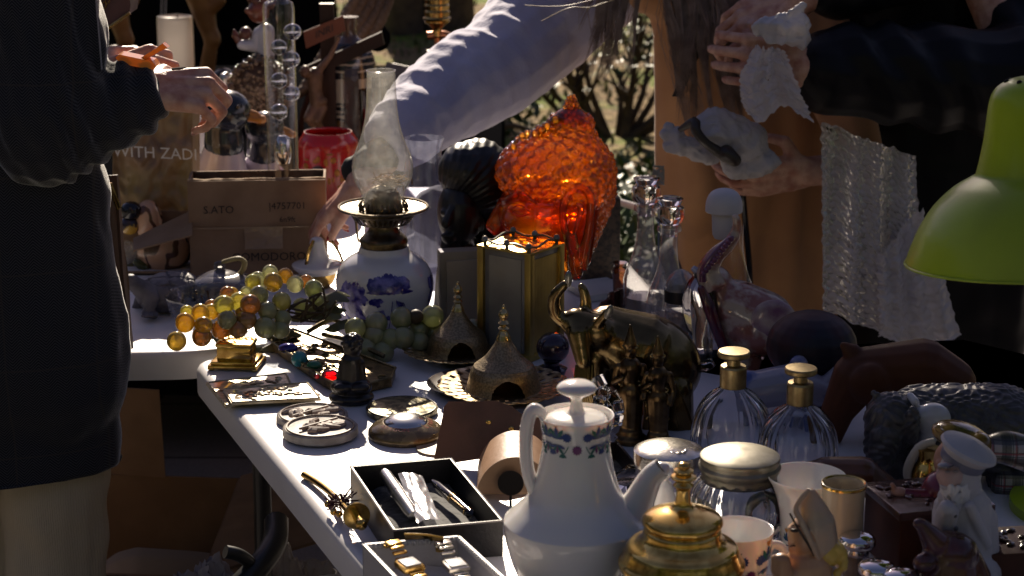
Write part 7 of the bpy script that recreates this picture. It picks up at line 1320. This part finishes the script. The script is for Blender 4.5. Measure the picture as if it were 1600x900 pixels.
b = BY(30, 450, 2.90); s_ = b.s; q = b.p; C = Vector((b.c.x, 2.90, .07)); t = thing('person', 'person in a dark herringbone coat and cream trousers, holding an orange case', 'person', C)
X0 = b.c.x - .05
g = MB(); w = head_at(g, (X0, 2.93, 1.60), R(60)); g.cap((X0, 2.94, 1.50), .055, (X0, 2.94, 1.40), .065)
H0 = q(216, 140, -.02); nails = []
hand(g, H0, (1, .12, -.02), (0.05, -.55, .8), (-.3, .9, .5), curl=(.95, 1.15, .7), k=1.0, tcurl=(.7, .3), nails=nails); g.cap(q(200, 145, -.02), .027, H0, .026)
H1 = q(150, 128, .05); hand(g, H1, (1, .1, .25), (0, -.75, .6), (0, .5, 1), curl=(.9, .9, .5), k=.9, nails=nails); g.cap(q(130, 150, .06), .026, H1, .025)
S_ = Vector((X0, 2.94, 1.38)); Ea = q(70, 185, -.05); g.cap(S_, .05, Ea, .035); g.cap(Ea, .035, q(200, 145, -.02), .025); g.cap(S_, .05, q(30, 200, .06), .035); g.cap(q(30, 200, .06), .035, q(130, 150, .06), .024)
body = g.fuse('body', skin, t, vox=.0035, sm=3)
nail_part(nails, M('nail_bare', (.62, .38, .32), .25, coat=.4), t); eyes(w, 1, t)
g = MB(); g.ell((X0 - .0, 2.95, 1.66), (.088, .11, .10)); g.ell((X0 - .05, 2.99, 1.60), (.07, .07, .11)); g.fuse('hair', M('hair_grey', (.10, .09, .08), .6, bump=200), t, vox=.008, sm=3)
g = MB(); e = lambda u, v, dy=0: q(u, v, dy)
g.cap((X0, 2.93, 1.34), .15, e(30, 560), .17, flat=((0, 1, 0), .72)); g.cap(e(52, 300, .02), .118, e(72, 860, .02), .118, flat=((0, 1, 0), .8)); g.cap(e(-90, 300, .02), .13, e(-110, 860, .02), .14, flat=((0, 1, 0), .8)); g.cap(e(-10, 560), .15, e(-10, 860), .155, flat=((0, 1, 0), .7))
g.cap((X0 + .14, 2.92, 1.40), .075, (X0 - .14, 2.92, 1.40), .075); g.cap((X0 - .17, 2.92, 1.38), .07, (X0 - .22, 2.9, 1.05), .06); g.cap((X0 - .22, 2.9, 1.05), .06, (X0 - .12, 2.72, .92), .05)
g.fuse('coat', tweed, t, vox=.007, sm=6, disp=fold(.010, 9), zmin=e(60, 762, -.1).z)
g = MB(); g.cap(e(60, -60, -.03), .085, e(75, 180, -.06), .098); g.cap(e(75, 190, -.06), .096, e(190, 160, -.02), .064); g.cap(e(190, 160, -.02), .062, e(203, 156, -.02), .058)
def slv_fold(c, n_):
    k = (c.x - e(120, 170).x); a = math.sin((c.x + .35 * (c.z - H0.z)) * 190 + 2.5 * fn3(c, 11)); return n_ * ((.0042 if k > 0 else .0016) * a + .005 * fn3(c, 12))
g.fuse('sleeve', tweed, t, vox=.004, sm=3, disp=slv_fold)
g = MB(); g.cap(e(120, 130, .06), .040, e(145, 132, .05), .036); g.fuse('far_sleeve', tweed, t, vox=.004, sm=2, disp=fold(.004, 20))
g = MB(); g.prism([e(128, -10, -.09), e(148, -10, -.09), e(158, 110, -.09), e(140, 118, -.09)], (0, .012, 0)); g.build('lapel', tweed, t)
g = MB()
for sx_ in (-.10, .07): g.cap((X0 + .0 + sx_, 2.93, .58), .086, (X0 - .005 + sx_ * 1.1, 2.93, .13), .080)
g.fuse('trousers', M('cream_cord', (.48, .41, .31), .85, wave=(95, 2.5), bs=.35, bd=.002), t, vox=.008, sm=5, disp=fold(.014, 9))
for sx_ in (-.10, .07): g = MB(); g.cap((X0 + .035 + sx_, 2.96, .105), .04, (X0 + sx_ + .065, 2.80, .10), .036); g.fuse('shoe', blackgloss, t, vox=.005, sm=4)
g = MB(); g.tube([H0 + Vector((.065 + .012 * math.cos(k), -.004 + .012 * math.sin(k) * .4, -.018 + .012 * math.sin(k))) for k in (0, 1.05, 2.1, 3.14, 4.2, 5.2)], .0012, 6, True); g.build('ring', M('ring_dark', (.3, .28, .26), .15, 1), t)
# things beside: leather strap bag and case
b2_ = BY(165, 400, 3.02); q = b2_.p; t = thing('shoulder_bag', 'brown leather shoulder bag with a brass zip hanging behind the dark coat', 'bag', q(175, 540)); g = MB()
g.sheet(lambda a, c_: q(152 + 14 * c_ ** 1.0 * 1.8 + 34 * a * (.35 + .65 * math.sin(c_ * 2.6)) , 275 + 265 * c_, .02 * math.sin(a * 3)), 12, 30, th=.03); g.build('body', M('bag_leather', (.11, .06, .04), .5, c2=(.07, .04, .03), ns=9, bump=40), t)
g = MB(); q3 = BY(172, 300, 2.98).p; g.tube([q3(169, 286), q3(173, 286), q3(188, 325), q3(184, 328)], .0022, 6, True, sub=1); g.build('zip_pull', brass, t)
b2_ = BY(200, 100, 2.865); q = b2_.p; t = thing('orange_case', 'bright orange plastic case held open in the hand of the person in the dark coat', 'case', q(205, 95)); om = glow('orange_plastic', (1.0, .36, .01), .88, gl=.2, dif=.5)
g = MB(); g.prism([q(180, 90), q(186, 85), q(238, 96), q(244, 104), q(240, 109), q(188, 100)], (0, .035, 0)); g.build('shell', om, t, ang=.4)
g = MB(); g.prism([q(219, 91, .01), q(246, 74, .01), q(254, 68, .01), q(262, 75, .01), q(250, 80, .01), q(226, 95, .01)], (0, .02, 0)); g.build('lid', om, t, ang=.4)
q = BY(287, 110, 2.86).p; g = MB(); g.tube([q(268, 108), q(280, 107), q(292, 105)], [.0016, .0022, .0006], 8); tag(g.build('twig', M('twig', (.10, .07, .05), .7), None, loc=q(280, 107)), 'thin dark twig sticking out of the hand by the candle', 'twig')
# ---- the woman in the camel coat reaching over the table
camel = M('camel_wool', (.56, .29, .13), .8, c2=(.48, .24, .11), ns=8, bump=240, bs=.25, bd=.001, sheen=.25)
fleece = M('lilac_fleece', (.52, .50, .68), .85, c2=(.46, .44, .62), ns=12, bump=150, bs=.5, bd=.002, sheen=.5)
b = BY(1160, 300, 3.95); q = b.p; t = thing('person', 'long haired woman in a camel coat with a white fleece sleeve, reaching over the table', 'person', (b.c.x, 3.98, .07))
g = MB(); w = head_at(g, q(975, -225, -.10), R(20), pitch=R(28)); g.cap(q(1020, -165, -.02), .05, q(1060, -110, .03), .06)
nl = []; HW = Y(562, 283, 3.47); g.cap(Y(590, 262, 3.50), .024, HW, .025)
ad_ = (Y(500, 340, 3.50) - HW); hand(g, HW, ad_, Vector((-.75, -.12, .85)), Vector((.5, -.4, -1)), k=.95, nails=nl, tout=.25, tcurl=(.25, .05), per=[(.35, .75, .4), (.30, .55, .3), (.45, .8, .5), (.55, .9, .5)])
HW2 = Y(1262, 268, 3.66); g.cap(Y(1330, 262, 3.70), .032, HW2, .028); hand(g, HW2, Vector((-1, -.1, -.12)), Vector((.1, -.9, -.35)), Vector((0, .2, 1)), curl=(.35, .6, .4), k=1.02, tout=.7, nails=None)
g.cap(q(1060, -110, .03), .05, q(985, -85, .0), .05); g.cap(q(985, -85, .0), .05, Y(925, -30, 3.98), .045); g.cap(Y(925, -30, 3.98), .045, Y(765, 112, 3.82), .035); g.cap(Y(765, 112, 3.82), .035, Y(590, 262, 3.50), .024); g.cap(q(1060, -110, .03), .05, q(1290, 60, .0), .04); g.cap(q(1290, 60, .0), .04, q(1345, 250, -.22), .035); g.cap(q(1345, 250, -.22), .035, Y(1330, 262, 3.70), .032)
g.fuse('body', skin, t, vox=.0035, sm=3); nail_part(nl, M('red_nail', (.42, .01, .02), .12, coat=.8), t); eyes(w, 1, t)
g = MB(); g.cap(q(1120, -70, .03), .155, q(1150, 150, .02), .150, flat=((0, 1, 0), .75)); g.cap(q(1150, 150, .02), .15, q(1165, 420, .03), .145, flat=((0, 1, 0), .8)); g.cap(q(1165, 420, .03), .15, q(1170, 760, .05), .185, flat=((0, 1, 0), .75)); g.cap(q(1230, -40, .02), .09, q(1310, 120, -.05), .075); g.cap(q(1310, 120, -.05), .07, q(1345, 250, -.22), .05); g.cap(q(1040, -40, .02), .09, q(1000, -60, 0), .08); g.cap(q(1055, 60, 0), .05, q(1100, 300, 0), .10); g.cap(q(1225, 150, .05), .10, q(1235, 620, .06), .115)
def coatf(c, n_): return n_ * (.011 * math.sin(c.x * 60 + 3 * fn3(c, 3)) * .6 + .010 * fn3((c.x * 8, c.y * 8, c.z * 2.5), 1, 2))
g.fuse('coat', camel, t, vox=.007, sm=5, disp=coatf, zmin=.30)
g = MB(); g.tube([q(1158, 275, -.150), q(1165, 350, -.155), q(1172, 440, -.150), q(1168, 560, -.14)], .006, 8); g.build('drawcord', blackgloss, t)
g = MB(); g.sheet(lambda a, c_: q(1048 + 16 * a + 26 * c_, -30 + 150 * c_, -.135 + .0 * a), 4, 20, th=.006); g.build('strap', M('black_strap', (.01, .01, .012), .7), t); g = MB(); g.sheet(lambda a, c_: q(1090 - 40 * c_ + 14 * a, 60 + 90 * c_, -.150), 4, 20, th=.006); g.build('strap', M('black_strap', (.01, .01, .012), .7), t)
# sleeve
g = MB(); E_ = Y(765, 112, 3.82)
g.cap(q(985, -90, .05), .110, Y(925, -32, 4.0), .114); g.cap(Y(925, -32, 4.0), .114, Y(845, 46, 3.95), .108); g.cap(Y(845, 46, 3.95), .108, E_, .096); g.cap(E_, .098, Y(685, 160, 3.70), .084); g.cap(Y(685, 160, 3.70), .084, Y(628, 212, 3.56), .064)
ax_ = (Y(612, 218, 3.54) - Y(930, -20, 3.97)).normalized(); O_ = Y(930, -20, 3.97)
def slf(c, n_):
    k = (c - O_).dot(ax_); o_ = c - O_ - ax_ * k; top = .5 + .5 * max(-1, min(1, (o_.normalized().dot(Vector((-.3, 0, 1)))))) if o_.length else .5; x_ = (k * 15, o_.x * 5 + 3, o_.z * 5 + o_.y * 5); return n_ * ((.008 + .010 * top) * (.32 - abs(fn3(x_, 1, 5))) + .010 * fn3(x_, .45, 2) + (.002 + .004 * top) * fn3(x_, 2.4) + .002 * fn3(c, 40))
g.fuse('fleece_sleeve', fleece, t, vox=.005, sm=3, disp=slf)
g = MB(); g.cap(Y(600, 240, 3.52), .034, Y(578, 256, 3.50), .033); g.cap(Y(578, 256, 3.50), .033, Y(558, 266, 3.49), .029); g.fuse('black_cuff', M('black_knit', (.012, .012, .014), .75, bump=120), t, vox=.004, sm=2, disp=fold(.003, 40))
hairm = M('light_brown_hair', (.38, .27, .22), .42, c2=(.24, .16, .13), ns=40, spec=.5)
g = MB(); g.ell(q(980, -250, -.07), (.095, .115, .11)); g.fuse('hair_crown', hairm, t, vox=.006, sm=3, disp=lambda c, n_: n_ * .003 * math.sin(c.x * 500))
rr = random.Random(9)
def lock(name, U0, V0, D0, U1, V1, D1, sp0, sp1, NC, th, r):
    g = MB()
    for c_ in range(NC):
        a = rr.gauss(0, .42); d_ = rr.gauss(0, .4); L_ = rr.uniform(.70, 1.12); bend = rr.gauss(0, .016); cw = rr.uniform(5, 11); ph = rr.uniform(0, 6)
        for k in range(34):
            e = rr.gauss(0, .5); f = rr.gauss(0, .5); l2 = L_ * rr.uniform(.86, 1.04); fly = rr.gauss(0, .02) if rr.random() < .08 else 0
            p0 = q(U0 + sp0 * a + cw * e, V0, D0 + th * d_ + .006 * f); p3 = q(U0 + (U1 - U0) * l2 + sp1 * a + cw * e * .5 + bend * 500, V0 + (V1 - V0) * l2, D1 + th * d_ * 1.3 + .004 * f)
            m1 = p0.lerp(p3, .35) + Vector((bend + .010 + .002 * math.sin(ph), .004 * f, 0)); m2_ = p0.lerp(p3, .7) + Vector((-bend * .8 + fly, .004 * e, 0)); g.tube([p0, m1, m2_, p3], [r, r, r * .8, r * .2], 4, sub=4)
    g.build(name, hairm, t, recalc=False)
lock('hair_lock', 985, -230, -.12, 935, 108, -.20, 44, 40, 17, .022, .00085)
lock('hair_lock', 1080, -215, -.14, 1122, 190, -.22, 66, 74, 36, .026, .00085)
g = MB()
for (P_) in ([(1000, -20), (930, 10), (890, 12), (846, 33)], [(980, -15), (900, 6), (860, 10), (820, 8)], [(960, 0), (925, 10), (917, 16)]): g.tube([Y(u, v, 3.55) for u, v in P_], .0008, 4)
g.build('stray_hair', M('blonde_strand', (.5, .38, .2), .4), t)
g = MB()
for sx_ in (-.09, .10): g.cap((b.c.x + sx_, 4.0, .62), .09, (b.c.x + sx_, 4.0, .14), .06)
g.fuse('trousers', M('navy_denim', (.02, .025, .04), .8), t, vox=.01, sm=4)
for sx_ in (-.09, .10): g = MB(); g.cap((b.c.x + sx_, 4.03, .108), .04, (b.c.x + sx_, 3.88, .10), .034); g.fuse('shoe', blackgloss, t, vox=.006, sm=3)
# wrapped thing in her hand
tissue = glow('tissue_paper', (.80, .76, .80), .97, (1, 1, 1), rough=.5, gl=0, dif=.62)
b = BY(1130, 215, 3.56); q = b.p; t = thing('wrapped_parcel', 'white tissue paper parcel with a dark carved handle, held against the camel coat', 'parcel', q(1130, 250))
g = MB(); g.cap(q(1118, 203), .040, q(1170, 225), .038); g.cap(q(1150, 255), .028, q(1195, 250), .026); g.cap(q(1060, 225), .018, q(1110, 240), .020); g.ell(q(1050, 212), (.022, .015, .014)); g.cap(q(1045, 200), .008, q(1050, 222), .016)
g.fuse('tissue', tissue, t, vox=.0024, sm=2, disp=lambda c, n_: n_ * (.016 * (.25 - abs(fn3(c, 17))) + .009 * (.2 - abs(fn3(c, 38, 2))) + .004 * (.2 - abs(fn3(c, 85, 4)))))
g = MB(); g.tube([q(1062, 203, -.02), q(1085, 190, -.04), q(1088, 205, -.05), q(1105, 225, -.05), q(1135, 245, -.04)], [.005, .009, .009, .008, .012], 10); g.cap(q(1135, 240, -.045), .016, q(1148, 250, -.045), .012); g.build('carved_handle', M('dark_handle', (.035, .025, .022), .35, coat=.3, bump=60, bs=.8), t)
# ---- the man in the black coat
blk = M('navy_black_nylon', (.006, .006, .009), .45, spec=.22, bump=180, bs=.1, bd=.0006)
b = BY(1450, 300, 3.90); q = b.p; t = thing('person', 'man in a black padded coat at the right, unwrapping something with both hands', 'person', (b.c.x, 3.95, .07))
g = MB(); w = head_at(g, (b.c.x, 3.86, 1.66), R(-25), pitch=R(15)); g.cap((b.c.x, 3.9, 1.56), .055, (b.c.x, 3.95, 1.46), .065)
Hm = Y(1262, 105, 3.50); g.cap(Y(1300, 105, 3.52), .034, Hm, .031); hand(g, Hm, Vector((-1, .0, .10)), Vector((.0, -1, .1)), Vector((.1, -.2, 1)), curl=(.55, .75, .4), k=1.12, tout=.65, tcurl=(.5, .1))
Hn = Y(1245, 2, 3.60); g.cap(Y(1300, -30, 3.62), .034, Hn, .031); hand(g, Hn, Vector((-1, -.1, -.35)), Vector((.2, -.6, .8)), Vector((0, -1, -.3)), curl=(.5, .8, .5), k=1.08, tout=.6)
g.cap((b.c.x, 3.95, 1.46), .06, Y(1600, 130, 3.68), .04); g.cap(Y(1600, 130, 3.68), .04, Y(1300, 105, 3.52), .034); g.cap((b.c.x, 3.95, 1.46), .06, Y(1420, -60, 3.72), .04); g.cap(Y(1420, -60, 3.72), .04, Y(1300, -30, 3.62), .034)
nm = []; hand(g, Hm, Vector((-1, .0, .10)), Vector((.0, -1, .1)), Vector((.1, -.2, 1)), curl=(.55, .75, .4), k=1.12, tout=.65, tcurl=(.5, .1), nails=nm)
g.fuse('body', skin, t, vox=.0036, sm=2); eyes(w, 1, t); nail_part(nm, M('nail_bare', ()), t)
g = MB(); g.cap(q(1460, -60, .05), .20, q(1470, 250, .05), .185, flat=((0, 1, 0), .68)); g.cap(q(1460, 250, .05), .185, q(1450, 590, .05), .165, flat=((0, 1, 0), .7)); g.cap(q(1340, 120, .08), .09, q(1352, 600, .08), .075); g.cap(q(1555, 300, .05), .10, q(1540, 600, .05), .08)
g.fuse('coat', blk, t, vox=.008, sm=6, disp=fold(.010, 8, 4), zmin=Y(1527, 578, 3.85).z)
g = MB(); g.cap(q(1590, -70, .0), .095, Y(1600, 130, 3.68), .088); g.cap(Y(1600, 130, 3.68), .110, Y(1300, 108, 3.54), .082); g.cap(Y(1300, 108, 3.54), .078, Y(1287, 108, 3.54), .074); g.fuse('sleeve', blk, t, vox=.005, sm=4, disp=lambda c, n_: n_ * (.006 * math.sin((c.x + .5 * c.z) * 60 + 4 * fn3(c, 6)) + .006 * fn3(c, 9)))
g = MB(); g.cap(q(1340, -70, .05), .09, Y(1400, -60, 3.72), .08); g.cap(Y(1420, -60, 3.72), .08, Y(1310, -25, 3.62), .065); g.fuse('far_sleeve', blk, t, vox=.006, sm=4, disp=fold(.006, 14))
g = MB(); cx = b.c.x
for sx_ in (-.07, .08): g.cap((cx + sx_ * .8 - .02, 3.97, .80), .085, (cx + sx_ * .8 - .02, 3.97, .14), .06)
g.fuse('trousers', M('black_trousers', (.010, .010, .012), .8), t, vox=.01, sm=4)
for sx_ in (-.07, .08): g = MB(); g.cap((cx + sx_ * .8 - .02, 3.99, .11), .042, (cx + sx_ * .8 - .02, 3.82, .105), .036); g.fuse('shoe', blackgloss, t, vox=.006, sm=3)
g = MB(); g.ell((cx, 3.90, 1.72), (.085, .10, .085)); g.fuse('hair', M('dark_hair', (.02, .015, .012), .5, bump=200), t, vox=.008, sm=3)
g = MB(); c = Hm + Vector((-.075, -.030, -.018)); g.tube([c + Vector((.002 * math.sin(k), .012 * math.cos(k), .012 * math.sin(k))) for k in (0, 1.05, 2.1, 3.14, 4.2, 5.2)], .0012, 6, True); g.build('ring', gold, t)
# what he unwraps: crumpled tissue + bubble wrap below
b = BY(1225, 60, 3.47); q = b.p
g = MB(); g.cap(q(1185, 42), .012, q(1245, 40), .022); g.cap(q(1240, 25), .012, q(1252, 10), .006); g.cap(q(1205, 55), .014, q(1250, 60), .016)
tag(g.fuse('crumpled_tissue', tissue, None, loc=q(1225, 60), vox=.002, sm=1, disp=lambda c, n_: n_ * (.018 * (.25 - abs(fn3(c, 24))) + .009 * (.2 - abs(fn3(c, 52, 2))) + .003 * fn3(c, 110))), 'white crumpled tissue held up in both hands of the man in black', 'tissue paper')
lace = glow('wrap_film', (.90, .86, .92), .84, (.8, .8, .85), rough=.25, gl=.1, dif=.65)
def hexd(x, y, p=.0150):
    k = y / (p * .866); r_ = round(k); xo = (x - (p / 2 if int(r_) % 2 else 0)) / p; dx = (xo - round(xo)) * p; dy = y - r_ * p * .866; return math.sqrt(max(0, 1 - (dx * dx + dy * dy) / (.0068 ** 2)))
def wrapsheet(poly, nu, nv, b, amp, seed, name, label, ph=0, SW=.2, SH=.4):
    """poly(a, c) -> picture position; a film with raised bubbles and folds"""
    def fn(a, c_):
        u, v = poly(a, c_); u += 4 * fn3((a * 2, c_ * 26, 0), 1, seed); v += 5 * fn3((a * 16, c_ * 2, 4), 1, seed); P_ = b.p(u, v); dd = amp * (math.sin(a * 9 + 2 * c_ + ph) + .6 * math.sin(a * 23 + 3 * c_ + seed)) + .006 * fn3((a * 6, c_ * 8, 0), 1, seed) - .0024 * hexd(a * SW, c_ * SH); return P_ + Vector((0, dd, 0))
    g = MB(); g.sheet(fn, nu, nv, th=.0); o = g.build(name, lace, None, loc=b.p(*poly(.5, 0))); return tag(o, label, 'bubble wrap')
bw_ = BY(1370, 350, 3.62)
def poly1(a, c_):
    lu = 1283 + 4 * c_; ru = 1432 + 12 * c_ + 40 * c_ ** 3; tv = 190 + 55 * a; bv = 488 + 62 * a; return lu + (ru - lu) * a, tv + (bv - tv) * c_
wrapsheet(poly1, 130, 220, bw_, .012, 3, 'bubble_wrap', 'long sheet of white bubble wrap hanging from the arm of the man in black')
bw2 = BY(1420, 430, 3.585)
def poly2(a, c_): lu = 1372 + 0 * c_; ru = 1440 + 62 * c_; tv = 400 - 130 * a * .6; bv = 520 + 20 * math.sin(a * 3); return lu + (ru - lu) * a, tv + (bv - tv) * c_
wrapsheet(poly2, 90, 120, bw2, .010, 8, 'bubble_wrap', 'loose lower corner of bubble wrap curling right, above the wooden elephant', 2, .12, .22)
bw3 = BY(1215, 130, 3.46)
def poly3(a, c_): lu = 1180 - 24 * math.sin(c_ * 2.6); ru = 1225 + 45 * c_; tv = 72 + 6 * a; bv = 178 - 30 * a * 0 + 12 * math.sin(a * 8); return lu + (ru - lu) * a, tv + (bv - tv) * c_
wrapsheet(poly3, 90, 110, bw3, .006, 5, 'bubble_wrap', 'short ragged end of bubble wrap dangling below the hands of the man in black', 1, .06, .12)
# ---- person in black at the back
b = BY(418, 100, 8.3); t = thing('person', 'person in long black clothes standing far back, behind the carved ochre leg statue', 'person', (b.c.x, 8.3, .05)); cx = b.c.x
g = MB(); w = head_at(g, (cx, 8.28, 1.66), 0); g.cap((cx, 8.3, 1.56), .055, (cx, 8.3, 1.45), .06); 
for sx_ in (-.30, .30): g.cap((cx, 8.3, 1.42), .055, (cx + sx_ * .7, 8.3, 1.38), .04); g.cap((cx + sx_ * .7, 8.3, 1.38), .04, (cx + sx_, 8.25, .95), .025); hand(g, (cx + sx_, 8.25, .95), (0, -.2, -1), (sx_, -.3, 0), (0, -1, 0), k=1.0)
g.fuse('body', skin, t, vox=.006, sm=3); eyes(w, 1, t)
g = MB(); g.cap((cx, 8.3, 1.36), .20, (cx, 8.3, .95), .26, flat=((0, 1, 0), .6)); g.cap((cx, 8.3, .95), .27, (cx, 8.3, .35), .32, flat=((0, 1, 0), .6)); g.fuse('coat', blackcloth, t, vox=.012, sm=5, disp=fold(.02, 5))
for s2 in (-1, 1): g = MB(); g.cap((cx + s2 * .19, 8.3, 1.40), .075, (cx + s2 * .29, 8.26, 1.0), .055); g.fuse('sleeve', blackcloth, t, vox=.01, sm=4)
g = MB(); g.cap((cx - .1, 8.3, .5), .09, (cx + .1, 8.3, .5), .09); [g.cap((cx + s2 * .10, 8.3, .5), .09, (cx + s2 * .10, 8.3, .16), .07) for s2 in (-1, 1)]; [g.cap((cx + s2 * .10, 8.32, .145), .045, (cx + s2 * .10, 8.14, .14), .04) for s2 in (-1, 1)]; g.fuse('trousers', blackcloth, t, vox=.01, sm=4)
g = MB(); g.ell((cx, 8.32, 1.71), (.09, .105, .09)); g.fuse('hair', M('dark_hair', ()), t, vox=.01, sm=3)
# second dark figure closer with handbag
b = BY(215, 60, 8.0); t = thing('person', 'person in a black hooded jacket with pale drawcords, behind the tall candle', 'person', (b.c.x, 8.0, .07)); cx = b.c.x
g = MB(); w = head_at(g, (cx, 7.98, 1.62), 0); g.cap((cx, 8.0, 1.52), .055, (cx, 8.0, 1.42), .06)
for sx_ in (-.28, .28): g.cap((cx, 8.0, 1.42), .055, (cx + sx_ * .7, 8.0, 1.38), .04); g.cap((cx + sx_ * .7, 8.0, 1.38), .04, (cx + sx_, 7.95, .9), .025); hand(g, (cx + sx_, 7.95, .9), (0, -.2, -1), (sx_, -.3, 0), (0, -1, 0), k=1.0)
g.fuse('body', skin, t, vox=.006, sm=3); eyes(w, 1, t)
g = MB(); g.cap((cx, 8.0, 1.32), .20, (cx, 8.0, .85), .27, flat=((0, 1, 0), .6)); g.cap((cx, 8.0, .85), .27, (cx, 8.0, .40), .30, flat=((0, 1, 0), .6)); [g.cap((cx + s2 * .2, 8.0, 1.38), .075, (cx + s2 * .28, 7.96, .97), .055) for s2 in (-1, 1)]; g.fuse('jacket', blackcloth, t, vox=.012, sm=5, disp=fold(.015, 6))
g = MB(); [g.cap((cx + s2 * .10, 8.0, .66), .10, (cx + s2 * .10, 8.0, .14), .07) for s2 in (-1, 1)]; [g.cap((cx + s2 * .10, 8.02, .12), .045, (cx + s2 * .10, 7.86, .11), .04) for s2 in (-1, 1)]; g.fuse('trousers', blackcloth, t, vox=.01, sm=4)
g = MB(); [g.tube([BY(u, 0, 7.72).p(u, -60), BY(u, 0, 7.72).p(u + 1, -10), BY(u, 0, 7.72).p(u, 30)], .0022, 6) for u in (252, 258)]; g.build('drawcord', M('pale_cord', (.6, .6, .6), .7), t)
g = MB(); g.ell((cx, 8.02, 1.66), (.09, .105, .09)); g.fuse('hair', M('dark_hair', ()), t, vox=.01, sm=3)
b = BY(180, 30, 3.17); q = b.p; t = thing('handbag', 'mauve brown leather handbag with a heavy zip behind the shoulder of the dark coat', 'handbag', q(180, 50))
hb_ = M('mauve_leather', (.15, .09, .09), .5, c2=(.11, .065, .065), ns=8, bump=60, bs=.2)
g = MB(); g.prism([q(120, -70), q(196, -70), q(204, 8), q(202, 22), q(160, 50), q(120, 50)], (0, .07, 0)); g.build('body', hb_, t, ang=.9)
g = MB(); g.tube([q(203, 20, -.004), q(182, 35, -.004), q(160, 50, -.004)], .003, 6); [g.tube([q(163 + 3 * math.cos(k) + 5 * j, 8 + 5 * j * -1.5 + 5 * math.sin(k), -.006) for k in (0, 1.05, 2.1, 3.14, 4.2, 5.2)], .0012, 5, True) for j in range(-1, 4)]; g.tube([q(140, -70, .035), q(150, -160, .035), Vector((X0 + .10, 3.02, 1.47)), Vector((X0 + .02, 2.93, 1.485))], .006, 8); g.build('zip_and_chain', brass, t)
